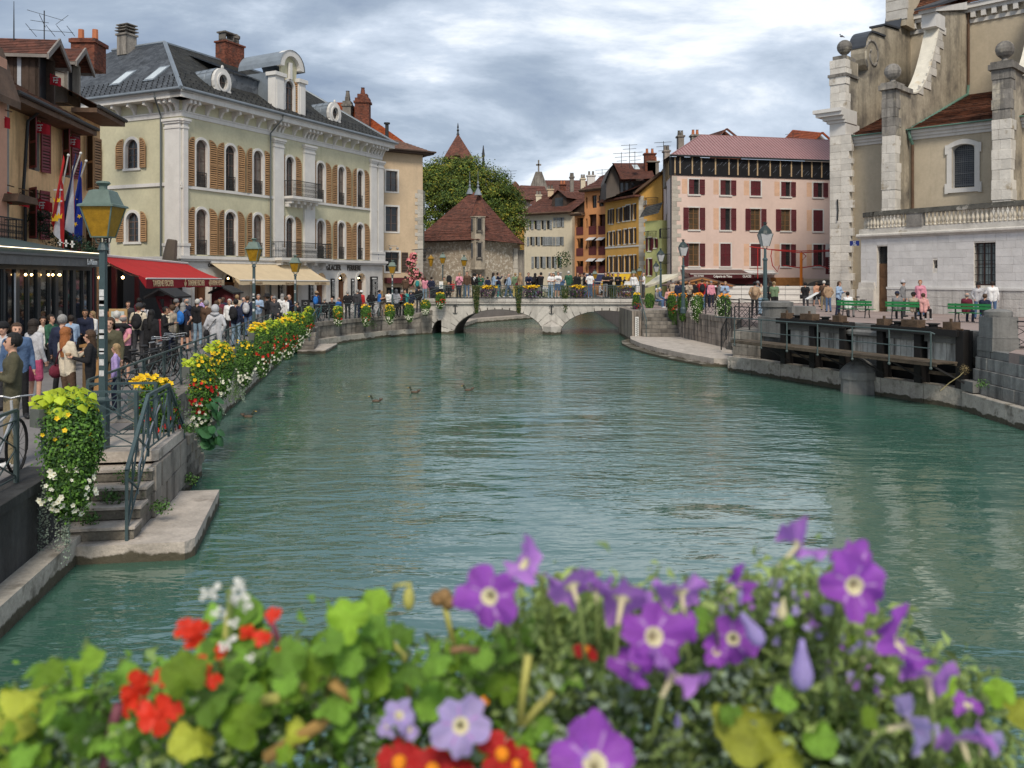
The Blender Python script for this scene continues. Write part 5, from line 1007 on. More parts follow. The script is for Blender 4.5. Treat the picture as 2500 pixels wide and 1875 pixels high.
l=T('bracket_lantern','amber lantern hanging from a curled bracket at the left end of the pavilion wall','lantern',W(1052,640,70)); mb=MB(); mb.lathe([(.1,-.35),(.22,.25),(.3,.28),(.1,.5),(.05,.6)],6); mb.build('lantern_body',LAMPO,l); mb=MB(); mb.tube([(0,0,.6),(.05,0,1.0),(-.2,0,1.25),(-.4,0,1.0),(-.2,0,.85)],.03,5); mb.tube([(-.1,0,1.1),(-1.6,.3,1.0)],.03,5); mb.build('bracket',IRON,l)
# ================= arched bridge
BST=M('bridge_limestone',(.44,.415,.38),var=.16,scale=1.3,bump=.6,bs=10,streak=.35,scol=(.15,.14,.125),sthr=.53,orand=.13,wet=-3.72)
def bridge():
 a=Vector((-5.45,58.5));b=Vector((8.25,57.5)); d=b-a; L_=d.length; r=T('arched_bridge','pale stone bridge with two wide arches and a railing across the canal','bridge',(a.x,a.y,-3.95)); f=Fr(r,0,0,math.atan2(d.y,d.x),-3.95); zt=-1.86; DP=5.0
 def uu(px,y=58): return X(px,y)-a.x+.0
 arches=[(.02,1.02,-3.95,-2.98),(uu(1108),uu(1327),-3.95,-2.24),(uu(1368),uu(1368)+6.1,-3.95,-2.30)]
 def zar(u):
  for x0,x1,zb,zc in arches:
   if x0<u<x1: c=(x0+x1)/2;h=(x1-x0)/2; return zb+(zc-zb)*math.sqrt(max(0,1-((u-c)/h)**2))
  return -3.95
 mb=f.mb(); us=sorted({0,L_,*[q for A_ in arches for k in range(25) for q in [(A_[0]+A_[1])/2-(A_[1]-A_[0])/2*math.cos(PI*k/24)] if q<=L_]}); us=[u for u in us if 0<=u<=L_]
 for u,v in zip(us,us[1:]):
  m_=(u+v)/2; za,zb=(zar(u+1e-4) if zar(m_)>-3.94 else -3.95),(zar(v-1e-4) if zar(m_)>-3.94 else -3.95)
  for y,o in ((0,0),(DP,1)): mb.quad((u,y,za),(v,y,zb),(v,y,zt),(u,y,zt))
  if zar(m_)>-3.94: mb.quad((u,0,za),(v,0,zb),(v,DP,zb),(u,DP,za))
 for x in [q for A_ in arches for q in A_[:2] if q<L_]: mb.quad((x,0,-3.95),(x,DP,-3.95),(x,DP,-3.94),(x,0,-3.94))
 mb.box(-.6,L_+.6,.0,DP,zt,-1.52); mb.build('bridge_core',M('bridge_mortar',(.08,.072,.062),var=.25,bump=.6,bs=10),r)
 # voussoirs
 for ai,(x0,x1,zb,zc) in enumerate(arches):
  c=(x0+x1)/2;h=(x1-x0)/2;rz=zc-zb; n=7 if ai==0 else 19; lim=(x0-.8 if ai else x0-.35, x1+.8 if ai else x1+.3)
  if ai==1: lim=(x0-.9,x1+.62)
  if ai==2: lim=(x0-.62,x1)
  P=[]
  for k in range(n+1):
   t=PI*k/n; p=Vector((c-h*math.cos(t),zb+rz*math.sin(t))); q=Vector((-math.cos(t)/h,math.sin(t)/rz)).normalized()
   tm=1.25 if ai else .35
   if q.y>.05: tm=min(tm,(zt-.02-p.y)/q.y)
   if q.x<-.05: tm=min(tm,(lim[0]-p.x)/q.x)
   if q.x>.05: tm=min(tm,(lim[1]-p.x)/q.x)
   P.append((p,p+q*max(.1,tm)))
  for k in range(n):
   q=[P[k][0],P[k+1][0],P[k+1][1],P[k][1]]; m_=sum(q,Vector((0,0)))/4
   if m_.x>L_-.05: continue
   q=[m_+(v-m_)*(1-.045/max(.1,(v-m_).length)) for v in q]; mb=f.mb(); e=rnd(.045,.06); mb.prism([tuple(v) for v in q],-e,.05); mb.build('voussoir_stone',BST,r)
 masonry(f,-.45,L_,-3.95,zt,.26,.75,BST,.028,.04,skip=lambda u,v,a_,b_: max(zar(u),zar(v),zar((u+v)/2))>a_+.05,var=.006,jit=.25)
 n=13
 for k in range(n): u,v=-.5+(L_+.6)*k/n,-.5+(L_+.6)*(k+1)/n; stone(f,u,v,-.14,.35,-1.72,-1.5,BST,'coping_stone'); stone(f,u,v,-.20,.2,-1.86,-1.79,BST,'string_stone'); stone(f,u,v,-.09,.2,-1.79,-1.72,BST,'string_stone')
 for px in (1111,1347): # iron ties
  mb=f.mb(); u=uu(px); mb.box(u-.045,u+.045,-.12,-.05,-2.5,-1.98); mb.tube([(u-.16,-.1,-2.44),(u-.06,-.1,-2.52),(u+.06,-.1,-2.52),(u+.16,-.1,-2.44)],.02,4); mb.tube([(u-.16,-.1,-2.04),(u-.06,-.1,-1.96),(u+.06,-.1,-1.96),(u+.16,-.1,-2.04)],.02,4); mb.build('iron_tie',IRON,r)
 # cutwater base of the pier
 u0=(arches[1][1]+arches[2][0])/2; mb=f.mb(); mb.add([(u0-.62,0,-3.95),(u0,-.95,-3.95),(u0+.62,0,-3.95),(u0-.62,0,-3.35),(u0,-.8,-3.35),(u0+.62,0,-3.35),(u0,0,-2.95)],[(0,1,4,3),(1,2,5,4),(3,4,6),(4,5,6)]); mb.build('cutwater',BST,r)
 # railing
 t=T('bridge_railing','dark iron bar railing along the top of the arched bridge','railing',(a.x,a.y,-1.5)); g=Fr(t,0,0,math.atan2(d.y,d.x),-1.5)
 for k in range(10): mb=g.mb(); u=.8+(L_-.8)*k/9; mb.box(u-.025,u+.025,.05,.10,-1.5,-.6); mb.build('post',RAILM,t)
 mb=g.mb(); mb.box(.2,L_+.3,.04,.11,-.63,-.59); mb.build('top_rail',RAILM,t)
 mb=g.mb(); mb.box(.3,L_,.06,.09,-.76,-.74); mb.box(.3,L_,.06,.09,-1.42,-1.40); mb.build('rail',RAILM,t)
 mb=g.mb()
 for k in range(int(L_/.14)): u=.8+k*.14; mb.box(u-.008,u+.008,.067,.083,-1.42,-.63)
 mb.build('baluster',RAILM,t,kind='stuff')
bridge()
# ================= stone pavilion with turret
RUB=M('rubble_stone_wall',(.33,.275,.21),var=.22,scale=3.5,bump=1.0,bs=5,patch=((.56,.51,.43),4.2,.53,.06))
def pavilion():
 y=82; r=T('stone_pavilion','old rubble stone pavilion with a steep brown tiled pyramid roof and a slim corner turret','building',(X(1150,y),y,-2.6)); G=-2.6
 def q(px,py,yy=y): v=W(px,py,yy); return Vector((v.x-r.location.x,yy-y,v.z-G))
 xl,xr=X(1020,84)-r.location.x,X(1263,84)-r.location.x
 base=[(xl,1.5),(X(1168,80)-r.location.x,-2.0),(xr,1.8),(xr+.3,8),(xl,8)]
 mb=MB(); mb.slab(base,-.5,(675-593)/FP*y-G+.1); mb.build('wall',RUB,r)
 mb=MB(); mb.slab([(xr-.02,1.78),(xr+.7,1.9),(xr+.7,6),(xr,6)],0,5.2); mb.build('side_buttress',QUAY,r)
 ze=(675-592)/FP*y-G+.1; ap=q(1150,470,86); ap2=q(1165,470,86)
 e=[(xl-.6,.6,ze),(base[1][0],-2.9,ze+.05),(xr+.65,.9,ze-.2),(xr+.8,8.6,ze),(xl-.6,8.6,ze)]
 mb=MB(); 
 def face(a,b,c,d,n=34):
  # concave sprocketed slope in two stages
  a,b,c,d=map(Vector,(a,b,c,d)); m1=a.lerp(d,.22)-Vector((0,0,.18)); m2=b.lerp(c,.22)-Vector((0,0,.18)); courses(mb,a,b,m2,m1,8,.04,wob=.5); courses(mb,m1,m2,c,d,n-8,.04,wob=.5)
 face(e[0],e[1],ap2,ap); face(e[1],e[2],ap2,ap2); face(e[2],e[3],ap2,ap2); face(e[4],e[0],ap,ap)
 mb.build('roof',TILE,r)
 mb=MB(); mb.add([tuple(v) for v in e],[tuple(range(5))]); mb.build('eaves_soffit',EAVE,r)
 # turret
 tx=X(1167,79.6)-r.location.x; ty=-2.1; rt=.68
 zb=(675-655)/FP*79.5-G; zt=(675-528)/FP*79.5-G
 mb=MB(); mb.lathe([(.2,zb-.55),(.45,zb-.35),(.72,zb-.1),(.72,zb),(rt,zb+.05),(rt,zt)],8,(tx,ty,0),ph=PI/8); mb.lathe([(.76,zt-.08),(.76,zt)],8,(tx,ty,0),ph=PI/8); mb.build('turret_wall',M('turret_stone',(.33,.285,.225),var=.25,bump=.8,bs=8),r)
 mb=MB(); zp=(675-470)/FP*80-G; mb.lathe([(.95,zt),(.8,zt+.35)]+[(.8-.72*k/12,zt+.35+(zp-zt-.35)*k/12+(.02 if k%2 else 0)) for k in range(1,13)],10,(tx+.1,ty+.6,0)); mb.build('turret_roof',TILE,r)
 for z0_,z1_ in ((628,593),(562,533)):
  za,zb_=(675-z0_)/FP*79-G,(675-z1_)/FP*79-G
  mb=MB(); mb.box(tx-.02,tx+.34,ty-.76,ty-.66,za,zb_); mb.build('window',SIGNK,r); mb=MB()
  for A_ in ((tx-.12,tx-.02,za-.1,zb_+.1),(tx+.34,tx+.42,za-.1,zb_+.1),(tx-.15,tx+.45,za-.14,za),(tx-.15,tx+.45,zb_,zb_+.12)): mb.box(A_[0],A_[1],ty-.79,ty-.6,A_[2],A_[3])
  mb.build('window_surround',QUAY,r)
  mb=MB(); mb.box(tx-.62,tx-.48,ty-.5,ty-.3,za,zb_); mb.build('window',GLASS,r)
 mb=MB()
 for px,yy,pt in ((1147,86,468),(1167,80,470)): 
  c=q(px,pt,yy); mb.lathe([(.38,-.25),(.22,.15),(.08,.4),(.13,.6),(.05,.75),(.10,.9),(.02,1.1),(.015,2.0)],8,tuple(c))
 mb.build('roof_finial',ZINC,r)
 mb=MB(); c=q(1096,682,81.0); mb.prism([(c.x-.26,c.z-.75),(c.x+.26,c.z-.75)]+[(c.x+.26*math.cos(PI*k/6),c.z+.1+.3*math.sin(PI*k/6)) for k in range(7)],-.9,.4); mb.build('arched_window',GLASS,r)
 k=0; z=0
 while z<5.2: h=rnd(.3,.45); mb=MB(); w_=.7 if k%2 else .42; mb.box(xr-w_,xr+.04,1.45-.12*w_,1.9,z,z+h-.02); mb.build('quoin',M('quoin_stone'),r); z+=h; k+=1
 mb=MB(); cc=q(1253,620,83); mb.tube([(cc.x,-.1+1.1,cc.z-.7),(cc.x,1.0,cc.z+.5)],.04,4); mb.build('wall_tie',IRON,r)
pavilion()
def spire():
 y=130; t=T('castle_tower','pointed brown tiled tower roof with a tall spike rising behind the big tree','tower',(X(1118,y),y,-2)); mb=MB(); z=lambda py:(675-py)/FP*y+2
 mb.lathe([(2.0,0),(2.0,z(395))],4,ph=PI/4+.1); mb.build('tower_wall',RUB,t); mb=MB(); prof=[]
 mb.lathe([(3.2,z(392)),(2.4,z(375))]+[(2.4*(1-k/10),z(375)+(z(326)-z(375))*k/10) for k in range(1,11)],4,ph=PI/4+.1); mb.build('tower_roof',TILE,t); mb=MB(); mb.lathe([(.25,z(330)),(.1,z(322)),(.2,z(318)),(.06,z(314)),(.14,z(311)),(.03,z(300))],6); mb.build('spike',IRON,t)
 mb=MB(); mb.prism([(-.5,z(385)),(.5,z(385)),(.0,z(376))],-2.5,-1.5); mb.build('roof_vent',EAVE,t)
 t=T('roof_spike','thin dark spike of a hidden roof poking out of the tree crown','roof spike',(X(1180,105),105,8)); mb=MB(); mb.lathe([(.5,0),(.15,5.8),(.12,6.6),(.2,6.7),(.04,8.0)],6,(0,0,0)); mb.build('spike',IRON,t)
spire()
def tree(label,x,y,g,blobs,trunk,n,ls,mats,group=None,seed=0):
 """crown from leaf clusters hung in overlapping boughs"""
 r=T('tree',label,'tree',(x,y,g),0,group); P=[];N=[];CI=[]
 rg=np.random.default_rng(seed)
 tot=sum(b[3]*b[4] for b in blobs)
 for (bx,by,bz,rx,rz_) in blobs:
  k=int(n*rx*rz_/tot); ncl=max(10,k//34)
  d=_norm(rg.normal(size=(ncl,3))); d[:,2]=np.abs(d[:,2])*.9+d[:,2]*.1-.12; d=_norm(d)
  C=np.array([bx-x,by-y,bz-g])+d*np.array([rx,rx*.9,rz_])*rg.uniform(.62,1.10,(ncl,1))
  idx=rg.integers(0,ncl,k); rad=rg.uniform(.3,.85,ncl)[idx][:,None]
  p=C[idx]+rg.normal(size=(k,3))*rad*np.array([1,1,.75])*ls*2.6; P.append(p); N.append(d[idx]+rg.normal(size=(k,3))*.55+[0,0,.35]); CI.append((rg.random(ncl)<.42).astype(int)[idx]+(rg.random(k)<.22))
 P=np.concatenate(P);N=np.concatenate(N);CI=np.minimum(np.concatenate(CI),len(mats)-1)
 link('crown',npmesh('crown',[leafarr(P,N,rg.uniform(.6,1.3,len(P))*ls,asp=.75,mi=CI)],mats),r,kind='stuff')
 mb=MB(); h=trunk; mb.tube([(0,0,0),(.1,0,h*.4),(-.1,.1,h*.75),(0,0,h)],[.55,.42,.32,.12],10)
 for k in range(9): a=k*2.4; z=h*(.35+.06*k); mb.tube([(0,0,z),(1.6*math.cos(a),1.6*math.sin(a),z+1.3),(3.4*math.cos(a),3.4*math.sin(a),z+3.2)],[.2,.13,.04],6)
 mb.build('trunk',M('grey_bark',(.09,.075,.06),rough=.9,bump=.6,bs=12),r); return r
TL1=M('tree_leaf_dark',(.06,.105,.025),rough=.65,var=.35,scale=.5,bump=0,island=.45,transl=.2); TL2=M('tree_leaf_mid',(.14,.185,.03),rough=.65,var=.3,scale=.5,bump=0,island=.4,transl=.25); TL3=M('tree_leaf_yellowing',(.27,.24,.03),rough=.65,var=.3,scale=.5,bump=0,island=.4,transl=.25)
def bigtree():
 y=97; f=lambda px,py,rx,rz,dy=0:(X(px,y),y+dy,(675-py)/FP*y,rx,rz)
 bl=[f(1095,445,3.0,2.6),f(1060,480,2.6,3.2,-1),f(1140,430,2.4,2.2),f(1185,470,3.0,2.8,-1),f(1220,510,2.7,2.6),f(1238,560,1.9,2.4,-2),f(1120,500,3.4,3.2,-2),f(1170,540,3.4,3.2,-2),f(1065,560,2.3,3.0,-2),f(1215,590,2.4,1.8,-3),f(1230,480,1.7,1.6),f(1050,430,1.5,1.4),f(1244,612,1.0,1.2,-3),f(1245,520,1.2,1.6)]
 tree('large broad green tree with yellowing top leaves behind the stone pavilion',X(1150,y),y,-2.6,bl,12,80000,.21,[TL1,TL2,TL3],seed=4)
bigtree()
# ================= row of town houses on the far right bank
def townhouse(label,p0,p1,depth,zt,wm,ops,fm,shm=None,sw=.45,trim=None,G=-2.,side=None,name='house',cols=2,rows=3,sha=(0.1,.1)):
 a=Vector(p0);b=Vector(p1); d=b-a; L_=d.length; r=T(name,label,'building',(a.x,a.y,G)); f=Fr(r,0,0,math.atan2(d.y,d.x),G)
 mb=f.mb(); wall(mb,0,L_,G-.5,zt,[o[:4] for o in ops],d=.22,mi=0,mr=0)
 mb.quad((L_,0,G),(L_,depth,G),(L_,depth,zt),(L_,0,zt)); mb.quad((0,0,G),(0,depth,G),(0,depth,zt),(0,0,zt)); mb.quad((0,depth,G),(L_,depth,G),(L_,depth,zt),(0,depth,zt)); mb.build('wall',wm,r)
 for o in ops:
  st=o[4] if len(o)>4 else 's'
  if st!='n': window(f,*o[:4],fm,cols=cols,rows=rows,d=.2,t=.07)
  if trim and st!='n':
   mb=f.mb(); t=.11
   for q in ((o[0]-t,o[0],o[2]-t,o[3]+t),(o[1],o[1]+t,o[2]-t,o[3]+t),(o[0],o[1],o[3],o[3]+t),(o[0]-t,o[1]+t,o[2]-t,o[2])): mb.box(q[0],q[1],-.03 if q[0]!=o[0]-t or q[1]!=o[1]+t else -.06,0,q[2],q[3])
   mb.build('window_surround',trim,r)
  if shm and 's' in st: pair(f,*o[:4],sw,shm,ang=sha,pitch=.12)
  if 'c' in st:
   for sx in (0,1): shutter(f,o[0]+(o[1]-o[0])*(.25+.5*sx),o[2],(o[1]-o[0])/2,o[3]-o[2],shm,y=-.0,pitch=.1)
  if 'h' in st:
   shutter(f,o[0]+(o[1]-o[0])*.25,o[2],(o[1]-o[0])/2,o[3]-o[2],shm,y=-.0,pitch=.1); shutter(f,o[1]+sw/2+.03,o[2],sw,o[3]-o[2],shm,pitch=.1)
 return r,f,L_
def gable(f,r,L_,D_,ze,rise,ov,m,n=18,flat=None,side=.3,back=True,chim=()):
 mb=f.mb(); m2=D_/2; courses(mb,(-side,-ov,ze),(L_+side,-ov,ze),(L_+side,m2,ze+rise),(-side,m2,ze+rise),n,.05,wob=.4)
 if back: mb.quad((-side,m2,ze+rise),(L_+side,m2,ze+rise),(L_+side,D_+ov,ze),(-side,D_+ov,ze))
 mb.build('roof',m,r)
 mb=f.mb(); mb.box(-side,L_+side,-ov,0,ze-.2,ze-.04); mb.tube([(-side,-ov-.05,ze),(L_+side,-ov-.05,ze)],.09,5); mb.build('eaves',EAVE,r)
 mb=f.mb()
 for x in (0,L_): mb.prism([(0,0)]*3,0,0) if 0 else mb.add([(x,0,ze-.1),(x,D_,ze-.1),(x,m2,ze+rise-.1)],[(0,1,2)])
 mb.build('gable_wall',WOODD,r)
 for (x,y,w_,z0_,z1_,mt) in chim:
  mb=f.mb(); mb.box(x-w_/2,x+w_/2,y-w_*.35,y+w_*.35,z0_,z1_); mb.box(x-w_/2-.1,x+w_/2+.1,y-w_*.35-.1,y+w_*.35+.1,z1_-.15,z1_); mb.box(x-w_*.3,x+w_*.3,y-.2,y+.2,z1_,z1_+.35); mb.build('chimney',mt,r)
def housedormer(f,r,x,y,w_,zb,ze,wm,rm,win=True,n=6):
 um=x; u0,u1=x-w_/2,x+w_/2; zr=ze+w_*.4
 mb=f.mb(); mb.box(u0,u1,y,y+3,zb,ze); mb.prism([(u0,ze),(u1,ze),(um,zr-.05)],y,y+3); mb.build('dormer_wall',wm,r)
 mb=f.mb()
 for s_ in (-1,1): a=um+s_*(w_/2+.3); courses(mb,(a,y-.35,ze-.15),(a,y+3.5,ze-.15),(um,y+3.5,zr+.05),(um,y-.35,zr+.05),n,.03)
 mb.build('dormer_roof',rm,r)
 if win: mb=f.mb(); mb.box(um-w_*.28,um+w_*.28,y-.03,y,zb+.15,ze-.05); mb.build('window',GLASS,r)
def ops_from(P0,P1,lst):
 d=(Vector(P1)-Vector(P0)).normalized(); out=[]
 for x0,x1,y0,y1,*st in lst:
  def u(F): k=(F-1250)/2100; return (k*P0[1]-P0[0])/(d[0]-d[1]*k)
  a,b=u(x0),u(x1); yy=P0[1]+d[1]*(a+b)/2; out.append((a,b,(675-y1)/FP*yy,(675-y0)/FP*yy,*(st or ['s'])))
 return out
CRE=M('cream_render',(.60,.53,.40),var=.08,scale=.4,bump=.1,streak=.25,scol=(.3,.26,.2)); ORG=M('orange_render',(.60,.27,.11),var=.1,scale=.5,bump=.1,streak=.15,scol=(.35,.18,.1)); YLW=M('mustard_yellow_render',(.62,.345,.085),var=.1,scale=.5,bump=.1,streak=.2,scol=(.35,.24,.08)); LIMEW=M('pale_green_render',(.42,.44,.19),var=.1,bump=.1,streak=.2,scol=(.25,.25,.15)); PINKW=M('pale_pink_render',(.65,.50,.44),var=.06,scale=.35,bump=.1,bs=10,streak=.18,scol=(.42,.3,.25),sthr=.58,patch=((.60,.40,.25),.5,.66,.1))
GSH=M('blue_grey_shutter',(.27,.29,.30),rough=.6,orand=.15); BSH=M('dark_brown_louvred_shutter',(.045,.032,.027),rough=.6,orand=.2); MSH=M('maroon_louvred_shutter',(.105,.018,.025),rough=.5,var=.12,orand=.1); BFR=M('dark_window_frame',(.03,.028,.025),rough=.5); OFR=M('oak_window_frame',(.20,.105,.045),rough=.5)
def z1p(x,y): return (1000+x*.35,280+y*.35)
def row():
 # cream house
 P0,P1=(X(1280,108),108),(X(1397,104),104)
 L1=[]
 for x0,x1 in ((836,850),(868,888),(918,936),(955,978)): L1.append((*[1000+v*.35 for v in (x0,x1)],280+738*.35,280+800*.35))
 for x0,x1 in ((1022,1040),(1045,1062)): L1.append((*[1000+v*.35 for v in (x0,x1)],280+718*.35,280+783*.35))
 for x0,x1 in ((838,858),(875,893),(912,930),(948,964),(966,982),(1020,1036),(1042,1060)): L1.append((*[1000+v*.35 for v in (x0,x1)],280+852*.35,280+912*.35))
 for x0,x1 in ((870,888),(908,928),(952,972),(990,1010),(1028,1046)): L1.append((*[1000+v*.35 for v in (x0,x1)],280+990*.35,280+1070*.35))
 r,f,L_=townhouse('cream house with pale blue-grey shutters beside the big tree',P0,P1,9,7.75,CRE,ops_from(P0,P1,L1),BFR,GSH,.33); gable(f,r,L_,12,7.8,3.1,.7,TILE,20)
 housedormer(f,r,4.4,1.2,2.1,8.2,9.8,WOODD,TILE)
 t=T('hanging_planter','round green hanging plant on the wall at the right end of the cream house','plant',W(1375,633,103)); P,N=ell(220,(0,0,0),(1.1,.5,1.1),.5,1.); link('foliage',npmesh('p',[leafarr(P,N,.25)],[LEAFD]),t,kind='stuff')
 # side strip: cream-grey narrow
 P0,P1=(X(1397,104),104),(X(1412,103),103); r,f,L_=townhouse('narrow beige stone strip of wall between the cream and the orange houses',P0,P1,8,7.7,M('beige_render'),[],BFR)
 # orange house left bay and right bay
 P0,P1=(X(1403,101),101),(X(1428,99.5),99.5)
 L1=[(1407+.5,1424,280+y0*.35,280+y1*.35,'n') for y0,y1 in ((720,838),(862,985),(1020,1112))]
 r,f,L_=townhouse('lower recessed bay of the orange house with dark loggias',P0,P1,8,(675-525)/FP*100,ORG,ops_from(P0,P1,L1),BFR); gable(f,r,L_,8,(675-522)/FP*100,.9,.6,TILE,8,side=.1)
 for o in ops_from(P0,P1,L1): mb=f.mb(); mb.box(o[0],o[1],.6,.7,o[2],o[3]); mb.build('loggia_back',WOODD,r); mb=f.mb(); mb.box(o[0],o[1],-.05,0,o[2],o[2]+.9); mb.build('loggia_rail',M('maroon_rail',(.12,.03,.03)),r)
 mb=f.mb(); mb.box(.2,L_-.1,1.5,4,7,8.6+1.0); mb.build('attic_wall',WOODD,r); mb=f.mb(); courses(mb,(-.3,1.0,9.7),(L_+.3,1.0,9.7),(L_+.3,5,11.2),(-.3,5,11.2),8,.04); mb.build('attic_roof',TILE,r)
 P0,P1=(X(1427,99.5),99.5),(X(1482,96.5),96.5)
 L1=[]
 for a,b in ((1250,1303),(1318,1368)):
  for y0,y1,s in ((695,835,'n'),(858,978,'n'),(1005,1112,'n')): L1.append((1000+a*.35,1000+b*.35,280+y0*.35,280+y1*.35,s))
 for a,b in ((1272,1304),(1318,1354)): L1.append((1000+a*.35,1000+b*.35,280+562*.35,280+(650 if a<1300 else 640)*.35,'x'))
 for y0,y1 in ((725,792),(868,940),(1015,1100),(575,655)): L1.append((1000+1229*.35,1000+1240*.35,280+y0*.35,280+y1*.35,'x'))
 r,f,L_=townhouse('orange house with dark loggias and white blinds, left of the yellow house',P0,P1,9,(675-462)/FP*98,ORG,ops_from(P0,P1,L1),BFR); gable(f,r,L_,10,(675-462)/FP*98,2.6,.7,TILE,14,side=.2)
 for o in ops_from(P0,P1,L1)[:6]:
  mb=f.mb(); mb.box(o[0],o[1],.5,.6,o[2],o[3]); mb.build('loggia_back',M('loggia_brown',(.09,.04,.03)),r)
  mb=f.mb(); mb.box(o[0],o[1],-.06,0,o[2]+.85,o[2]+.95)
  for k in range(8): x=o[0]+(o[1]-o[0])*(k+.5)/8; mb.box(x-.07,x+.07,-.04,-.01,o[2],o[2]+.85)
  mb.build('loggia_rail',M('maroon_rail'),r)
  if o[3]<7: mb=f.mb(); mb.add([(o[0],-.02,o[3]+.05),(o[1],-.02,o[3]+.05),(o[1],-.6,o[3]-.3),(o[0],-.6,o[3]-.3)],[(0,1,2,3)]); mb.build('blind',M('white_blind',(.55,.55,.55),bump=0),r)
 # yellow house
 P0,P1=(X(1478,95),95),(X(1560,88),88)
 L1=[]
 for a,b,y0,y1 in ((1395,1405,665,760),(1413,1420,660,760),(1455,1467,655,748),(1487,1503,645,742),(1560,1575,625,732)): L1.append((1000+a*.35,1000+b*.35,280+y0*.35,280+y1*.35))
 L1.append((1000+1510*.35,1000+1538*.35,280+632*.35,280+738*.35,'c'))
 for a,b,y0,y1 in ((1390,1402,820,912),(1418,1428,815,910),(1455,1470,808,905),(1497,1512,800,900),(1530,1545,795,898),(1563,1575,792,895)): L1.append((1000+a*.35,1000+b*.35,280+y0*.35,280+y1*.35))
 for a,b in ((1390,1404),(1420,1432),(1456,1472),(1498,1514),(1533,1548),(1565,1577)): L1.append((1000+a*.35,1000+b*.35,280+990*.35-(a-1390)*.02,280+1098*.35))
 r,f,L_=townhouse('mustard yellow house with dark shutters and a grey timber gabled attic',P0,P1,5,(675-478)/FP*90,YLW,ops_from(P0,P1,L1),BFR,BSH,.28,trim=M('white_surround',(.62,.6,.54),bump=0))
 ze=(675-478)/FP*90
 mb=f.mb(); mb.box(0,L_,-.05,0,(675-604)/FP*91,(675-600)/FP*91); mb.build('string_course',TRIM,r)
 # sheared roof over yellow house + attic
 mb=f.mb(); courses(mb,(-.4,-.8,ze-.2),(L_+.5,-.8,ze+.5),(L_+.5,5,ze+2.8),(-.4,5,ze+2.6),12,.05,wob=.4); mb.box(-.4,L_+.4,-.8,0,ze-.3,ze-.12); mb.build('roof',TILE,r)
 t=T('timber_attic','tall grey timber attic with a gabled dormer roof on top of the yellow house','attic',(X(1500,92),92,ze)); q=lambda px,py,y=91: (X(px,y)-t.location.x,y-92,(675-py)/FP*y-ze)
 zz=lambda py:(675-py)/FP*91-ze; xx=lambda px:X(px,91)-t.location.x
 mb=MB(); mb.prism([(xx(1480),zz(485)),(xx(1512),zz(475)),(xx(1512),zz(436)),(xx(1496),zz(402)),(xx(1480),zz(442))],-1,6); mb.prism([(xx(1512),zz(478)),(xx(1590),zz(460)),(xx(1590),zz(440)),(xx(1512),zz(440))],-.6,6); mb.build('timber_wall',M('grey_timber',(.10,.085,.075),bump=.3),t)
 mb=MB(); courses(mb,q(1476,446,90),q(1476,446,97),q(1496,396,97),q(1496,396,90),8,.04); courses(mb,q(1515,437,90),q(1515,437,98),q(1496,396,98),q(1496,396,90),8,.04); courses(mb,q(1512,438,90.3),q(1600,436,88.5),q(1585,398,95),q(1494,398,95),14,.05); mb.build('attic_roof',TILE,t)
 for px in (1519,1531,1546): mb=MB(); mb.box(xx(px-3.2),xx(px+3.2),-.75,-.6,zz(470),zz(446)); mb.build('window',GLASS,t); mb=MB(); mb.prism([(xx(px-7),zz(442)),(xx(px+7),zz(440)),(xx(px),zz(430))],-1.1,2); mb.build('small_gable_roof',TILE,t)
 mb=MB(); mb.add([q(1542,402,90.8),q(1556,402,90.8),q(1563,413,90.2),q(1549,413,90.2)],[(0,1,2,3)]); mb.build('skylight',M('sky_lit_glass'),t)
 # yellow side wall
 P0,P1=(X(1560,88),88),(X(1616,86.5),86.5); r,f,L_=townhouse('yellow gable side wall with stone quoins and a small balcony',P0,P1,5,(675-480)/FP*88,YLW,ops_from(P0,P1,[(1583,1600,478+160,478+188,'x')]),BFR,MSH)
 mb=f.mb(); zz2=lambda py:(675-py)/FP*87.5; mb.prism([(0,(675-480)/FP*88),(L_,(675-480)/FP*88),(L_,zz2(428)),(0,zz2(472))],0,4); mb.build('gable_wall',YLW,r); mb=f.mb(); mb.prism([(-.4,zz2(475)),(L_,zz2(430)),(L_,zz2(423)),(-.4,zz2(468))],-.5,4); mb.build('verge_board',EAVE,r)
 k=0; z=-2
 while z<zz2(480): h=rnd(.35,.55); stone(f,-.02,.9 if k%2 else .55,-.03,.2,z,z+h,M('quoin_stone'),'quoin'); z+=h; k+=1
 f.put('balcony_railing',guardmesh(1.3,.8,.6),1.5,0,zz2(503)); mb=f.mb(); mb.box(.8,2.2,-.7,0,zz2(503)-.12,zz2(503)); mb.build('balcony_slab',EAVE,r)
 # pale green house
 P0,P1=(X(1575,84),84),(X(1616,82.5),82.5)
 L1=[(1583,1589,580,612,'s'),(1583,1589,632,672,'s'),(1597,1602,583,605,'s')]
 r,f,L_=townhouse('pale green house with a dark slate lean-to roof squeezed beside the pink building',P0,P1,4,(675-540)/FP*84,LIMEW,ops_from(P0,P1,L1),BFR,MSH,.22,trim=M('white_surround'))
 mb=f.mb(); courses(mb,(-.3,-.5,(675-530)/FP*83),(L_,-.5,(675-522)/FP*83),(L_,.2,(675-494)/FP*83),(-.1,.2,(675-503)/FP*83),6,.04); mb.build('roof',SLATED,r)
 for zb in ((675-583)/FP*82,): f.put('balcony_railing',guardmesh(1.0,.8,.5),.9,0,zb)
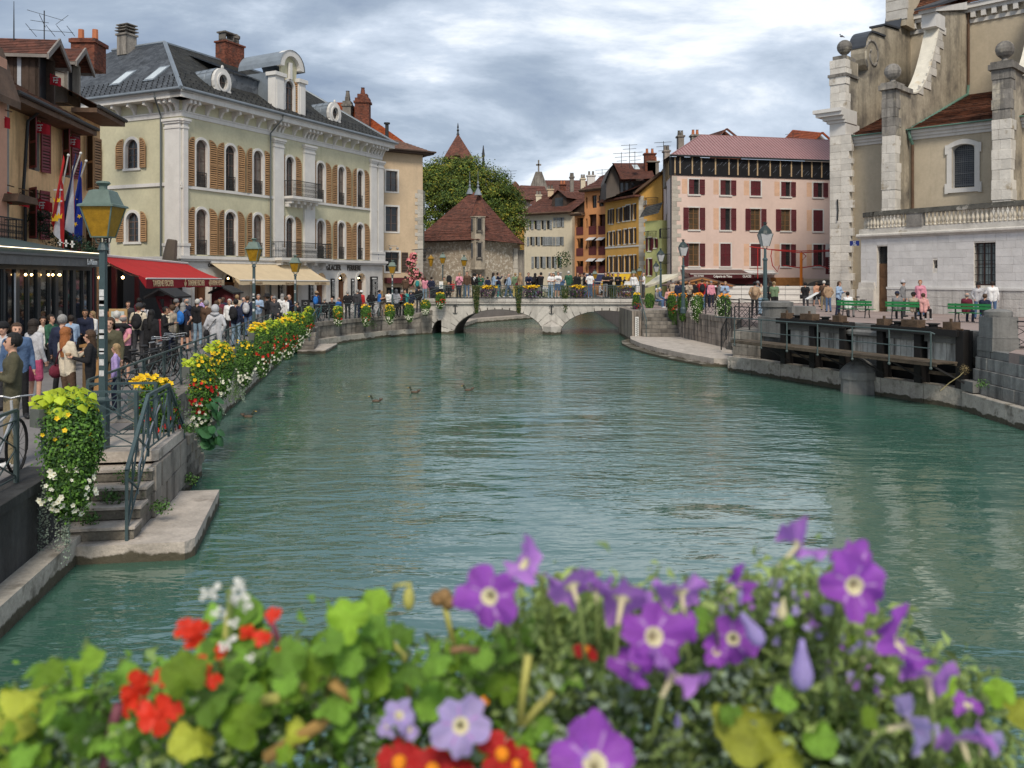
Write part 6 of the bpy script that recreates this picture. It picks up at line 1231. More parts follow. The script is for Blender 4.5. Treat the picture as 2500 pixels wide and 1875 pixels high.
 # background roofs: aligned tiled roofs behind the cream/orange houses
 def roofblock(label,pts,y,mat=TILE,n=12,tn='roof'):
  a,b,c,d=[W(px,py,yy) for px,py,yy in pts]; t=T('tiled_roof_house',label,'building',(a.x,y,-2)); o=t.location; mb=MB(Matrix.Translation(-o)); courses(mb,a,b,c,d,n,.06,wob=.4); mb.build('roof',mat,t)
  mb=MB(Matrix.Translation(-o)); mb.add([(a.x,a.y+.5,-2),(b.x,b.y+.5,-2),(b.x,b.y+.5,b.z),(a.x,a.y+.5,a.z)],[(0,1,2,3)]); mb.add([(b.x,b.y+.5,-2),(c.x,c.y,-2),(c.x,c.y,c.z),(b.x,b.y+.5,b.z)],[(0,1,2,3)]); mb.build('wall',M('beige_render'),t); return t
 roofblock('low brown tiled roof just right of the big tree behind the cream house',[(1262,500,122),(1345,500,121),(1330,455,130),(1270,452,130)],122)
 roofblock('long brown tiled church roof with a small stone cross at its left gable',[(1310,475,140),(1440,475,138),(1425,440,150),(1322,440,150)],140)
 roofblock('brown tiled roof with a pale chimney stack behind the orange house',[(1350,505,116),(1460,485,112),(1440,440,124),(1385,450,124)],116)
 roofblock('steep brown tiled roof rising behind the right end of the orange house',[(1430,468,108),(1500,455,104),(1492,420,112),(1466,430,114)],108)
 for px,y0_,y1_,w_,m_,lab in ((1315,476,512,13,CRE,'pale square chimney on the low roof behind the cream house'),(1344,462,500,14,M('beige_render'),'tall beige chimney rising in front of the church roof'),(1374,450,500,14,BRICK,'brick topped chimney between the cream and orange houses'),(1396,432,470,9,QUAY,'slim grey chimney with a round cap left of the white chimney'),(1423,436,480,11,CRE,'cream chimney with a flat cap beside the white chimney'),(1443,428,465,19,TRIM,'wide white chimney with an aerial above the orange house'),(1586,375,432,26,BRICK,'wide brick chimney stack left of the pink building roof'),(1593,394,430,28,QUAY,'grey rendered chimney with orange pots above the yellow gable'),(1627,368,410,13,QUAY,'tall narrow grey chimney at the left corner of the pink building roof'),(1661,332,372,14,QUAY,'tall dark chimney on the left of the metal roof'),(1697,330,365,20,QUAY,'grey chimney with orange pots on the metal roof')):
  y=92 if px<1600 else 84; y=112 if px<1450 else y; a,b=X(px-w_/2,y),X(px+w_/2,y); t=T('chimney_stack',lab,'chimney',((a+b)/2,y,(675-y1_)/FP*y-2)); h=(y1_-y0_)/FP*y+2; mb=MB(); hw=(b-a)/2
  mb.box(-hw,hw,-.45,.45,0,h); mb.box(-hw-.1,hw+.1,-.55,.55,h-.15,h); mb.build('stack',m_,t); mb=MB()
  for s_ in (-1,1): mb.lathe([(.16,0),(.12,.5),(.16,.52)],6,(s_*hw*.5,0,h))
  mb.build('chimney_pot',POT if px in (1586,1593,1697,1374) else QUAY,t)
 for px,y0_,y1_,y in ((1537,352,400,90),(1550,370,400,90),(1517,372,396,92),(1620,345,372,84),(1247,416,445,118),(1936,325,348,100),(1470,413,430,110)):
  t=T('tv_aerial','thin roof aerial '+{1537:'tallest above the timber attic',1550:'right of the tallest one on the timber attic',1517:'small with one bent arm left of the attic skylight',1620:'on the chimney left of the pink building',1247:'right of the big tree',1936:'above the right end of the metal roof',1470:'above the orange house'}[px],'aerial',W(px,y1_,y),0,'roof aerials'); h=(y1_-y0_)/FP*y; mb=MB(); mb.tube([(0,0,-.5),(0,0,h)],.035,4)
  for k in range(3): mb.tube([(-.9+.2*k,0,h-.15-.4*k),(.8-.1*k,0,h-.05-.4*k)],.025,3)
  mb.build('mast',IRON,t)
 y=138; t=T('stone_cross','stone gable with a cross on the church roof above the cream house','cross',W(1315,450,y)); mb=MB(); mb.prism([(-1.6,-1),(1.6,-1),(.5,2.0),(-.5,2.0)],-.3,.3); mb.box(-.12,.12,-.1,.1,2,3.9); mb.box(-.42,.42,-.1,.1,3.0,3.25); mb.build('cross_stone',QUAY,t)
 y=118; t=T('round_tower','small round tower with a conical brown roof at the right edge of the tree','tower',(X(1258,y),y,-2)); mb=MB(); z=lambda py:(675-py)/FP*y+2; mb.lathe([(2.0,0),(2.0,z(488))],14); mb.build('tower_wall',RUB,t); mb=MB(); mb.lathe([(2.6,z(490)),(1.4,z(470)),(.1,z(443))],14); mb.build('tower_roof',TILE,t)
 P0,P1=(X(1258,112),112),(X(1284,111),111); townhouse('narrow yellow house sliver between the stone pavilion and the cream house',P0,P1,5,(675-545)/FP*112,YLW,[],BFR)
row()
def pinkhouse():
 G=-2.05; a=Vector((14.5,78)); th=math.atan2(.231,.972); r=T('pink_building','four storey pale pink building with maroon shutters, black wrapped attic and pinkish metal roof','building',(14.5,78,G)); f=Fr(r,0,0,th,G); L_=20.5
 rows=[(7.5,8.87),(4.28,6.28),(.95,3.02)]; cols_=[(1.65,2.68),(4.78,5.82),(7.85,8.88),(10.98,11.98),(14.36,15.38),(17.8,18.8)]
 st=[['h','h','c','h','h','c'],['s','h','s','s','c','h'],['s','c','c','h','h','h']]
 mb=f.mb(); ops=[(c[0],c[1],q[0],q[1]) for q in rows for c in cols_]; wall(mb,0,L_,-.2,9.25,ops,d=.22); mb.build('wall',PINKW,r)
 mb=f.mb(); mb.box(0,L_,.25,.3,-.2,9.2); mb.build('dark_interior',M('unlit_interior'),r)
 for i,q in enumerate(rows):
  for j,c in enumerate(cols_):
   s_=st[i][j]; window(f,c[0],c[1],q[0],q[1],OFR if s_=='s' else BFR,cols=2,rows=4 if i else 2,pm=GLASSO if s_=='s' else None,t=.06)
   mb=f.mb(); t=.12
   for b in ((c[0]-t,c[0],q[0],q[1]+t),(c[1],c[1]+t,q[0],q[1]+t),(c[0],c[1],q[1],q[1]+t)): mb.box(b[0],b[1],-.035,0,b[2],b[3])
   mb.box(c[0]-t,c[1]+t,-.1,0,q[0]-.14,q[0]); mb.build('window_surround',TRIM,r)
   w_=(c[1]-c[0])/2
   if s_=='s': pair(f,c[0],c[1],q[0],q[1],.52,MSH,pitch=.1,ang=(.05,.05))
   if s_=='c': shutter(f,c[0]+w_/2,q[0],w_,q[1]-q[0],MSH,y=.02,pitch=.1); shutter(f,c[1]-w_/2,q[0],w_,q[1]-q[0],MSH,y=.02,pitch=.1)
   if s_=='h': shutter(f,c[0]+w_/2,q[0],w_,q[1]-q[0],MSH,y=.02,pitch=.1); shutter(f,c[1]+w_/2+.02,q[0],w_,q[1]-q[0],MSH,pitch=.1)
   if s_!='s' or (i,j)==(2,0):
    mb=f.mb(); mb.box(c[0]-.68,c[0]-.16,-.004,0,q[0]+.03,q[1]); mb.build('bare_patch',M('faded_peach_patch',(.62,.40,.28),bump=.1),r)
 # attic band with battens
 mb=f.mb(); mb.box(-.1,L_,-.08,.3,9.2,10.85); mb.build('attic_band',M('black_roofing_membrane',(.012,.012,.014),rough=.5,var=.3),r)
 for k,x in enumerate([.25,.75,1.95,2.85,4.25,5.6,6.5,7.6,8.5,9.8,10.85,12.0,13.1,14.15,15.2,16.2,17.3,18.4,19.5]): mb=f.mb(); mb.box(x-.06,x+.06,-.13,-.08,9.35,10.85); mb.build('batten',M('raw_pine_batten',(.44,.32,.19)),r)
 mb=f.mb(); rr=random.Random(2)
 for k in range(58):
  x=.5+k*.34+rr.uniform(-.1,.1); z=rr.uniform(9.5,10.4); d_=rr.uniform(.15,.4); mb.add([(x,-.083,z),(x+.035,-.083,z),(x+d_+.035,-.083,z+d_),(x+d_,-.083,z+d_)],[(0,1,2,3)])
 mb.build('membrane_print',M('grey_print',(.16,.18,.22),bump=0,var=0),r,kind='stuff')
 METR=M('pinkish_metal_roof',(.31,.185,.18),rough=.45,var=.08,bump=0)
 zr=13.7; mb=f.mb(); E0=(-.3,-.35,10.95);E1=(L_,-.35,10.95); R0=(4.9,4.2,zr);R1=(L_,4.2,zr-.0); mb.add([E0,E1,R1,R0],[(0,1,2,3)]); mb.add([E0,R0,(1.8,9,11)],[(0,1,2)]); mb.build('metal_roof',METR,r)
 mb=f.mb()
 for k in range(62):
  x=-.2+k*.335; 
  if x<4.9: t=(x+.3)/5.2; top=(x,-.35+4.55*t,10.95+(zr-10.95)*t)
  else: top=(x,4.2,zr)
  mb.tube([(x,-.35,10.98),(top[0],top[1],top[2]+.03)],.03,3)
 mb.build('roof_seam',M('roof_seam_pink',(.24,.10,.11),rough=.5),r,kind='stuff')
 mb=f.mb(); mb.tube([(-.35,-.42,10.93),(L_,-.42,10.93)],.09,6); mb.tube([(-.15,-.12,10.9),(-.15,-.12,-2)],.06,6); mb.build('gutter',IRON,r)
 mb=f.mb(); mb.tube([E0,R0],.07,4); mb.tube([R0,R1],.07,4); mb.build('ridge_cap',METR,r)
 # quoins
 k=0; z=-2.0
 while z<9.1: h=rnd(.32,.5); stone(f,.02,(.85 if k%2 else .55)+rnd(-.1,.1),-.03,.2,z,z+h,M('quoin_stone'),'quoin'); z+=h; k+=1
 # side wall going back
 g=Fr(r,A=f.A@Matrix.Rotation(math.atan2(1,.088)-th-PI,4,'Z')) # x axis points back toward the corner
 mb=g.mb(); wall(mb,-22,0,G,9.25,[(-6,-5,7,8.8),(-12,-11,6.8,8.8),(-6,-5,3.4,6),(-11,-10,3.4,6)],d=.2); mb.build('wall',M('pale_lilac_render',(.60,.52,.50),var=.08),r)
 mb=g.mb(); mb.box(-22,0,-.06,.3,9.2,10.85); mb.build('attic_band',M('plywood_sheathing',(.42,.28,.13),var=.15),r)
 for k in range(13): mb=g.mb(); mb.box(-1.4*k-.5,-1.4*k-.35,-.11,-.06,9.2,10.85); mb.build('batten',IRON,r)
 for z0_ in (1.2,3.6): 
  g.put('balcony_railing',guardmesh(2.2,.9,.8),-3,0,z0_)
 # shop front
 WOODO=M('varnished_orange_timber',(.33,.15,.05),rough=.5,var=.25,scale=3)
 mb=f.mb(); mb.box(0,L_,0,.3,G-.2,-.2); mb.build('ground_floor_wall',M('beige_plaster',(.48,.38,.29),var=.1),r)
 mb=f.mb(); mb.box(1.0,9.6,-.12,.0,G,-.1); mb.build('shop_front',M('maroon_shopfront',(.10,.02,.025),rough=.5),r)
 for x0,x1,z1_ in ((1.2,3.3,-.5),(5.0,7.2,-.7),(7.4,9.4,-.7)): mb=f.mb(); mb.box(x0,x1,-.15,-.12,G,z1_); mb.build('shop_window',GLASS,r)
 mb=f.mb(); mb.box(9.9,13.2,-.2,0,G,-.1); mb.build('timber_front',WOODO,r); mb=f.mb(); mb.prism([(10.9,G),(12.2,G),(12.2,-1.1),(11.55,-.75),(10.9,-1.1)],-.24,-.2); mb.build('door',SIGNK,r)
 mb=f.mb(); mb.prism([(13.6,-.75)]+[(13.6+2.2-2.2*math.cos(PI*k/10),-.95+.62*math.sin(PI*k/10)) for k in range(11)]+[(18,-.95),(18,-1.2),(13.6,-1.2)],-.06,0); mb.build('stone_arch',QUAY,r); mb=f.mb(); mb.prism([(14.1,G)]+[(14.1+1.7-1.7*math.cos(PI*k/10),-1.15+.5*math.sin(PI*k/10)) for k in range(11)]+[(17.5,G)],-.07,-.01); mb.build('dark_archway',SIGNK,r)
 # shop awning
 c=Vector((14.5,78)); D2=Vector((math.cos(th),math.sin(th))); O2=Vector((math.sin(th),-math.cos(th)))
 def pt(u,w_,z): v=c+D2*u+O2*w_; return Vector((v.x,v.y,z))
 canopy('faded maroon shop awning lettered for a crêpe shop on the pink building',pt(.8,.1,.62),pt(6.9,.1,.62),pt(7.4,1.5,.22),pt(1.1,1.5,.22),.38,M('faded_maroon_awning',(.12,.07,.065),rough=.85),M('maroon_valance',(.07,.012,.016),rough=.7),[(.13,'SALADES'),(.50,'Crêperie du Thiou'),(.88,'GLACES')],.30,CHALK)
 canopy('narrow white retractable awning right of the maroon awning',pt(7.1,.1,.55),pt(10.2,.1,.5),pt(10.2,.9,.3),pt(7.2,.9,.3),.1,M('white_blind'),M('white_blind'),[],.1,CHALK)
 t=T('wall_sign','white and maroon restaurant sign at the right edge of the pink building','sign',W(2036,630,79.5)); mb=MB(); mb.box(-.75,.75,0,.08,.1,1.3); mb.build('sign_board',TRIM,t); mb=MB(); mb.box(-.75,.75,0,.08,-1.5,.08); mb.build('sign_board',M('maroon_fascia'),t); text('M E Y',.42,GOLD,'sign_lettering',t,Matrix.Translation((0,-.02,.62))); mb=MB()
 for k in range(7): rowtext(mb,0,-.1-k*.2,1.1,-.01,1,k)
 mb.build('sign_lettering',CHALK,t)
 # cables, orange pole
 t=T('orange_cable_pole','orange pole carrying sagging red cables in front of the pink building','pole',W(1956,700,77)); OP=M('orange_paint',(.75,.22,.03),rough=.5); RC=M('red_cable',(.45,.03,.03),rough=.5); o=t.location
 mb=MB(Matrix.Translation(-o)); mb.tube([W(1956,702,77),W(1956,617,77)],.13,6); mb.build('pole',OP,t)
 for pts in ([(1830,602),(1880,609),(1956,613),(2045,610)],[(1885,608),(1882,625),(1886,648),(1898,663),(1903,648)],[(1956,615),(1968,625),(1955,640)],[(1850,607),(1850,680)],[(1912,648),(1955,654),(2000,648),(2030,658),(2045,664)],[(1885,610),(1956,617),(2045,612)]):
  mb=MB(Matrix.Translation(-o)); mb.tube([W(a_,b_,77) for a_,b_ in pts],.045,5); mb.build('cable',RC,t)
 # roofs behind
 for lab,gx,gy,lx,ly,rx_,ry_,m_ in (('dark tiled gable roof behind the metal roof, left of centre',1771,320,1668,378,1810,352,TILE),('orange tiled gable roof behind the right end of the metal roof',2003,329,1898,358,2038,362,TILER)):
  t=T('tiled_roof_house',lab,'building',(X(gx,100),100,5)); o=t.location; g1=W(gx,gy,98);b1=W(rx_,ry_,98);l1=W(gx-38,ry_+2,98); bk=W(lx,ly,112)
  mb=MB(Matrix.Translation(-o)); mb.add([g1,b1,b1-Vector((0,0,4)),l1-Vector((0,0,4)),l1],[(0,1,2,3,4)]); mb.build('gable_wall',BRICK if gx<1900 else M('grey_block',(.25,.22,.2)),t)
  mb=MB(Matrix.Translation(-o)); courses(mb,l1+Vector((-.4,-.6,-.1)),bk,bk+Vector((2,0,2.2)),g1+Vector((0,-.6,.15)),12,.05); mb.tube([g1+Vector((0,-.6,.15)),b1+Vector((.5,-.6,-.2))],.14,4); mb.tube([g1+Vector((0,-.6,.15)),l1+Vector((-.4,-.6,-.1))],.14,4); mb.build('roof',m_,t)
pinkhouse()
def hoarding():
 a=(X(1775,66),66);b=(X(2100,64),64); r=T('site_hoarding','white corrugated metal hoarding in front of the pink building','hoarding',(a[0],a[1],-2.05)); f,l=seg(r,a,b); WH=M('white_corrugated_metal',(.62,.6,.57),rough=.5,var=.08,scale=.8,bump=.05,bs=5)
 n=9
 for k in range(n):
  mb=f.mb(); z0=-2.0; h=1.28
  for j in range(6):
   z=z0+h*j/6; y=.05 if j%2 else 0
   mb.box(l*k/n+.01,l*(k+1)/n-.01,-.02-y,.02-y,z,z+h/6-.03); mb.box(l*k/n+.01,l*(k+1)/n-.01,-.0-y,.02,z+h/6-.03,z+h/6)
  mb.build('hoarding_panel',WH,r)
hoarding()
def parasol(label,px,py,y,w_,tilt,mat,zt):
 p=W(px,py,y); r=T('parasol',label,'parasol',(p.x,y,-2.05)); 
 me=MB(); n=10; h=w_*.28
 vs=[(w_*math.cos(2*PI*k/n),w_*math.sin(2*PI*k/n),0) for k in range(n)]+[(0,0,h)]; me.M=Matrix.Translation((0,0,zt+2.05))@Matrix.Rotation(tilt,4,'Y'); me.add(vs,[(k,(k+1)%n,n) for k in range(n)]); 
 me.add([(v[0],v[1],v[2]) for v in vs[:n]]+[(v[0]*1.0,v[1]*1.0,v[2]-.16) for v in vs[:n]],[(k,(k+1)%n,(k+1)%n+n,k+n) for k in range(n)]); me.build('parasol_cloth',mat,r); mb=MB(); mb.tube([(0,0,0),(0,0,zt+2.05+.2)],.03,6); mb.build('pole',TRIM,r)
parasol('large tilted cream parasol beside the dark lamp before the pink building',1612,692,62,1.35,-.35,M('parasol_cream',(.72,.68,.55),bump=0,transl=.3),-.25)
for i,(px,wd) in enumerate(((1322,1.2),(1262,1.1),(1380,1.2))): parasol('low white parasol seen through the bridge railing, '+['middle one','leftmost one','rightmost one'][i],px,700,88,wd*1.3,.1,M('parasol_grey_white',(.6,.6,.62),bump=0,transl=.3),-1.35)
def midfar():
 Y=M('yellow_awning_cloth',(.75,.48,.03),rough=.8,transl=.2); B=M('navy_awning_cloth',(.025,.03,.08),rough=.8)
 canopy('bright yellow awning below the mustard yellow house',W(1487,668,91),W(1540,668,88),W(1532,684,86),W(1466,690,89),.3,Y,Y,[],.2,CHALK)
 canopy('navy blue awning left of the yellow awning',W(1425,670,98),W(1480,670,95),W(1478,688,92),W(1422,688,95),.3,B,B,[],.2,CHALK)
 canopy('grey-green awning on the cream house ground floor',W(1340,668,104),W(1372,666,103),W(1368,680,101),W(1336,680,102),.2,GREYC,GREYC,[],.2,CHALK)
 g=M('white_market_cloth',(.55,.55,.55),bump=0)
 canopy('whitish market stall cover behind the far end of the bridge railing',W(1525,690,80),W(1560,690,80),W(1562,700,78),W(1520,700,78),.5,g,g,[],.2,CHALK)
 # far left bank ledge and hedge planters behind the bridge
 mb=MB(); mb.slab([(-3.6,66),(-2.9,72),(2.4,80),(3.6,88),(2.6,92),(-4.2,73)],-3.95,-3.55); struct(mb.build('far_ledge',LAND))
 for i,(px,w_) in enumerate(((1245,1.6),(1325,1.6),(1390,1.5))):
  x=X(px,66); t=T('clipped_hedge','low clipped hedge seen through the bridge railing, '+['left one','middle one','right one'][i],'hedge',(x,66,-1.7)); P=RG.uniform([-w_/2,-.3,0],[w_/2,.3,.75],(700,3)); link('foliage',npmesh('h',[leafarr(P,RG.normal(size=P.shape),.1)],[LEAFD]),t,kind='stuff')
 mb=MB(); mb.slab([(-6.5,62.5),(9.5,62.5),(9.2,100),(2.4,100),(1.5,83),(-4.6,72)],-2.02,-1.98) if 0 else None
midfar()
# ================= church on the right
TAN=M('tan_roughcast',(.47,.405,.305),var=.1,scale=.6,bump=1.0,bs=26,streak=.3,scol=(.2,.16,.11),sthr=.6)
STAIN=M('rain_stained_roughcast',(.37,.325,.25),var=.28,scale=.5,bump=.8,bs=20,streak=.45,scol=(.09,.08,.07),sthr=.5,ssc=1.1,patch=((.10,.09,.08),.35,.5,.16))
WST=M('whitewashed_stone',(.56,.53,.48),var=.14,scale=1.5,bump=.8,bs=9,orand=.14,streak=.3,scol=(.25,.22,.18),patch=((.33,.28,.21),1.3,.60,.1))
WSTD=M('blackened_stone',(.22,.205,.185),var=.25,scale=1.2,bump=.8,bs=9,orand=.25,streak=.6,scol=(.04,.038,.035),sthr=.5,patch=((.42,.38,.30),.9,.56,.1))
RTILE=tmat('red_brown_flat_tile','6f4633','412b22',sc=(3.2,3.2,6),bump=.5,moss=.4,mossc=(.04,.03,.025))
LEADG=M('leaded_church_glass',(.05,.055,.065),rough=.25,var=.3,scale=3,bump=.1)
LEAD=M('lead_sheet',(.045,.05,.06),rough=.5,var=.2); COPPER=M('verdigris_copper',(.10,.19,.15),rough=.6)
def church():
 G=-2.05; r=T('church','tan roughcast baroque church with white stone buttresses and ball finials at the right edge','church',(23.2,61,G)); th=math.atan2(-.714,.7); f=Fr(r,0,0,th,G)
 win=(7.55,8.85,5.72,8.5,.35); Q=11.3
 mb=f.mb(); wall(mb,-.2,22,G,9.2,[win],d=.45,mi=0,mr=1); mb.build('aisle_wall',[TAN,TRIM],r)
 mb=f.mb(); mb.quad((7.5,.43,5.7),(8.9,.43,5.7),(8.9,.43,8.55),(7.5,.43,8.55)); wn=mb.build('window',LEADG,r)
 mb=f.mb()
 for k in range(11): x=7.55+.13*k; mb.box(x-.008,x+.008,.39,.42,5.72,8.5)
 for k in range(22): z=5.72+.128*k; mb.box(7.55,8.85,.39,.42,z-.008,z+.008)
 for k in range(4): z=5.9+.75*k; mb.box(7.55,8.85,.36,.40,z-.02,z+.02)
 mb.build('leading',M('lead_cames',(.16,.17,.18),rough=.5),wn,kind='stuff')
 mb=f.mb()
 for q in ((7.22,7.52,-.1,5.5,8.4),(8.88,9.18,-.1,5.5,8.4),(7.15,9.25,-.14,5.4,5.68)): mb.box(q[0],q[1],q[2],0,q[3],q[4])
 n=8
 for k in range(n):
  a,b=7.22+1.96*k/n,7.22+1.96*(k+1)/n; za,zb=8.45+.33*math.sin(PI*k/n),8.45+.33*math.sin(PI*(k+1)/n); mb.prism([(a,za-.28),(b,zb-.28),(b,zb+.03),(a,za+.03)],-.12,0)
 mb.box(7.12,7.3,-.13,0,7.9,8.5); mb.box(9.1,9.28,-.13,0,7.9,8.5); mb.box(7.1,7.3,-.13,0,5.35,6.0); mb.box(9.1,9.3,-.13,0,5.35,6.0); mb.build('window_surround',TRIM,r)
 for x0,x1 in ((.7,3.98),(4.85,10.55),(11.45,18)):
  mb=f.mb()
  for a,b,e in ((9.1,9.3,.1),(9.3,9.5,.22),(9.5,9.72,.4)): mb.box(x0,x1,-e,0,a,b)
  mb.build('cornice',TRIM,r); mb=f.mb(); courses(mb,(x0,-.6,9.72),(x1,-.6,9.72),(x1,Q,13.8),(x0,Q,13.8),46,.05,wob=.5); mb.build('aisle_roof',RTILE,r)
  mb=f.mb(); mb.tube([(x0,-.62,9.74),(x1,-.62,9.74)],.05,6); mb.build('gutter',COPPER,r)
 mb=f.mb(); mb.tube([(4.95,Q-.1,14.6),(4.95,Q-.3,13.8),(4.95,.2,9.95),(5.0,-.5,9.6),(5.05,-.45,9.2),(5.1,-.15,8.8)],.10,8); mb.build('downpipe',COPPER,r); mb=f.mb(); mb.tube([(5.1,-.15,8.8),(5.1,-.15,G)],.09,8); mb.tube([(4.95,Q-.12,20),(4.95,Q-.12,14.5)],.09,8); mb.build('downpipe',EAVE,r)
 # nave wall
 nw=(9.35,13.2,14.3,19.3,1.0)
 mb=f.mb(); wall(mb,-.2,24,9,20.3,[nw],y=Q,d=.6,mi=0,mr=1); mb.build('nave_wall',[TAN,TRIM],r)
 mb=f.mb(); mb.quad((9.3,Q+.55,14.2),(13.3,Q+.55,14.2),(13.3,Q+.55,19.4),(9.3,Q+.55,19.4)); w2=mb.build('window',LEADG,r); mb=f.mb()
 for k in range(14): x=9.4+.3*k; mb.box(x-.012,x+.012,Q+.5,Q+.53,14.3,19.3)
 for k in range(18): z=14.3+.29*k; mb.box(9.35,13.2,Q+.5,Q+.53,z-.012,z+.012)
 mb.build('leading',M('lead_cames'),w2,kind='stuff')
 mb=f.mb(); n=14
 def ez(t): return 18.3+1.0*math.sin(PI*t)
 for k in range(n):
  a,b=9.0+4.5*k/n,9.0+4.5*(k+1)/n; mb.prism([(a,ez(k/n)-.02),(b,ez((k+1)/n)-.02),(b,ez((k+1)/n)+.4),(a,ez(k/n)+.4)],Q-.15,Q)
 mb.box(9.0,9.35,Q-.15,Q,14.0,18.4); mb.box(13.2,13.5,Q-.15,Q,14,18.4); mb.build('window_surround',TRIM,r)
 mb=f.mb()
 for a,b,e in ((19.2,19.5,.1),(20.0,20.25,.35),(20.25,20.6,.6)): mb.box(-.2,24,Q-e,Q,a,b)
 mb.build('nave_cornice',TRIM,r); dm=cached('dentil',lambda:(lambda m:(m.box(-.16,.16,-.3,0,0,.42),m.mesh('dentil',TRIM))[1])(MB()))
 for k in range(26): f.put('dentil',dm,.3+.72*k,Q-.1,19.56)
 mb=f.mb(); courses(mb,(-.2,Q-.7,20.6),(24,Q-.7,20.6),(24,Q+7,28),(-.2,Q+7,28),40,.06,wob=.5); mb.build('nave_roof',RTILE,r)
 # west front slab with volutes, seen from behind/side
 poly=[(-.7,-2.05),(-.7,10.7),(1.7,10.7),(1.7,14.3),(3.3,14.3),(3.4,15.1)]+[(4.2-1.55*math.cos(R(-35+125*k/8)),16.35+1.6*math.sin(R(-35+125*k/8))) for k in range(9)]+[(6.2,18.0),(6.25,18.9),(8.9,19.1),(9.2,20.3),(10.0,21.7),(10.0,36),(22,36),(22,-2.05)]
 f0=f; f=Fr(r,A=f.A@Matrix.Translation((.8,0,0)))
 g=Fr(r,A=f.A@Matrix.Translation((-.15,0,0))@Matrix.Rotation(R(90),4,'Z'))
 mb=g.mb(); mb.prism(poly,.0,1.0); mb.build('west_front',STAIN,r)
 mb=g.mb(); # lead caps
 for a,b in (*[((4.2-1.6*math.cos(R(10+80*k/6)),16.35+1.62*math.sin(R(10+80*k/6))),(4.2-1.6*math.cos(R(10+80*(k+1)/6)),16.35+1.62*math.sin(R(10+80*(k+1)/6)))) for k in range(6)],((4.2,17.97),(6.2,18.05)),((6.2,18.95),(8.9,19.18)),((8.9,19.18),(9.3,20.4)),((9.3,20.4),(10.0,21.8))):
  mb.prism([a,b,(b[0],b[1]+.14),(a[0],a[1]+.14)],-.12,1.15)
 mb.build('lead_capping',LEAD,r)
 mb=g.mb(); mb.lathe([(1.0,-.02),(1.0,.02)],4); mb=g.mb(); n=12
 mb.tube([(4.1-1.25*(1-t/26)*math.cos(t*.42),-.0,16.3+1.25*(1-t/26)*math.sin(t*.42)) for t in range(-2,18)],.10,6); mb.build('volute',WSTD,r)
 # corner pilaster, entablature, pedestal, balls
 mb=f.mb(); mb.box(-1.15,-.0,-.75,1.5,9.9,10.75); mb.build('capital',TRIM,r)
 mb=f.mb()
 for a,b,e in ((10.75,10.95,.15),(10.95,11.2,.35),(11.2,11.45,.7),(11.45,11.7,.85)): mb.box(-1.15-e,.05,-.75-e,1.0,a,b)
 mb.build('entablature',TRIM,r)
 def stack(x0,x1,y0,y1,z0,z1,mat,ch=.55,nm='stone'):
  n=max(1,round((z1-z0)/ch))
  for k in range(n):
   a,b=z0+(z1-z0)*k/n,z0+(z1-z0)*(k+1)/n; e=rnd(-.03,.03); m_=(x0+x1)/2+rnd(-.2,.2)*(x1-x0)
   stone(f,x0-e,m_,y0-e,y0+.25,a,b,mat,nm); stone(f,m_,x1+e,y0-e,y0+.25,a,b,mat,nm); 
   stone(f,x1-.2,x1+e+.01,y0+.25,y0+rnd(.5,1.1),a,b,mat,nm)
 stack(-1.15,-.0,-.75,1.0,11.7,15.2,WST); mb=f.mb(); mb.box(-1.1,-.05,-.6,1.4,11.7,15.2); mb.build('pedestal_core',STAIN,r)
 mb=f.mb(); mb.box(-1.25,.1,-.85,1.3,14.0,14.2); mb.box(-1.0,-.1,-.6,1.1,15.2,15.5); mb.build('pedestal_cap',WSTD,r)
 def ball(x,y,z,rr=.52):
  mb=f.mb(); mb.lathe([(rr*.7,0),(rr*.7,.1),(.2,.16),(.16,.3),(.3,.38)],12,(x,y,z)); mb.ball((x,y,z+.36+rr*.9),rr,14); mb.build('ball_finial',WSTD,r,smooth=False)
 ball(-.5,.2,15.4)
 z=G; k=0
 while z<9.9:
  h=rnd(.38,.62); stone(f,-1.15,-.35,-.1-.65,.3-.65,z,min(9.9,z+h),WST,'quoin'); stone(f,-.35,(.45 if k%2 else .30)+rnd(-.10,.10),-.74,-.4,z,min(9.9,z+h),WST,'quoin'); z+=h; k+=1
 mb=f.mb(); mb.box(-1.12,.2,-.7,.5,G,9.9); mb.build('corner_pier_core',WST,r)
 mb=f.mb(); mb.box(.0,.06,-.9,-.8,5.3,7.0) ; mb=f.mb(); mb.tube([(-.55,-.83,3.9),(-.5,-.83,4.6),(-.55,-.83,5.4)],.05,4); mb.build('iron_tie',IRON,r)
 f=f0
 for bi,(x0,x1,zt) in enumerate(((3.98,4.85,12.2),(10.55,11.6,12.4))):
  P_=2.4; mb=f.mb(); mb.box(x0+.04,x1-.03,-P_+.05,0,G,zt); mb.build('buttress_core',STAIN,r)
  stack(x0,x1,-P_,0,G,zt-3.0,WST,.6); stack(x0,x1,-P_,0,zt-3.0,zt,WSTD,.6)
  mb=f.mb(); mb.box(x0-.16,x1+.16,-P_-.18,.2,zt,zt+.32); mb.box(x0-.06,x1+.06,-P_-.05,-P_+1.4,zt+.32,zt+.48); mb.build('buttress_cap',WSTD,r); ball((x0+x1)/2,-P_+.7,zt+.45,.53)
  # flying scroll wall over the aisle
  g=Fr(r,A=f.A@Matrix.Translation((x1-.02,0,0))@Matrix.Rotation(R(90),4,'Z'))
  cur=[(.2+5.2*math.sin(PI/2*k/10)**1.0*.0+ .2+ (5.0*k/10), 12.3+ (5.4*(k/10)**2.1)) for k in range(11)]
  poly=[(-.1,9.3),(-.1,12.3)]+cur+[(5.4,19.0),(Q,20.0),(Q,9.3)]
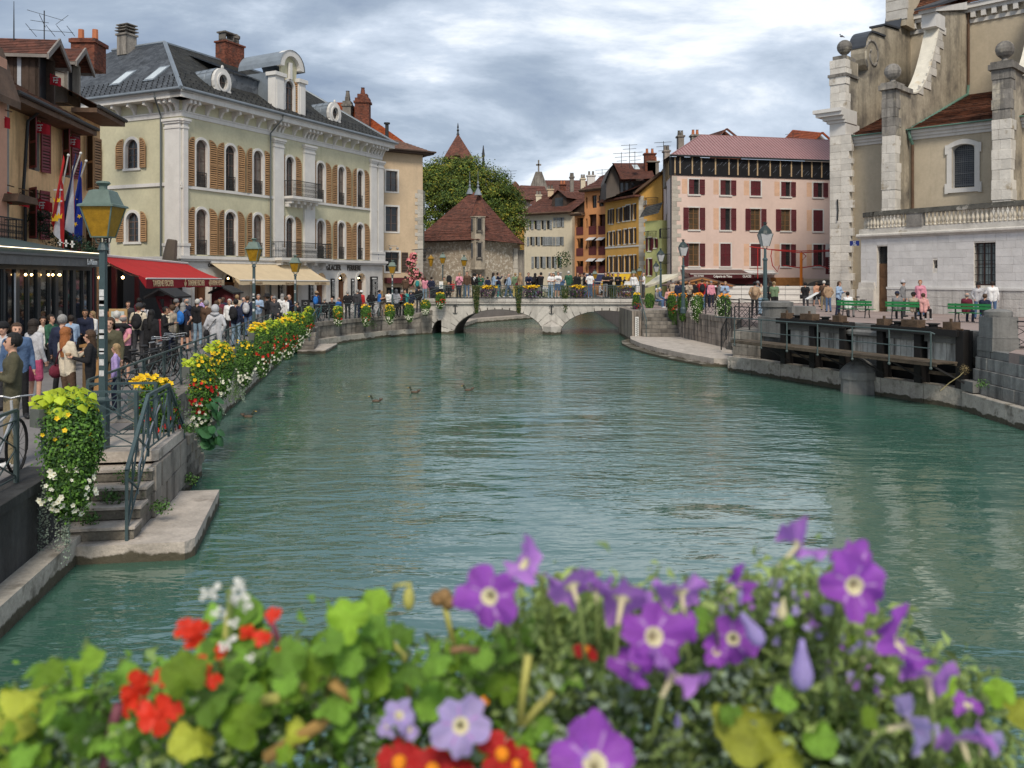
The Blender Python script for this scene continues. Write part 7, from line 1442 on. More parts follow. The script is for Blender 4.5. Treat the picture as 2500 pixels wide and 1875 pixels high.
  mb=g.mb(); mb.prism(poly,.02,.85); mb.build('flying_wall',STAIN,r)
  for (a,b) in zip(cur,cur[1:]):
   mb=g.mb(); mb.prism([(a[0],a[1]+.01),(b[0],b[1]+.01),(b[0]-.08,b[1]+.1),(a[0]-.08,a[1]+.1)],-.05,.95); mb.build('scroll_stone',M('pale_scroll_stone',(.62,.58,.49),var=.12,patch=((.5,.36,.18),.5,.55,.1)),r)
  mb=g.mb(); mb.box(4.6,6.4,-.08,.9,17.7,18.7); mb.prism([(4.3,18.65),(4.3,18.9),(Q,20.9),(Q,20.3)],-.2,1.0); mb.build('scroll_block',TRIM,r)
  mb=g.mb(); mb.prism([(3.9,18.85),(3.9,19.0),(Q,21.6),(Q,21.3)],-.35,1.15); mb.build('slate_cap',LEAD,r)
  k=0; z=12.5
  while z<18: h=.55; xx=.5+5.0*((z-12.3)/5.4)**(1/2.1) if z>12.3 else .5; mb=g.mb(); mb.box(xx,xx+(1.4 if k%2 else .9),-.03,.02,z,z+h-.02); mb.build('quoin',WST,r); z+=h;k+=1
 # bell block above
 mb=f.mb(); mb.box(-.4,1.1,9.2,12,19.5,40); mb.build('west_block',TAN,r); mb=f.mb()
 for k in range(6): mb.box(-.45,1.15,9.15,9.35+.2*(k%2),20+k*.8,20.75+k*.8)
 mb.build('quoin',WST,r)
 t=T('pigeon','pigeon sitting on the leftmost ball finial of the church','bird',(23.2+.15,61-.05,16.95)); mb=MB(); mb.ball((0,0,.08),.1,8,sc=(1.3,.8,.8)); mb.ball((-.1,0,.2),.05,6); mb.tube([(.08,0,.06),(.24,0,.0)],[.05,.02],5); mb.build('body',M('pigeon_grey',(.12,.12,.14)),t)
church()
def sacristy():
 G=-2.05; A_=(20.9,51.5); d=(.48,-.877); r=T('sacristy','low white ashlar church annexe with a stone balustrade, wooden door and barred window','building',(A_[0],A_[1],G)); f=Fr(r,0,0,math.atan2(d[1],d[0]),G); L_=17
 B_=(A_[0]+d[0]*10,A_[1]+d[1]*10); O=ops_from(A_,B_,[(2141,2167,601,763),(2378,2431,592,697),(2278,2289,635,655)]); O[0]=(*O[0][:2],-2.05,O[0][3]); ops=[o[:4] for o in O]
 mb=f.mb(); wall(mb,0,L_,G,2.5,ops,d=.35); mb.quad((0,0,G),(0,9,G),(0,9,2.5),(0,0,2.5)); mb.build('wall',WST,r)
 sk=lambda u,v,a,b: any(v>o[0]+.01 and u<o[1]-.01 and b>o[2]+.01 and a<o[3]-.01 for o in ops)
 edges=[0,ops[0][0],ops[0][1],ops[2][0],ops[2][1],ops[1][0],ops[1][1],14]
 WSA=M('white_ashlar',(.60,.585,.57),var=.08,scale=2,bump=.5,bs=10,orand=.07,streak=.12,scol=(.35,.32,.28))
 for a,b in zip(edges,edges[1:]): masonry(f,a,b,-.62,2.25,.41,.72,WSA,.02,.03,skip=sk,var=.004,name='ashlar_stone')
 masonry(f,ops[0][1]+.05,14,G,-.72,.44,.9,M('pitted_white_stone',(.50,.48,.45),var=.15,bump=1,bs=12,orand=.1,streak=.4,scol=(.18,.16,.15),sthr=.52),.12,.03,skip=sk,name='plinth_stone')
 mb=f.mb(); mb.box(ops[0][1]+.02,L_,-.16,0,-.72,-.60); mb.build('base_moulding',TRIM,r)
 mb=f.mb(); mb.box(-.1,ops[0][0]-.05,-.25,0,G,-.75); mb.prism([(-.1,-.75),(ops[0][0]-.05,-.75),(ops[0][0]-.12,-.35),(-.05,-.35)],-.14,0); mb.build('door_pier',WST,r)
 mb=f.mb(); mb.tube([(-.2,-.12,2.42),(L_,-.12,2.42)],.11,8); mb.box(-.15,L_,-.10,.2,2.25,2.34); mb.box(-.1,L_,-.06,.3,2.5,2.82); mb.build('cornice',WST,r)
 o=ops[0]; w_=o[1]-o[0]; mb=f.mb(); mb.box(o[0],o[1],.2,.28,G,.75); 
 for z0,z1 in ((-1.85,-1.4),(-1.3,-.1),(.0,.6)):
  mb.box(o[0]+.12,o[1]-.12,.17,.2,z0,z1)
 mb.build('door',M('brown_panelled_door',(.13,.07,.035),rough=.5,var=.25,scale=3),r)
 mb=f.mb(); mb.quad((o[0],.3,.75),(o[1],.3,.75),(o[1],.3,o[3]),(o[0],.3,o[3])); fan=mb.build('window',GLASS,r); mb=f.mb(); n=7
 for k in range(-n,n): a=o[0]+w_*k/n; mb.tube([(max(o[0],a),.2,.8+max(0,(o[0]-a))),(min(o[1],a+1.0),.2,.8+min(1.0,o[1]-a))],.012,3) if max(o[0],a)<min(o[1],a+1) else None; 
 for k in range(2*n): a=o[0]+w_*k/n; mb.tube([(min(o[1],a),.2,.8+max(0,a-o[1])),(max(o[0],a-1.0),.2,.8+min(1.0,a-o[0]))],.012,3) if min(o[1],a)>max(o[0],a-1) else None
 mb.build('grille',IRON,fan)
 o=ops[1]; window(f,*o,M('dark_red_brown_frame',(.06,.03,.025),rough=.5),cols=3,rows=4,d=.32,pm=M('net_curtain_glass',(.20,.24,.24),rough=.3,bump=0,var=.3,scale=4),t=.06); mb=f.mb()
 for k in range(7): x=o[0]+(o[1]-o[0])*(k+.5)/7; mb.tube([(x,.06,o[2]),(x,.06,o[3])],.014,4)
 for k in range(6): z=o[2]+(o[3]-o[2])*(k+.5)/6; mb.box(o[0]-.03,o[1]+.03,.05,.075,z-.015,z+.015)
 mb.build('window_bars',IRON,r)
 o=ops[2]; mb=f.mb(); mb.box(o[0],o[1],.3,.32,o[2],o[3]); mb.build('slit_window',GLASS,r)
 # balustrade, rounded at the left end
 bm=cached('baluster',lambda:(lambda m:(m.lathe([(.09,0),(.09,.06),(.05,.1),(.055,.13),(.095,.22),(.10,.30),(.06,.46),(.045,.56),(.06,.62),(.08,.66),(.08,.72)],10),m.mesh('baluster',M('weathered_baluster_stone',(.56,.51,.42),var=.2,scale=4,bump=.4,orand=.18,streak=.4),True))[1])(MB()))
 arc=[]; 
 for k in range(9): a=R(180+90*k/8); arc.append((1.0+1.2*math.cos(a)-.0,1.0+1.0*math.sin(a)-.06))
 u=.3
 pts=[]
 for x,y in arc[::1]: pts.append((x,y))
 for x,y in pts: f.put('baluster',bm,x,y,2.83)
 while u<13.5:
  if u>1.0 and not (3.05<u<4.0) and not (11.6<u<12.6): f.put('baluster',bm,u+.15,-.0,2.83)
  u+=.245
 mb=f.mb(); mb.box(3.15,4.15,-.12,.14,2.82,3.55); mb.box(11.8,12.7,-.12,.14,2.82,3.55); mb.build('balustrade_pier',WSTD,r)
 mb=f.mb(); mb.box(1.0,L_,-.16,.16,3.55,3.72); mb.box(1.0,L_,-.12,.12,3.72,3.82)
 for (a,b) in zip(arc,arc[1:]):
  v=Vector((b[0]-a[0],b[1]-a[1],0)).normalized(); n_=Vector((v.y,-v.x,0))*.16; mb.add([Vector((*a,3.55))+n_,Vector((*b,3.55))+n_,Vector((*b,3.55))-n_,Vector((*a,3.55))-n_,Vector((*a,3.8))+n_,Vector((*b,3.8))+n_,Vector((*b,3.8))-n_,Vector((*a,3.8))-n_],[(0,3,2,1),(4,5,6,7),(0,1,5,4),(2,3,7,6)])
 mb.build('balustrade_rail',M('mossy_dark_coping',(.11,.105,.09),var=.35,scale=3,bump=.8,bs=12,patch=((.35,.33,.29),1.8,.58,.06)),r)
 mb=f.mb(); mb.quad((0,0,2.8),(L_,0,2.8),(L_,9,2.8),(0,9,2.8)); mb.build('terrace_floor',WSTD,r)
 p=W(2086,594,58); t=T('street_plate','small blue enamel street name plate on the tan church wall','sign',(p.x,p.y,p.z)); t.rotation_euler=(0,0,R(-45.6)); mb=MB(); mb.box(-.32,.32,0,.03,-.17,.17); mb.build('plate',M('blue_enamel_plate'),t); text('RUE\nDU\nLYCEE',.11,CHALK,'street_plate_lettering',t,Matrix.Translation((0,-.01,.06)),.003)
sacristy()
# ================= sluice
GRST=M('grey_pier_stone',(.17,.168,.16),var=.16,scale=1.0,bump=.6,bs=12,streak=.5,scol=(.06,.06,.058),sthr=.5,orand=.08)
PLW=M('whitened_gate_board',(.42,.41,.38),var=.15,bump=.4,bs=10,streak=.85,scol=(.05,.045,.04),sthr=.5,orand=.15)
BLKI=M('black_sluice_iron',(.014,.013,.013),rough=.6,var=.2); RUST=M('rusty_cast_iron',(.085,.055,.035),rough=.85,var=.35,scale=5,bump=.7,bs=20)
DECKW=M('mossy_deck_board',(.09,.07,.05),rough=.9,var=.35,scale=3,bump=.8,bs=14,orand=.25)
def sluice():
 A_=Vector((9.5,34.5));B_=Vector((13.3,25.0)); d=(B_-A_).normalized(); L_=(B_-A_).length; th=math.atan2(d.y,d.x)
 def u(F,w_=0): # position along the line for a point w_ outwards
  k=(F-1250)/FP; n=Vector((math.sin(th),-math.cos(th)))*w_; return (k*(A_.y+n.y)-(A_.x+n.x))/(d.x-k*d.y)
 r=T('sluice_gates','old canal sluice with whitened boards between black iron posts','sluice gate',(A_.x,A_.y,-3.95)); f=Fr(r,0,0,th,-3.95)
 for a,b in ((-1.4,.2),(.2,1.95),(1.95,3.7),(3.7,5.2),(5.2,6.9),(6.9,8.6),(8.6,10.25)): mb=f.mb(); mb.box(a+.012,b-.012,-.02,1.2,-3.95,-3.30+rnd(-.015,.015)); mb.build('concrete_sill',LEDGE,r)
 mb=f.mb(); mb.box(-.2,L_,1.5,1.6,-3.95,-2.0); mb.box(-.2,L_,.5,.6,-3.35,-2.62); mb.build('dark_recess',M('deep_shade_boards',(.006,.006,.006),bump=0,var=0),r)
 posts=[u(1913),u(1984),u(2058),u(2150),u(2242),u(2345)]
 for x in posts:
  mb=f.mb(); mb.box(x-.13,x+.13,-.05,.02,-3.3,-1.6); mb.box(x-.02,x+.02,.02,.3,-3.3,-1.6); mb.box(x-.13,x+.13,.3,.35,-3.3,-1.6); mb.build('iron_post',BLKI,r)
  mb=f.mb(); mb.tube([(x-.2,.1,-3.3),(x-.2,.1,-2.5)],.025,6); mb.lathe([(.05,-3.3),(.06,-3.2),(.03,-3.12)],8,(x-.2,.1,0)); mb.build('guide_rod',RUST,r)
 for a,b in ((posts[0],posts[1]),(posts[1],posts[2]),(posts[3],posts[4]),(posts[4],posts[5])):
  n=5
  for k in range(n):
   x0=a+.18+(b-a-.36)*k/n; x1=a+.18+(b-a-.36)*(k+1)/n; stone(f,x0,x1,.18+rnd(-.01,.01),.25,-2.56,-1.98,PLW,'gate_board',g=.015)
  mb=f.mb(); mb.box(a+.13,b-.13,.1,.22,-2.0,-1.78); mb.build('gate_beam',BLKI if a>9 else GRST,r)
  mb=f.mb(); mb.box(a+.1,b-.1,.3,.38,-3.02,-2.92); mb.build('gate_beam',DECKW,r)
 # mid pier, parapet, beams
 mb=f.mb(); x0,x1=posts[2]+.15,posts[3]-.15; mb.box(x0-.1,x1+.1,.4,1.0,-3.3,-1.62); mb.build('parapet_block',GRST,r)
 for k in range(3): stone(f,x0+(x1-x0)*k/3,x0+(x1-x0)*(k+1)/3,.25,.42,-2.6,-1.98,PLW,'stone')
 mb=f.mb(); mb.tube([(x0-.1,.2,-1.92),(x1+.1,.2,-1.92)],.12,8); mb.build('stone_roll',GRST,r)
 mb=f.mb(); xm=(x0+x1)/2; mb.lathe([(.62,-3.95),(.60,-3.42),(.66,-3.42),(.66,-3.18),(.45,-2.95),(.12,-2.76),(0.02,-2.74)],14,(xm,-.05,0)); mb.build('cutwater_pier',GRST,r,smooth=False)
 mb=f.mb(); mb.box(-.2,L_+.4,.6,.95,-2.4,-1.62) ; mb.build('parapet_wall',GRST,r)
 for a,b in ((u(1902),u(2066)),(u(2135),u(2345))):
  mb=f.mb(); mb.box(a,b,-.12,.35,-1.76,-1.6); mb.box(a,b,-.16,-.1,-1.78,-1.58); mb.box(a,b,.33,.38,-1.78,-1.58); mb.build('top_beam',BLKI,r)
  l=b-a
  for q,w_,h in ((.10,.32,.22),(.45,.62,.24),(.88,.32,.24)):
   mb=f.mb(); x=a+l*q; mb.box(x-w_/2,x+w_/2,-.08,.28,-1.6,-1.6+h); mb.box(x-.03,x+.03,.05,.11,-1.6+h,-1.6+h+.1); mb.box(x-w_/2-.03,x+w_/2+.03,-.1,.3,-1.6,-1.56); mb.build('gear_housing',RUST,r)
  for q in (.27,.68): mb=f.mb(); x=a+l*q; mb.lathe([(.2,0),(.2,.03),(.13,.06),(.13,.12),(.2,.14),(.2,.17)],10,(x,.1,-1.6)); mb.tube([(x-.3,.1,-1.55),(x+.3,.1,-1.55)],.025,6); mb.build('gear_wheel',BLKI,r)
  mb=f.mb(); mb.tube([(a,.1,-1.57),(b,.1,-1.57)],.03,6); mb.build('drive_shaft',RUST,r)
 # walkway
 t=T('footbridge','narrow plank walkway on iron brackets in front of the sluice gates','footbridge',(A_.x,A_.y,-2.55)); g=Fr(t,0,0,th,-2.55); xa,xb=u(1787,.9),u(2345)
 for j in range(5):
  n=6
  for k in range(n): stone(g,xa+(xb-xa)*k/n,xa+(xb-xa)*(k+1)/n,-.95+.17*j,-.95+.17*(j+1),-2.56,-2.50,DECKW,'plank',g=.012)
 mb=g.mb(); mb.box(xa,xb,-.97,-.93,-2.62,-2.56); mb.box(xa,xb,-.2,-.14,-2.62,-2.56); mb.build('edge_beam',DECKW,t)
 rp=[u(F,.9) for F in (1787+10,1862,1925,2000,2085,2175,2277)]
 for x in rp:
  mb=g.mb(); mb.tube([(x,-.97,-2.68),(x,-.97,-1.62)],.026,6); mb.ball((x,-.97,-2.68),.05,6); mb.build('rail_post',RAILM,t)
 for x in rp[1:]:
  mb=g.mb(); mb.tube([(x,-.93,-2.6),(x+.45,-.05,-3.15)],.035,4); mb.build('bracket',BLKI,t)
 mb=g.mb(); mb.tube([(-.9,-.97,-1.64)]+[(x,-.97,-1.62-.012*(i%2)) for i,x in enumerate(rp[1:])]+[(xb-.1,-.9,-1.68)],.022,6); mb.tube([(rp[0],-.97,-2.1),(xb-.2,-.97,-2.1)],.016,6); mb.build('hand_rail',RAILM,t)
 # piers
 t=T('stone_pier','round topped grey stone pier at the left end of the sluice','pier',(10.75,34.9,-3.95)); g=Fr(t,0,0,th,-3.95); mb=g.mb(); mb.lathe([(.68,-3.95),(.68,-3.25),(.62,-3.2),(.62,-2.55),(.60,-2.5),(.60,-2.28),(.58,-2.25),(.57,-1.25),(.64,-1.22),(.64,-1.04),(.5,-1.0)],20); mb.build('pier_shaft',GRST,t); mb=g.mb(); mb.box(-.2,.9,.0,1.2,-3.95,-1.2); mb.build('pier_body',GRST,t)
 t=T('stone_pier','square grey stone pier with a rounded cap at the right end of the sluice','pier',(13.85,24.5,-2.1)); mb=MB(Matrix.Translation((0,0,2.1))); mb.box(-.36,.36,-.36,.36,-2.12,-1.15); mb.lathe([(.36,-1.15),(.37,-1.1),(.37,-1.0),(.33,-.97),(.2,-.93)],18); mb.build('pier_shaft',GRST,t)
 for k in range(2): mb=MB(Matrix.Translation((0,0,2.1))); mb.box(-.39,.39,-.39,.39,-2.12,-1.75) if k==0 else mb.box(-.385,.385,-.385,.385,-1.74,-1.73); mb.build('pier_base',GRST,t)
 # dry weed and battered wall on the right
 t=T('battered_wall','sloping stone retaining wall with stains at the lower right edge','retaining wall',(13.2,23,-3.95)); g=Fr(t,A=Matrix.Translation((13.35-13.2,25.0-23,3.95))@Matrix.Rotation(R(-92.5),4,'Z'))
 mb=g.mb(); mb.add([(0,-.05,-3.95),(31,-.05,-3.95),(31,.32,-2.12),(0,.32,-2.12),(0,1,-3.95),(0,1,-2.12)],[(0,1,2,3),(0,3,5,4)]); mb.build('mortar_backing',QUAYD,t)
 masonry(g,0,9,-3.35,-2.32,.34,.75,M('battered_grey_stone',(.23,.225,.21),var=.22,bump=.9,bs=8,streak=.7,scol=(.05,.05,.05),sthr=.5,orand=.2),.02,.1,batter=.2)
 masonry(g,0,9,-2.32,-2.08,.24,.9,GRST,-.16,.5,'coping_stone'); masonry(g,-.1,9,-3.95,-3.35,.6,1.6,LEDGE,.25,.1,'footing_stone'); mb=g.mb(); mb.box(9,31,-.2,.4,-3.95,-2.08); mb.build('wall_face',GRST,t)
 mb=g.mb(); mb.box(-.3,.5,-.2,.3,-3.32,-3.02); mb.build('corner_block',GRST,t)
 w=T('dry_weed','dry seeding weed stalk leaning over the right end of the sluice','weeds',(13.0,25.0,-3.2)); mb=MB(); mb.tube([(-.55,0,-.12),(-.3,0,.1),(.0,0,.3),(.12,0,.42)],.012,4); mb.build('stalk',M('dry_stalk',(.28,.24,.12)),w); P,N=ell(120,(.15,0,.5),(.2,.15,.16),.2,1.); link('seed_head',npmesh('s',[leafarr(P,N,.04)],[M('dry_seed',(.26,.2,.1))]),w,kind='stuff')
 railing('iron cross railing on the right quay beside the square pier',[(14.15,24.2,-2.08),(15.3,22.6,-2.08),(15.6,18,-2.08)],h=.82,step=1.3,mat=IRON)
sluice()
def rightbank():
 SB=M('striped_right_bank_stone',(.30,.255,.215),var=.2,bump=.7,bs=9,streak=.85,scol=(.06,.055,.05),sthr=.47,orand=.2,wet=-3.72)
 r=T('quay_wall','curved right bank wall of long stained blocks behind the half-round landing','quay wall',(10,48,-3.95)); pts=[(9.85,52.9),(9.95,50),(10.3,46.5),(10.6,43.5),(10.75,41.2)]
 for p,q in zip(pts,pts[1:]):
  # faces the canal (left): walk towards the camera so that the right-hand side is the water
  f,l=seg(r,q,p) ; f,l=seg(r,p,q); mb=f.mb(); mb.box(0,l,0,.3,-3.95,-2.07); mb.build('mortar_backing',QUAYD,r); masonry(f,0,l,-3.6,-2.3,.33,1.0,SB,.03,.08); masonry(f,0,l,-2.3,-2.02,.28,1.5,SB,.06,.3,'coping_stone')
 r=T('half_round_landing','half-round pale concrete landing on the right bank below the steps','landing stage',(9,45,-3.95)); mb=MB(Matrix.Translation((-9,-45,3.95)))
 o=[(7.75,53.0),(7.0,51.0),(6.75,48.8),(6.85,46),(7.25,43),(7.9,40),(8.75,37.3),(9.6,36.9),(10.9,41.2),(10.1,48),(9.9,53)]
 mb.slab(o,-3.95,-3.55); mb.build('landing_slab',LAND,r); mb=MB(Matrix.Translation((-9,-45,3.95))); o2=[(x-(.5 if i<7 else 0),y) for i,(x,y) in enumerate(o)]; mb.slab(o2[:7]+[o[7],o[8],o[9],o[10]],-3.95,-3.80); mb.build('lower_step',LEDGE,r)
 r=T('quay_steps','flight of dark stone steps beside the right end of the arched bridge','steps',(8.8,51.8,-3.6)); f=Fr(r,0,0,0,-3.6)
 for k in range(7): z=-3.55+.215*(k+1); stone(f,-1.1,1.15,-1.2+.33*k,2.6,z-.215,z,QUAY,'step')
 mb=f.mb(); mb.box(-1.65,-1.12,-.6,5.5,-3.95,-2.05); mb.build('flank_wall',SB,r)
 t=T('gauge_board','water level gauge board on the pillar beside the right steps','gauge',(7.42,51.1,-3.9)); mb=MB(); mb.box(-.1,.1,-.03,.03,0,1.5); mb.build('board',CHALK,t); mb=MB()
 for k in range(24): mb.box(-.07 if k%2 else -.02,.04 if k%2 else .08,-.04,-.03,.03+k*.06,.06+k*.06)
 mb.build('scale_marks',SIGNK,t)
 t=T('stair_railing','grey iron handrail descending the right steps','railing',(8.0,51,-3.55)); mb=MB(); mb.tube([(-.1,-.4,0),(-.1,-.4,1.0),(-.15,1.9,2.4),(-.15,2.6,2.4)],.035,6); mb.tube([(-.12,.9,.9),(-.12,.9,1.8)],.025,4); mb.tube([(-.1,-.4,.5),(-.15,1.9,1.9)],.02,4); mb.tube([(-.15,1.9,1.4),(-.15,1.9,2.4)],.025,4); mb.build('hand_rail',RAILM,t)
 # lower right wall block below the second stair
 r=T('quay_wall','mossy stepped wall block left of the round pier under the ornate railing','quay wall',(10.3,37.5,-3.95)); pts=[(10.75,41.2),(10.2,38.6),(9.6,36.6),(9.15,35.6),(10.0,34.6)]
 for i,(p,q) in enumerate(zip(pts,pts[1:])):
  f,l=seg(r,p,q); top=[-2.9,-2.6,-2.3,-2.25][i]; mb=f.mb(); mb.box(0,l,0,1.0,-3.95,top-.02); mb.build('mortar_backing',QUAYD,r); masonry(f,0,l,-3.55,top,.3,.8,QUAY,.03,.3); masonry(f,0,l,-3.95,-3.5,.45,1.2,LEDGE,.22,.1,'footing_stone')
 for k in range(5): f,l=seg(r,(9.9,38.6-.4*k),(10.9,39.0-.4*k)); stone(f,-.1,l,-.2,.4,-3.3+.2*k,-3.1+.2*k,QUAY,'step')
 mb=MB(Matrix.Translation((-10.3,-37.5,3.95))); mb.slab([(9.2,35.6),(10.1,34.7),(11.6,34.6),(11.2,38.2),(10.6,38.4),(9.9,37.4)],-3.95,-2.24); mb.build('platform',QUAY,r)
 railing('sloping iron railing of the stair left of the round pier',[(9.95,40.9,-3.5),(9.75,38.2,-2.3)],h=.95,step=1.4,mat=IRON)
 railing('ornate iron railing panel left of the round grey pier',[(9.55,36.9,-2.24),(10.35,35.2,-2.24)],h=.95,step=.95,mat=IRON)
 railing('iron railing with flower boxes along the curved right bank wall',[(9.95,52.6,-2.02),(10.1,49.8,-2.02),(10.45,46.4,-2.02),(10.75,43.3,-2.02),(10.9,41.3,-2.02)],h=.9,step=1.6,mat=IRON)
 railing('iron railing behind the stair head near the round pier',[(10.9,41.3,-2.02),(11.1,37.6,-2.02),(11.4,35.9,-2.02)],h=.95,step=1.5,mat=IRON)
rightbank()
# ================= people
CL={}
def col(n):
 T_={'black':(.012,.012,.014),'navy':(.015,.02,.045),'charcoal':(.04,.04,.045),'grey':(.18,.18,.185),'pale grey':(.42,.42,.44),'white':(.68,.68,.68),'cream':(.55,.48,.37),'beige':(.40,.33,.25),'tan':(.32,.22,.14),'brown':(.085,.05,.032),'olive':(.075,.07,.042),'green':(.03,.10,.06),'sage':(.13,.19,.11),'teal':(.03,.22,.22),'blue':(.02,.13,.42),'light blue':(.28,.38,.52),'denim':(.07,.12,.22),'pale denim':(.20,.29,.38),'pink':(.60,.25,.32),'hot pink':(.42,.07,.15),'lilac':(.38,.29,.56),'maroon':(.12,.015,.03),'red':(.40,.02,.025),'khaki':(.22,.18,.11),'yellow':(.5,.4,.12),'floral pink':(.6,.32,.30),'mint':(.45,.58,.52),'skin':(.50,.28,.19)}
 k=n if n in T_ else next(q for q in sorted(T_,key=len,reverse=True) if q in n)
 if n not in CL: CL[n]=M('cloth_'+n.replace(' ','_'),T_[k],rough=.85,var=.2,scale=5,bump=1.0,bs=8)
 return CL[n]
SK=[M('skin_light',(.50,.29,.205),rough=.55,var=.08,bump=0),M('skin_tan',(.34,.19,.12),rough=.55,var=.08,bump=0),M('skin_dark',(.08,.045,.03),rough=.5,var=.08,bump=0)]
HR={n:M('hair_'+n,c,rough=.6,var=.3,scale=30,bump=.5,bs=60) for n,c in dict(black=(.010,.009,.009),dark=(.022,.015,.011),brown=(.06,.033,.018),blond=(.30,.20,.10),ginger=(.28,.10,.03),grey=(.26,.25,.24),white=(.50,.49,.46)).items()}
SHOE=M('dark_shoe',(.02,.02,.022),rough=.5); SHOEW=M('white_trainer',(.6,.6,.6),rough=.5); EYEM=M('eye_dark',(.02,.015,.012),bump=0,var=0)
def figure(pose,short,shorts,fine=False):
 key=('fig',pose,short,shorts)
 if key in CACHE: return CACHE[key]
 caps=[]; dz=0; hipz=.92
 def C(a,b,r0,r1,t): caps.append((Vector(a),Vector(b),r0,r1,t))
 sit=pose=='sit'; dz=-.45 if sit else 0; lean=-.14 if pose=='lean' else 0
 for s in (-1,1):
  if sit: h,k,a,t=(s*.10,.0,.50),(s*.12,-.43,.50),(s*.12,-.42,.09),(s*.12,-.56,.045)
  elif pose=='walk': h,k,a,t=(s*.085,0,.91),(s*.09,-s*.16,.50),(s*.09,-s*.26+(.08 if s<0 else 0),.10),(s*.10,-s*.26-.13,.045)
  else: h,k,a,t=(s*.09,0,.91),(s*.105,-.02,.49),(s*.115,.02,.085),(s*.135,-.13,.04)
  mid=Vector(h).lerp(Vector(k),.82)
  C(h,k if not shorts else mid,.092 if not shorts else .1,.062 if not shorts else .085,2)
  if shorts: C(mid,k,.055,.052,0)
  C(k,a,.052 if shorts else .062,.038 if shorts else .055,0 if shorts else 2)
  C((a[0],a[1]+.02,.05),t,.05,.04,3)
  sh=(s*.175,lean,1.42+dz)
  e,w={'down':((s*.235,.03,1.14),(s*.25,-.05,.90)),'walk':((s*.235,s*.08,1.14),(s*.25,s*.12-.05,.92)),'hold':((s*.225,-.04,1.15),(s*.07,-.29,1.22)),'cross':((s*.24,-.05,1.15),(-s*.04,-.20,1.17)),'hips':((s*.37,.09,1.18),(s*.19,.03,1.02)),'behind':((s*.25,.11,1.16),(s*.04,.17,.96)),'photo':((s*.24,-.16,1.30),(s*.07,-.30,1.48)),'lean':((s*.22,-.26,1.16),(s*.12,-.46,1.10)),'sit':((s*.22,-.06,1.14),(s*.13,-.30,1.02)),'pocket':((s*.28,.06,1.16),(s*.175,-.03,.95)),'strap':((s*.235,.03,1.14),(s*.25,-.05,.90)) if s<0 else ((.27,-.06,1.17),(.12,-.15,1.34)),'phone':((s*.24,-.03 if s<0 else -.1,1.15),(s*.24,-.06,.9) if s<0 else (.13,-.16,1.52))}[pose]
  e=(e[0],e[1],e[2]+dz); w=(w[0],w[1],w[2]+dz)
  m_=Vector(sh).lerp(Vector(e),.62)
  if short: C(sh,m_,.062,.056,1); C(m_,e,.043,.038,0); C(e,w,.038,.028,0)
  else: C(sh,e,.062,.050,1); C(e,w,.048,.038,1)
  caps.append(('hand',Vector(e),Vector(w),s))
  C((s*.10,lean*.9,1.34+dz),(s*.085,0,.98+dz),.105,.10,1); C((s*.085,0,1.0+dz),(s*.075,0,.90+dz),.105,.098,1 if not short else 2)
  C((s*.055,lean,1.44+dz),(s*.15,lean,1.42+dz),.06,.066,1)
  C((s*.075,lean-.01,1.625+dz),(s*.08,lean-.0,1.595+dz),.016,.012,0)
 C((-.08,lean,1.33+dz),(.08,lean,1.33+dz),.118,.118,1)
 C((0,lean,1.42+dz),(0,lean-.01,1.54+dz),.055,.050,0)
 hc=(0,lean-.015,1.615+dz); C((0,hc[1]+.015,hc[2]+.025),(0,hc[1]-.0,hc[2]-.0),.092,.082,0); C((0,hc[1]-.02,hc[2]-.02),(0,hc[1]-.045,hc[2]-.065),.068,.045,0); C((0,hc[1]-.085,hc[2]+.015),(0,hc[1]-.104,hc[2]-.018),.012,.017,0)
 mb=MB(); hands=[c for c in caps if c[0]=='hand']; caps=[c for c in caps if c[0]!='hand']
 for a,b,r0,r1,t in caps:
  mb.ball(tuple(a),r0,10); mb.ball(tuple(b),r1,10)
  if (a-b).length>.02: mb.tube([a,b],[r0,r1],10)
 for _,e,w,s in hands: d=(w-e).normalized(); p=w+d*.045; mb.ball(tuple(w+d*.02),.032,8); mb.ball(tuple(p),.038,8,sc=(.7,1,1))
 me=mb.mesh('raw',SK[0]); ob=D.objects.new('raw',me); COL.objects.link(ob)
 md=ob.modifiers.new('r','REMESH'); md.mode='VOXEL'; md.voxel_size=.017; sm=ob.modifiers.new('s','SMOOTH'); sm.factor=.6; sm.iterations=3
 dg=bpy.context.evaluated_depsgraph_get(); out=D.meshes.new_from_object(ob.evaluated_get(dg)); D.objects.remove(ob)
 n=len(out.polygons); cen=np.empty(n*3); out.polygons.foreach_get('center',cen); cen=cen.reshape(-1,3); best=np.full(n,9.); tg=np.zeros(n,int)
 for a,b,r0,r1,t in caps:
  a_=np.array(a);ab=np.array(b)-a_; q=np.clip(((cen-a_)@ab)/max(1e-9,ab@ab),0,1); d=np.linalg.norm(cen-(a_+q[:,None]*ab),axis=1)-(r0+(r1-r0)*q)
  if t==1: d=d-.006
  k=d<best; best[k]=d[k]; tg[k]=t
 for _,e,w,s in hands: d=np.linalg.norm(cen-np.array(w+(w-e).normalized()*.05),axis=1)-.045; tg[d<.0]=0
 vs=np.empty(len(out.vertices)*3); out.vertices.foreach_get('co',vs); V=[tuple(v) for v in vs.reshape(-1,3)]
 F=MB(); F.v=V; F.f=[list(p.vertices) for p in out.polygons]; F.m=[int(t) for t in tg]
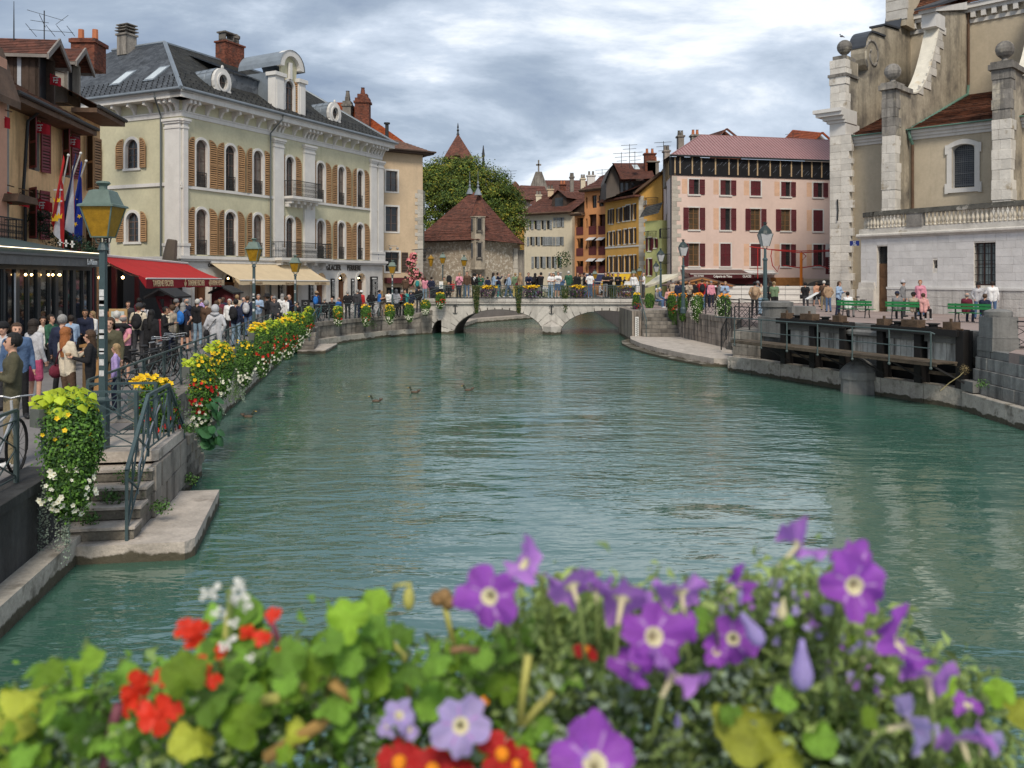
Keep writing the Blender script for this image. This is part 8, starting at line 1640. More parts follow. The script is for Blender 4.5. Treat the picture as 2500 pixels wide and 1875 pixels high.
 for _,e,w,s in hands: # five fingers on each hand
  d=(w-e).normalized(); u=d.cross(Vector((0,0,1))) if abs(d.z)<.85 else Vector((1,0,0)); u.normalize(); v=u.cross(d).normalized()
  if abs(d.z)>.85: u,v=v,u
  for i,l in enumerate((.062,.072,.067,.05)): p=w+d*.07+u*(-.028+.0187*i); F.tube([p,p+d*l*.5+v*.004,p+d*l*.8-v*.02*(1 if v.z>0 else -1)],[.0095,.009,.007],5,0)
  p=w+d*.03-u*.03; F.tube([p,p-u*.028+d*.02,p-u*.03+d*.05],[.011,.010,.008],5,0)
 for s in (-1,1): F.ball((s*.033,hc[1]-.083,hc[2]+.018),.011,6,4); F.box(s*.033-.016,s*.033+.016,hc[1]-.092,hc[1]-.08,hc[2]+.036,hc[2]+.042,4)
 F.box(-.022,.022,hc[1]-.088,hc[1]-.078,hc[2]-.050,hc[2]-.045,5)
 res=F.mesh('body',[SK[0],SHOE,SHOE,SHOE,EYEM,M('lips',(.30,.10,.08),bump=0)],True); D.meshes.remove(out); CACHE[key]=(res,hc); return CACHE[key]
def hairmesh(kind):
 def mk():
  mb=MB(); bm=None
  def shell(r,cut,front,sc=(1,1.1,1.12),cz=.035,cy=.018):
   n=14; k=9
   for i in range(k):
    a0,a1=PI*i/k,PI*(i+1)/k
    for t in range(n):
     b0,b1=2*PI*t/n,2*PI*(t+1)/n
     P=[(r*sc[0]*math.sin(a)*math.cos(b),cy+r*sc[1]*math.sin(a)*math.sin(b),cz+r*sc[2]*math.cos(a)) for a,b in ((a0,b0),(a0,b1),(a1,b1),(a1,b0))]
     c=[sum(p[j] for p in P)/4 for j in range(3)]
     if c[2]<cut or (c[1]<front and c[2]<.082): continue
     mb.add(P,[(0,1,2,3)])
  if kind=='short': shell(.097,-.045,-.04)
  if kind=='bald': shell(.0965,-.05,.03); mb.f=[f for f in mb.f if sum(mb.v[i][2] for i in f)/4<.045]; mb.m=[0]*len(mb.f)
  if kind in('long','bob'):
   shell(.099,-.06,-.045); L_=.42 if kind=='long' else .17; n=7; prof=[(.088,.02),(.095,-.06),(.098,-.14 if kind=='long' else -.12),(.10,-L_*.7),(.06,-L_)]
   for s in (0,):
    vs=[];fs=[]
    for w_,z in prof:
     for i in range(n): a=PI*i/(n-1); vs.append((-w_*math.cos(a),.03+.085*math.sin(a)+(0.02 if z<-.1 else 0),z))
    for j in range(len(prof)-1):
     for i in range(n-1): fs.append((j*n+i,j*n+i+1,(j+1)*n+i+1,(j+1)*n+i))
    mb.add(vs,fs)
    mb.add([(x,y-.03,z) for x,y,z in vs],[tuple(reversed(f)) for f in fs])
  if kind=='bun': shell(.097,-.05,-.04); mb.ball((0,.125,.07),.045,8)
  if kind=='cap': mb.lathe([(.112,.0),(.112,.03),(.10,.09),(.06,.135),(.0,.145)],12,(0,.01,.03)); mb.add([(-.075,-.08,.04),(.075,-.08,.04),(.06,-.19,.025),(-.06,-.19,.025),(-.075,-.08,.05),(.075,-.08,.05),(.06,-.19,.032),(-.06,-.19,.032)],[(0,1,2,3),(4,7,6,5),(3,2,6,7)])
  if kind=='hat': mb.lathe([(.19,0),(.19,.01),(.115,.03),(.105,.13),(.06,.14),(0,.135)],14,(0,.01,.05))
  if kind=='beanie': mb.lathe([(.100,.0),(.103,.05),(.09,.10),(.055,.135),(.0,.145)],12,(0,.012,.02))
  if kind=='hood': shell(.115,-.12,-.06,(1,1.12,1.12)); mb.tube([(-.1,.04,-.12),(0,.12,-.13),(.1,.04,-.12)],.05,6)
  return mb.mesh('hair',HR['dark'],True)
 return cached(('hair',kind),mk)
def packmesh():
 def mk():
  mb=MB(); mb.ball((0,.21,1.22),.17,10,sc=(.95,.62,1.45)); mb.ball((0,.29,1.12),.11,8,sc=(1,.6,1.1))
  for s in (-1,1): mb.tube([(s*.10,.14,1.42),(s*.12,.0,1.49),(s*.125,-.12,1.38),(s*.12,-.13,1.2),(s*.15,.05,1.05)],.016,4)
  return mb.mesh('backpack',SHOE,True)
 return cached('pack',mk)
PR=random.Random(77)
GZ={'L':-2.65,'B':-1.5,'R':-2.05,'M':-1.75}
PGRP={'L':'people strolling and queuing on the left quay','B':'people standing on the arched bridge','R':'people on the right quay','M':'people near the far left bridge ramp'}
POSEW={'sit':'seated'}
USED={}
def person(px,y,g,pose,face,top,bot,hair,where,ex='',sk=0,s=1.,z=None):
 if g=='L' and 760<px<1030 and z is None: y=max(y,float(np.interp(px,[760,842,932,1005],[47,51.5,55.5,57.4]))+1.3)
 if pose=='down': pose=PR.choice(('down','down','pocket','strap','pocket'))
 face+=PR.uniform(-12,12); s*=PR.uniform(.97,1.03)
 short='t' in ex; shorts='s' in ex; me,hc=figure(pose,short,shorts); gz=GZ[g] if z is None else z
 base,ht=(hair.split(':')+[''])[:2] if ':' in hair else (hair,'short')
 lab=f"person in {top} {'tee' if short else 'top'} and {bot} {'shorts' if shorts else 'trousers'}, {where}"
 if len(lab.split())>16: lab=f'person in {top}, {where}'
 USED.setdefault(lab,0); USED[lab]+=1
 dq=.2 if pose=='sit' and g=='R' and px>2040 else 0
 r=T('person',lab,'person',(X(px,y)+dq,y+dq,gz),R(face),PGRP[g]); r.scale=(s,s,s); r.rotation_euler=(R(PR.uniform(-2.5,2.5)),R(PR.uniform(-2.5,2.5)),R(face))
 b=link('body',me,r)
 for i,m in enumerate((SK[sk],col(top),col(bot),SHOEW if 'w' in ex else SHOE)): b.material_slots[i].link='OBJECT'; b.material_slots[i].material=m
 def part(nm,me,m,loc):
  o=link(nm,me,r,loc=loc); o.material_slots[0].link='OBJECT'; o.material_slots[0].material=m
 if ht in ('cap','hat','beanie','hood'):
  part({'cap':'cap','hat':'hat','beanie':'beanie','hood':'hood'}[ht],hairmesh(ht),col(base),hc)
  if ht!='hood': part('hair',hairmesh('short' if 'l' not in ex else 'long'),HR['brown'],hc)
 else: part('hair',hairmesh(ht),HR[base],hc)
 if 'b' in ex: c={'1':'blue','2':'pale grey','3':'red','4':'teal','5':'tan'}.get(ex[ex.index('b')+1:ex.index('b')+2],'black'); part('backpack',packmesh(),col(c),(0,0,hc[2]-1.615))
 if 'g' in ex:
  gm=cached('bag',lambda:(lambda m:(m.ball((.24,.08,.92),.15,8,sc=(.6,1,.9)),m.tube([(-.15,-.08,1.46),(-.02,-.15,1.3),(.22,-.02,1.0)],.012,4),m.tube([(-.15,.0,1.48),(0,.15,1.3),(.22,.12,1.0)],.012,4),m.mesh('bag',SHOE,True))[3])(MB())); part('bag',gm,col({'1':'maroon'}.get(ex[ex.index('g')+1:ex.index('g')+2],'black')),(0,0,0))
 if 'f' in ex:
  sm_=cached('scarf',lambda:(lambda m:(m.tube([(-.1,.02,1.47),(0,.1,1.5),(.1,.02,1.47),(.06,-.1,1.4),(-.06,-.12,1.38),(-.1,.02,1.47)],.035,6),m.tube([(-.05,-.13,1.4),(-.06,-.15,1.0)],.035,4),m.mesh('scarf',SHOE,True))[2])(MB())); part('scarf',sm_,col('cream'),(0,0,0))
 if 'o' in ex:
  sm_=cached('swt',lambda:(lambda m:(m.tube([(-.22,.0,1.38),(-.12,.1,1.46),(.12,.1,1.46),(.22,.0,1.38)],[.05,.07,.07,.05],8),m.tube([(-.1,.14,1.4),(.05,.14,1.15)],[.08,.05],6),m.mesh('sweater',SHOE,True))[2])(MB())); part('draped_sweater',sm_,col('black' if 'O' not in ex else 'white'),(0,0,0))
 if 'p' in ex: part('phone',cached('phone',lambda:(lambda m:(m.box(-.04,.04,-.005,.005,0,.15),m.mesh('phone',SHOE))[1])(MB())),SHOE,(0,-.39,1.50 if pose=='photo' else 1.24))
 if 'k' in ex: part('paper_wrap',cached('wrap',lambda:(lambda m:(m.lathe([(.0,0),(.05,.05),(.06,.09),(.03,.1)],7,(0,0,0)),m.mesh('wrap',SHOE,True))[1])(MB())),col('tan'),(0,-.38,1.22))
 return r
PEOPLE=[
# left quay, near to far
(24,12.0,'L','hold',300,'olive','khaki','black','nearest man at the left edge, looking down','w',0,1.08),
(46,16,'L','down',40,'denim','black','brown:bun','bending her head just behind the nearest man',''),
(20,17,'L','down',5,'pale grey','charcoal','black:beanie','smiling under a striped beanie at the left edge',''),
(86,17.6,'L','down',165,'pale grey rain','hot pink','dark:bob','seen from behind beside the grey-haired man','s'),
(148,19,'L','down',180,'navy quilted','black','grey','broad grey-haired man seen from behind','',0,1.06),
(172,15.9,'L','hold',150,'cream','brown','ginger:long','with very long ginger hair and a maroon bag','g1k'),
(222,15.9,'L','hold',290,'black','black','brown:long','dark-haired girl eating left of the near lamp post','k',0,.93),
(266,18,'L','down',0,'olive','black','brown:long','woman facing the camera right of the near lamp post',''),
(278,17,'L','down',300,'lilac','navy','blond:long','small child right of the near lamp post','',0,.76),
(305,21.6,'L','behind',165,'pink','black','grey:bald','man with hands behind his back and a black sweater over the shoulders','tso'),
(290,23,'L','down',200,'cream','beige','white','white-haired person just left of the pink shirt',''),
(336,27,'L','down',180,'cream','charcoal','charcoal:cap','with a dark cap and black backpack under the red awning','tb'),
(362,24.4,'L','down',178,'black','black','black:long','woman with very long black hair behind the parked bicycles',''),
(402,27,'L','hold',80,'black','black','black','dark-haired with a cream scarf by the menu stand','f',1),
(418,27.8,'L','hold',250,'beige','navy','brown:bun','facing the cream scarf at the menu stand',''),
(352,31,'L','down',190,'pale grey','black','black','deep under the red awning with a black backpack','b'),
(452,30.5,'L','hips',178,'navy','black','grey:long','with long grey hair, hands on hips and a blue backpack','tsb1'),
(430,33,'L','down',90,'grey','olive','grey:beanie','in a grey beanie beside the hands-on-hips person',''),
(460,34,'L','down',260,'navy','black','grey:bald','bald man behind the hands-on-hips person','s'),
(483,33,'L','down',182,'black','pale denim','white','white-haired man seen from behind under the awning edge','w'),
(503,31.5,'L','down',170,'brown','grey','grey','short grey hair, left of the hooded person',''),
(495,39,'L','down',150,'lilac','navy','grey:bald','partly hidden behind the white-haired man',''),
(528,25.6,'L','down',180,'pale grey','pale grey','pale grey:hood','hood up with a black cross-body bag','g'),
(524,33,'L','down',185,'brown','black','brown:bob','brown-haired, just behind the hooded person',''),
(533,36,'L','down',10,'maroon','black','black:bun','facing the camera left of the bald bearded man','',1),
(546,37,'L','down',0,'navy','grey','black:bald','tall bald man facing the camera by the maroon kiosk','',2,1.05),
(563,36,'L','down',0,'white','black','white:bob','white-haired with sunglasses by the maroon kiosk',''),
(576,32.5,'L','down',180,'navy','pale denim','black','with a large black backpack left of the second lamp','b'),
(582,41,'L','down',180,'beige','navy','blond','blond, behind the large black backpack',''),
(592,39,'L','down',90,'blue','black','grey:bald','bald in bright blue behind the second lamp',''),
(607,38,'L','down',182,'navy','denim','brown','with a white backpack at the second lamp','b2'),
(629,41,'L','hold',8,'light blue','grey','grey','grey-haired with sunglasses right of the second lamp',''),
(652,38.5,'L','hold',275,'black','black','black:hat','long black coat and hat right of the second lamp','',0,1.05),
(663,41,'L','down',20,'black','pale grey','brown:long','just behind the black hat',''),
(672,40,'L','down',0,'charcoal','black','grey:beanie','small figure in a grey beanie behind the flower row',''),
(690,43,'L','down',200,'white','charcoal','grey:bob','grey bob, under the middle of the cream awning',''),
(697,41,'L','down',150,'white','black','brown','white hood down, above the yellow flower tops',''),
(708,42,'L','hold',80,'navy','black','grey:bald','bald man eating left of the third lamp','k'),
(727,47,'L','sit',200,'black','black','dark','hunched beside the third lamp post',''),
(742,49,'L','sit',160,'charcoal','black','brown','behind the black chalkboard',''),
(773,51,'L','down',175,'navy','black','tan:cap','beige cap and blue backpack under the awning end','b1'),
(792,54,'L','sit',150,'black','black','grey','grey-haired at the café table',''),
(811,55.5,'L','sit',10,'black','black','grey:bald','facing the camera at the café table',''),
(827,54.5,'L','sit',250,'blue','black','grey:bald','bright blue jacket at the café table',''),
(849,50.5,'L','down',180,'black','black','grey','dark coat in front of the first arched door',''),
(871,52,'L','down',180,'charcoal','navy','grey','broad grey-haired man behind the far railing','',0,1.05),
(883,53.5,'L','down',170,'red','navy','white:cap','red jacket and white cap behind the far railing',''),
(906,52,'L','down',180,'black','black','black:long','long-haired near the second arched door',''),
(925,53,'L','hold',110,'blue','charcoal','dark','blue tee by the tall menu board','t'),
(934,51.8,'L','down',190,'brown','tan','blond:long','brown coat by the tall menu board',''),
(948,51.6,'L','down',165,'white','black','dark','white tee left of the fourth lamp','t'),
(966,56,'L','down',200,'pale grey','black','grey:hood','grey hood behind the fourth lamp',''),
(981,54.5,'L','down',150,'black','black','grey','black coat with a red backpack','b3'),
(991,56,'L','down',0,'teal','black','dark','teal, facing the camera in the far crowd',''),
(1001,55.4,'L','down',180,'navy','black','grey','navy coat above the white-flowered planter',''),
(1022,58.6,'L','down',170,'black','charcoal','dark','full figure in black where the ramp rises','',0,1.03,-2.45),
(991,63,'M','down',180,'brown','black','dark','seen from behind under the pink hanging flowers',''),
(1019,63,'M','down',180,'beige','denim','brown','teal backpack under the pink hanging flowers','b4'),
(1036,63.5,'M','down',185,'pink','pale denim','brown:bob','pink jumper beside the teal backpack',''),
(1053,63,'M','down',180,'navy','hot pink','dark','navy top beside the black bin',''),
(1082,63.5,'M','down',10,'khaki','black','dark:bun','behind the white notice by the bin',''),
(68,25.5,'L','sit',60,'grey','black','brown','seated behind the glass at the left','',0,1,-2.4),
(108,24,'L','sit',40,'white','black','dark:bob','pale seated figure at the terrace','',0,1,-2.4),
(128,24,'L','sit',80,'green','black','dark','seated in a green hoodie at the terrace','',0,1.05,-2.4),
(170,25,'L','sit',200,'light blue','black','dark','seated in light blue behind the ginger hair','',0,1,-2.4),
(208,27,'L','sit',20,'navy','black','dark','bearded seated man by the wooden lectern','',1,1.05,-2.35),
(229,28,'L','sit',330,'white','black','blond:long','blond seated woman by the wooden lectern','',0,1,-2.4),
(262,27,'L','sit',180,'brown','black','ginger','seated behind the woman facing the camera','',0,1,-2.4),
(313,33,'L','down',20,'charcoal','black','dark','waiter in the shade of the red awning',''),
(340,35,'L','down',160,'maroon','black','black','in the dark tavern entrance',''),
# bridge
(1095,61.5,'B','sit',0,'black','black','dark','seated low at the left end of the bridge','',0,1,-1.7),
(1120,60,'B','hold',0,'pink','black','blond:bun','pink cardigan at the left end of the bridge','p'),
(1140,60,'B','down',5,'brown','denim','dark','brown jacket and blue jeans, hands in pockets','w',0,1.03),
(1158,60.5,'B','down',180,'black','black','black','back turned beside the white jumper',''),
(1163,59.8,'B','hold',70,'black','black','black','white jumper over the shoulders by the first hanging flowers','oO'),
(1172,60.8,'B','down',350,'green','black','brown','small figure in green behind the two in black','',0,.98),
(1204,60,'B','hold',120,'light blue','navy','dark:long','very long dark hair right of the first hanging flowers','w'),
(1216,60.6,'B','photo',100,'navy','teal','dark','navy jacket beside the long dark hair','w'),
(1240,61,'B','walk',275,'light blue','denim','grey:bald','walking left in a pale blue hoodie','w'),
(1258,61.8,'B','down',180,'sage','yellow','blond','sage green shirt left of the second hanging flowers',''),
(1269,60.6,'B','down',120,'tan','denim','blond:long','beige coat left of the second hanging flowers','g1'),
(1291,60,'B','lean',0,'navy','black','brown','navy jacket open over white, leaning on the rail',''),
(1305,60.5,'B','down',150,'black','pale denim','black:bob','curly black hair near the bridge middle','bw'),
(1318,60.2,'B','photo',200,'black','black','black','black tee taking a photo at the bridge middle','tw'),
(1343,60,'B','cross',20,'white','pale denim','blond','white tee and pale jeans at the bridge middle','tw',0,1.03),
(1352,61.2,'B','down',0,'beige','grey','dark','half hidden between the two white shirts',''),
(1360,59.9,'B','lean',355,'white','denim','brown','white shirt and denim shorts leaning on the rail','tsw',0,1.02),
(1390,60.5,'B','down',185,'green','black','white','dark green jacket and white hair, back turned','',0,1.05),
(1408,60.3,'B','down',10,'black','black','brown:long','black vest right of the green jacket',''),
(1418,60.8,'B','photo',0,'cream','black','brown:long','cream top, taking a photo beside the black vest',''),
(1428,60.4,'B','down',90,'black','denim','black','in black just left of the white tee seen from behind','',0,1.04),
(1441,60,'B','down',165,'white','denim','dark','white tee, back turned, right of the third hanging flowers','tw',0,1.05),
(1477,60,'B','cross',0,'black','grey','dark','black tee and grey trousers facing the camera','t',0,1.04),
(1489,60.3,'B','hold',10,'black','black','dark:bob','woman in black between the grey trousers and the cream shirt','p'),
(1498,61,'B','down',60,'cream','beige','brown','cream shirt partly hidden near the last hanging flowers',''),
(1510,60,'B','hold',350,'black','grey','dark','black jacket above the last hanging flowers','',0,1.03),
(1547,60,'B','down',330,'white','denim','blond:long','blond woman in white at the right end of the bridge',''),
(1570,60,'B','cross',280,'white','charcoal','grey:bald','white tee at the right end of the bridge','t'),
# right quay
(1603,56,'R','sit',70,'grey','denim','white','old man seated at the head of the right steps','w'),
(1612,57,'R','sit',80,'denim','navy','white','seated beside the old man at the right steps',''),
(1633,58,'R','sit',330,'floral pink','maroon','brown:bob','seated with a blue scarf behind the orange flowers',''),
(1641,60,'R','down',150,'beige','grey','grey','grey hair left of the navy back',''),
(1654,57,'R','down',180,'navy','denim','dark','navy jacket seen from behind left of the second dark lamp',''),
(1661,63,'R','down',0,'black','black','grey','facing the camera beside the second dark lamp',''),
(1683,58,'R','hold',10,'beige','black','dark:long','with a shoulder bag right of the second dark lamp','g'),
(1697,62,'R','down',190,'black','black','dark','in black at the striped market hut',''),
(1713,53,'R','photo',185,'red','denim','brown','red jacket photographing, tallest behind the flower boxes','b',0,1.07),
(1726,58,'R','down',0,'navy','navy','brown','between the red jacket and the pink shirt',''),
(1737,57,'R','down',10,'pink','navy','grey:beanie','pink shirt and cap behind the flower boxes',''),
(1753,54,'R','hold',80,'grey','pale denim','brown:bob','grey patterned sweater beside the pale blue jacket',''),
(1768,52,'R','hold',350,'light blue','pale denim','blond:bob','pale blue jacket looking at a phone','p'),
(1842,45,'R','down',180,'tan','black','black:bun','tan hooded coat left of the tall lamp','b5'),
(1856,46,'R','hold',60,'cream','pale denim','dark','cream tee left of the tall lamp','t'),
(1850,56,'R','down',20,'grey','black','grey:cap','grey cap behind the cream tee',''),
(1881,50,'R','down',170,'black','black','dark:long','in black right behind the tall lamp','g'),
(1893,46,'R','hold',178,'sage','black','blond:bun','sage tee and black skirt right of the tall lamp','ts'),
(1931,39,'R','sit',210,'mint','black','dark','mint jacket seated low behind the round pier','',0,.92,-2.35),
(1968,49,'R','hold',170,'black','charcoal','black','black tee with a grey shoulder bag before the hoarding','tg'),
(1994,58,'R','walk',180,'skin','black','brown','bare-backed runner in front of the hoarding','ts',0,.95),
(2011,52,'R','down',170,'brown','khaki','white','white hat and brown jacket beside the blue jeans','g'),
(2023,49.5,'R','down',175,'tan','denim','black','tan jacket and blue jeans, back turned',''),
(2045,45,'R','hold',30,'light blue','navy','brown:long','denim jacket and long hair behind the first bench','',0,1.04),
(2065,43.1,'R','sit',146,'white','grey','dark','seated on the leftmost green bench',''),
(2186,41.2,'R','sit',150,'grey','charcoal','navy:cap','left figure on the middle bench, arm along the back',''),
(2226,40.4,'R','sit',128,'beige','charcoal','black:cap','black and white cap on the middle bench',''),
(2250,40.0,'R','sit',130,'floral pink','black','brown','floral jacket at the right end of the middle bench','w'),
(2207,43.6,'R','down',60,'grey','charcoal','pale grey:cap','grey cap standing behind the middle bench','',0,1.06),
(2249,44.3,'R','down',320,'pink','denim','ginger','pink hoodie laughing behind the middle bench','',0,1.05),
(2352,38.4,'R','sit',128,'maroon','navy','grey:bald','bald with glasses on the rightmost bench','',0,1.03),
(2397,37.6,'R','sit',130,'navy','denim','brown','navy hoodie on the rightmost bench',''),
(2388,41.5,'R','down',340,'pale grey','denim','black:cap','black cap standing by the barred window','l',0,.99),
(2423,40.8,'R','down',165,'white','denim','dark','white jacket walking past the barred window','',0,1.03),
]
for p in PEOPLE:
 q=list(p)+['']*(10-len(p)); 
 if len(q)<11: q.append(0)
 if len(q)<12: q.append(1.)
 if len(q)<13: q.append(None)
 person(*q[:13])
# background diners and walkers beyond the bridge, a few pixels each
rr=random.Random(11); cols_=['black','navy','white','grey','beige','denim','brown','red','pale grey','olive']
for i in range(26):
 px=1105+i*17+rr.uniform(-6,6); y=rr.uniform(68,84); r=person(px,y,'M','down' if i%3 else 'sit',rr.uniform(0,360),rr.choice(cols_),rr.choice(['black','navy','denim','grey']),rr.choice(['dark','brown','black','grey','blond']),'','',0,rr.uniform(.95,1.04))
 r['label']=f"small far {'seated' if not i%3 else 'standing'} figure beyond the bridge railing, "+r['label'].split(' and ')[0].replace('person ','')+f", {['left','middle','right'][i*3//26]} part"; r['group']='far people beyond the arched bridge'
# ================= benches
BG=M('green_bench_plank',(.02,.18,.055),rough=.45,var=.12,scale=3,bump=.15,orand=.08)
def bench(label,px,y,rz,W_=1.75):
 r=T('bench',label,'bench',(X(px,y),y,-2.05),rz,'green park benches on the right quay')
 for z,h in ((.60,.11),(.74,.11)): stone(Fr(r),-W_/2,W_/2,.12+.1*(z-.6),.15+.1*(z-.6),z,z+h,BG,'back_plank',g=0)
 for k in range(3): stone(Fr(r),-W_/2,W_/2,-.35+.14*k,-.23+.14*k,.42,.45,BG,'seat_plank',g=0)
 for s in (-1,1):
  mb=MB(); x=s*W_*.32; mb.box(x-.03,x+.03,.09,.13,.35,.86); mb.tube([(x,.12,.45),(x,.16,.2),(x,.2,0)],.028,4); mb.tube([(x,-.33,.41),(x,-.3,.2),(x,-.4,0)],.028,4); mb.box(x-.025,x+.025,-.36,.12,.38,.42); mb.build('leg',IRON,r)
# benches face the church: local -y is the sitting side
bench('green bench with one person, leftmost of the three, left of the wooden door',2088,42.8,R(135)); bench('green bench with three people, middle of the three, near the wooden door',2210,40.9,R(135)); bench('green bench behind the square pier, rightmost of the three',2368,38.0,R(135))
# ================= bicycles
def bicycle(label,x,y,g,rz,fr_='black',s=1.,grp=None):
 def mk():
  out={}
  for nm,cx in (('wheel',-.52),('wheel2',.52)):
   mb=MB(); n=20; pts=[(cx+.34*math.cos(2*PI*k/n),0,.34+.34*math.sin(2*PI*k/n)) for k in range(n+1)]; mb.tube(pts,.02,5,cap=False)
   for k in range(8): a=PI*k/8; mb.tube([(cx+.32*math.cos(a),0,.34+.32*math.sin(a)),(cx-.32*math.cos(a),0,.34-.32*math.sin(a))],.003,3)
   out[nm]=mb.mesh('wheel',M('black_tyre',(.015,.015,.015)))
  mb=MB()
  for a,b in [((-.52,0,.34),(-.12,0,.28)),((-.52,0,.34),(-.22,0,.72)),((-.12,0,.28),(-.24,0,.80)),((-.12,0,.28),(.36,0,.72)),((-.2,0,.70),(.34,0,.82)),((.34,0,.95),(.40,0,.62)),((.40,0,.62),(.52,0,.34))]: mb.tube([a,b],.018,5)
  out['frame']=mb.mesh('frame',IRON); mb=MB(); mb.tube([(.33,-.28,1.02),(.36,-.1,1.0),(.34,0,.98),(.36,.1,1.0),(.33,.28,1.02)],.013,5); mb.tube([(.2,-.3,1.0),(.33,-.28,1.02)],.018,5); mb.tube([(.2,.3,1.0),(.33,.28,1.02)],.018,5); out['handlebar']=mb.mesh('handlebar',M('bare_steel'))
  mb=MB(); mb.ball((-.26,0,.86),.12,8,sc=(1.1,.6,.35)); out['saddle']=mb.mesh('saddle',SHOE,True)
  mb=MB(); mb.box(-.75,-.4,-.12,.12,.70,.72); mb.tube([(-.6,-.1,.7),(-.52,-.03,.34)],.01,3); mb.lathe([(.09,-.02),(.09,.02)],10,(-.1,0,.28)); out['luggage_rack']=mb.mesh('luggage_rack',IRON)
  return out
 o=cached('bike',mk); r=T('bicycle',label,'bicycle',(x,y,g),rz,grp); r.scale=(s,s,s)
 for k,me in o.items():
  c=link('wheel' if k=='wheel2' else k,me,r)
  if k=='frame' and fr_!='black': c.material_slots[0].link='OBJECT'; c.material_slots[0].material=M('bike_'+fr_,dict(silver=(.45,.46,.48),white=(.6,.6,.62),teal=(.05,.2,.22))[fr_],rough=.3)
 return r
bicycle('silver bicycle parked behind the near left railing',X(8,11.0)-.1,11.1,-2.65,R(100),'silver',1.05)
for i,(px,y,a) in enumerate(((372,22.3,60),(392,23.0,95),(410,23.6,75),(428,24.5,110),(352,21.0,40))):
 bicycle(['first of the dark bicycles, beside the pink shirt','dark bicycle with white handlebar ends in the pile','dark bicycle lying in the middle of the pile','farthest dark bicycle of the pile','nearest dark bicycle of the pile, wheel by the rail'][i],X(px,y),y,-2.65,R(a),'black',1.0,'dark bicycles heaped behind the left railing')
bicycle('pale bicycle leaning on the far railing right of the small steps',X(778,49),49,-2.62,R(80),'teal')
bicycle('bicycle leaning on the far railing between two planters',X(918,54),54,-2.62,R(70),'silver'); bicycle('dark bicycle with a red light near the curved railing',X(970,55),55,-2.62,R(85))
bicycle('bicycle leaning on the tan church wall behind the first bench',X(2082,50),50,-2.05,R(150))
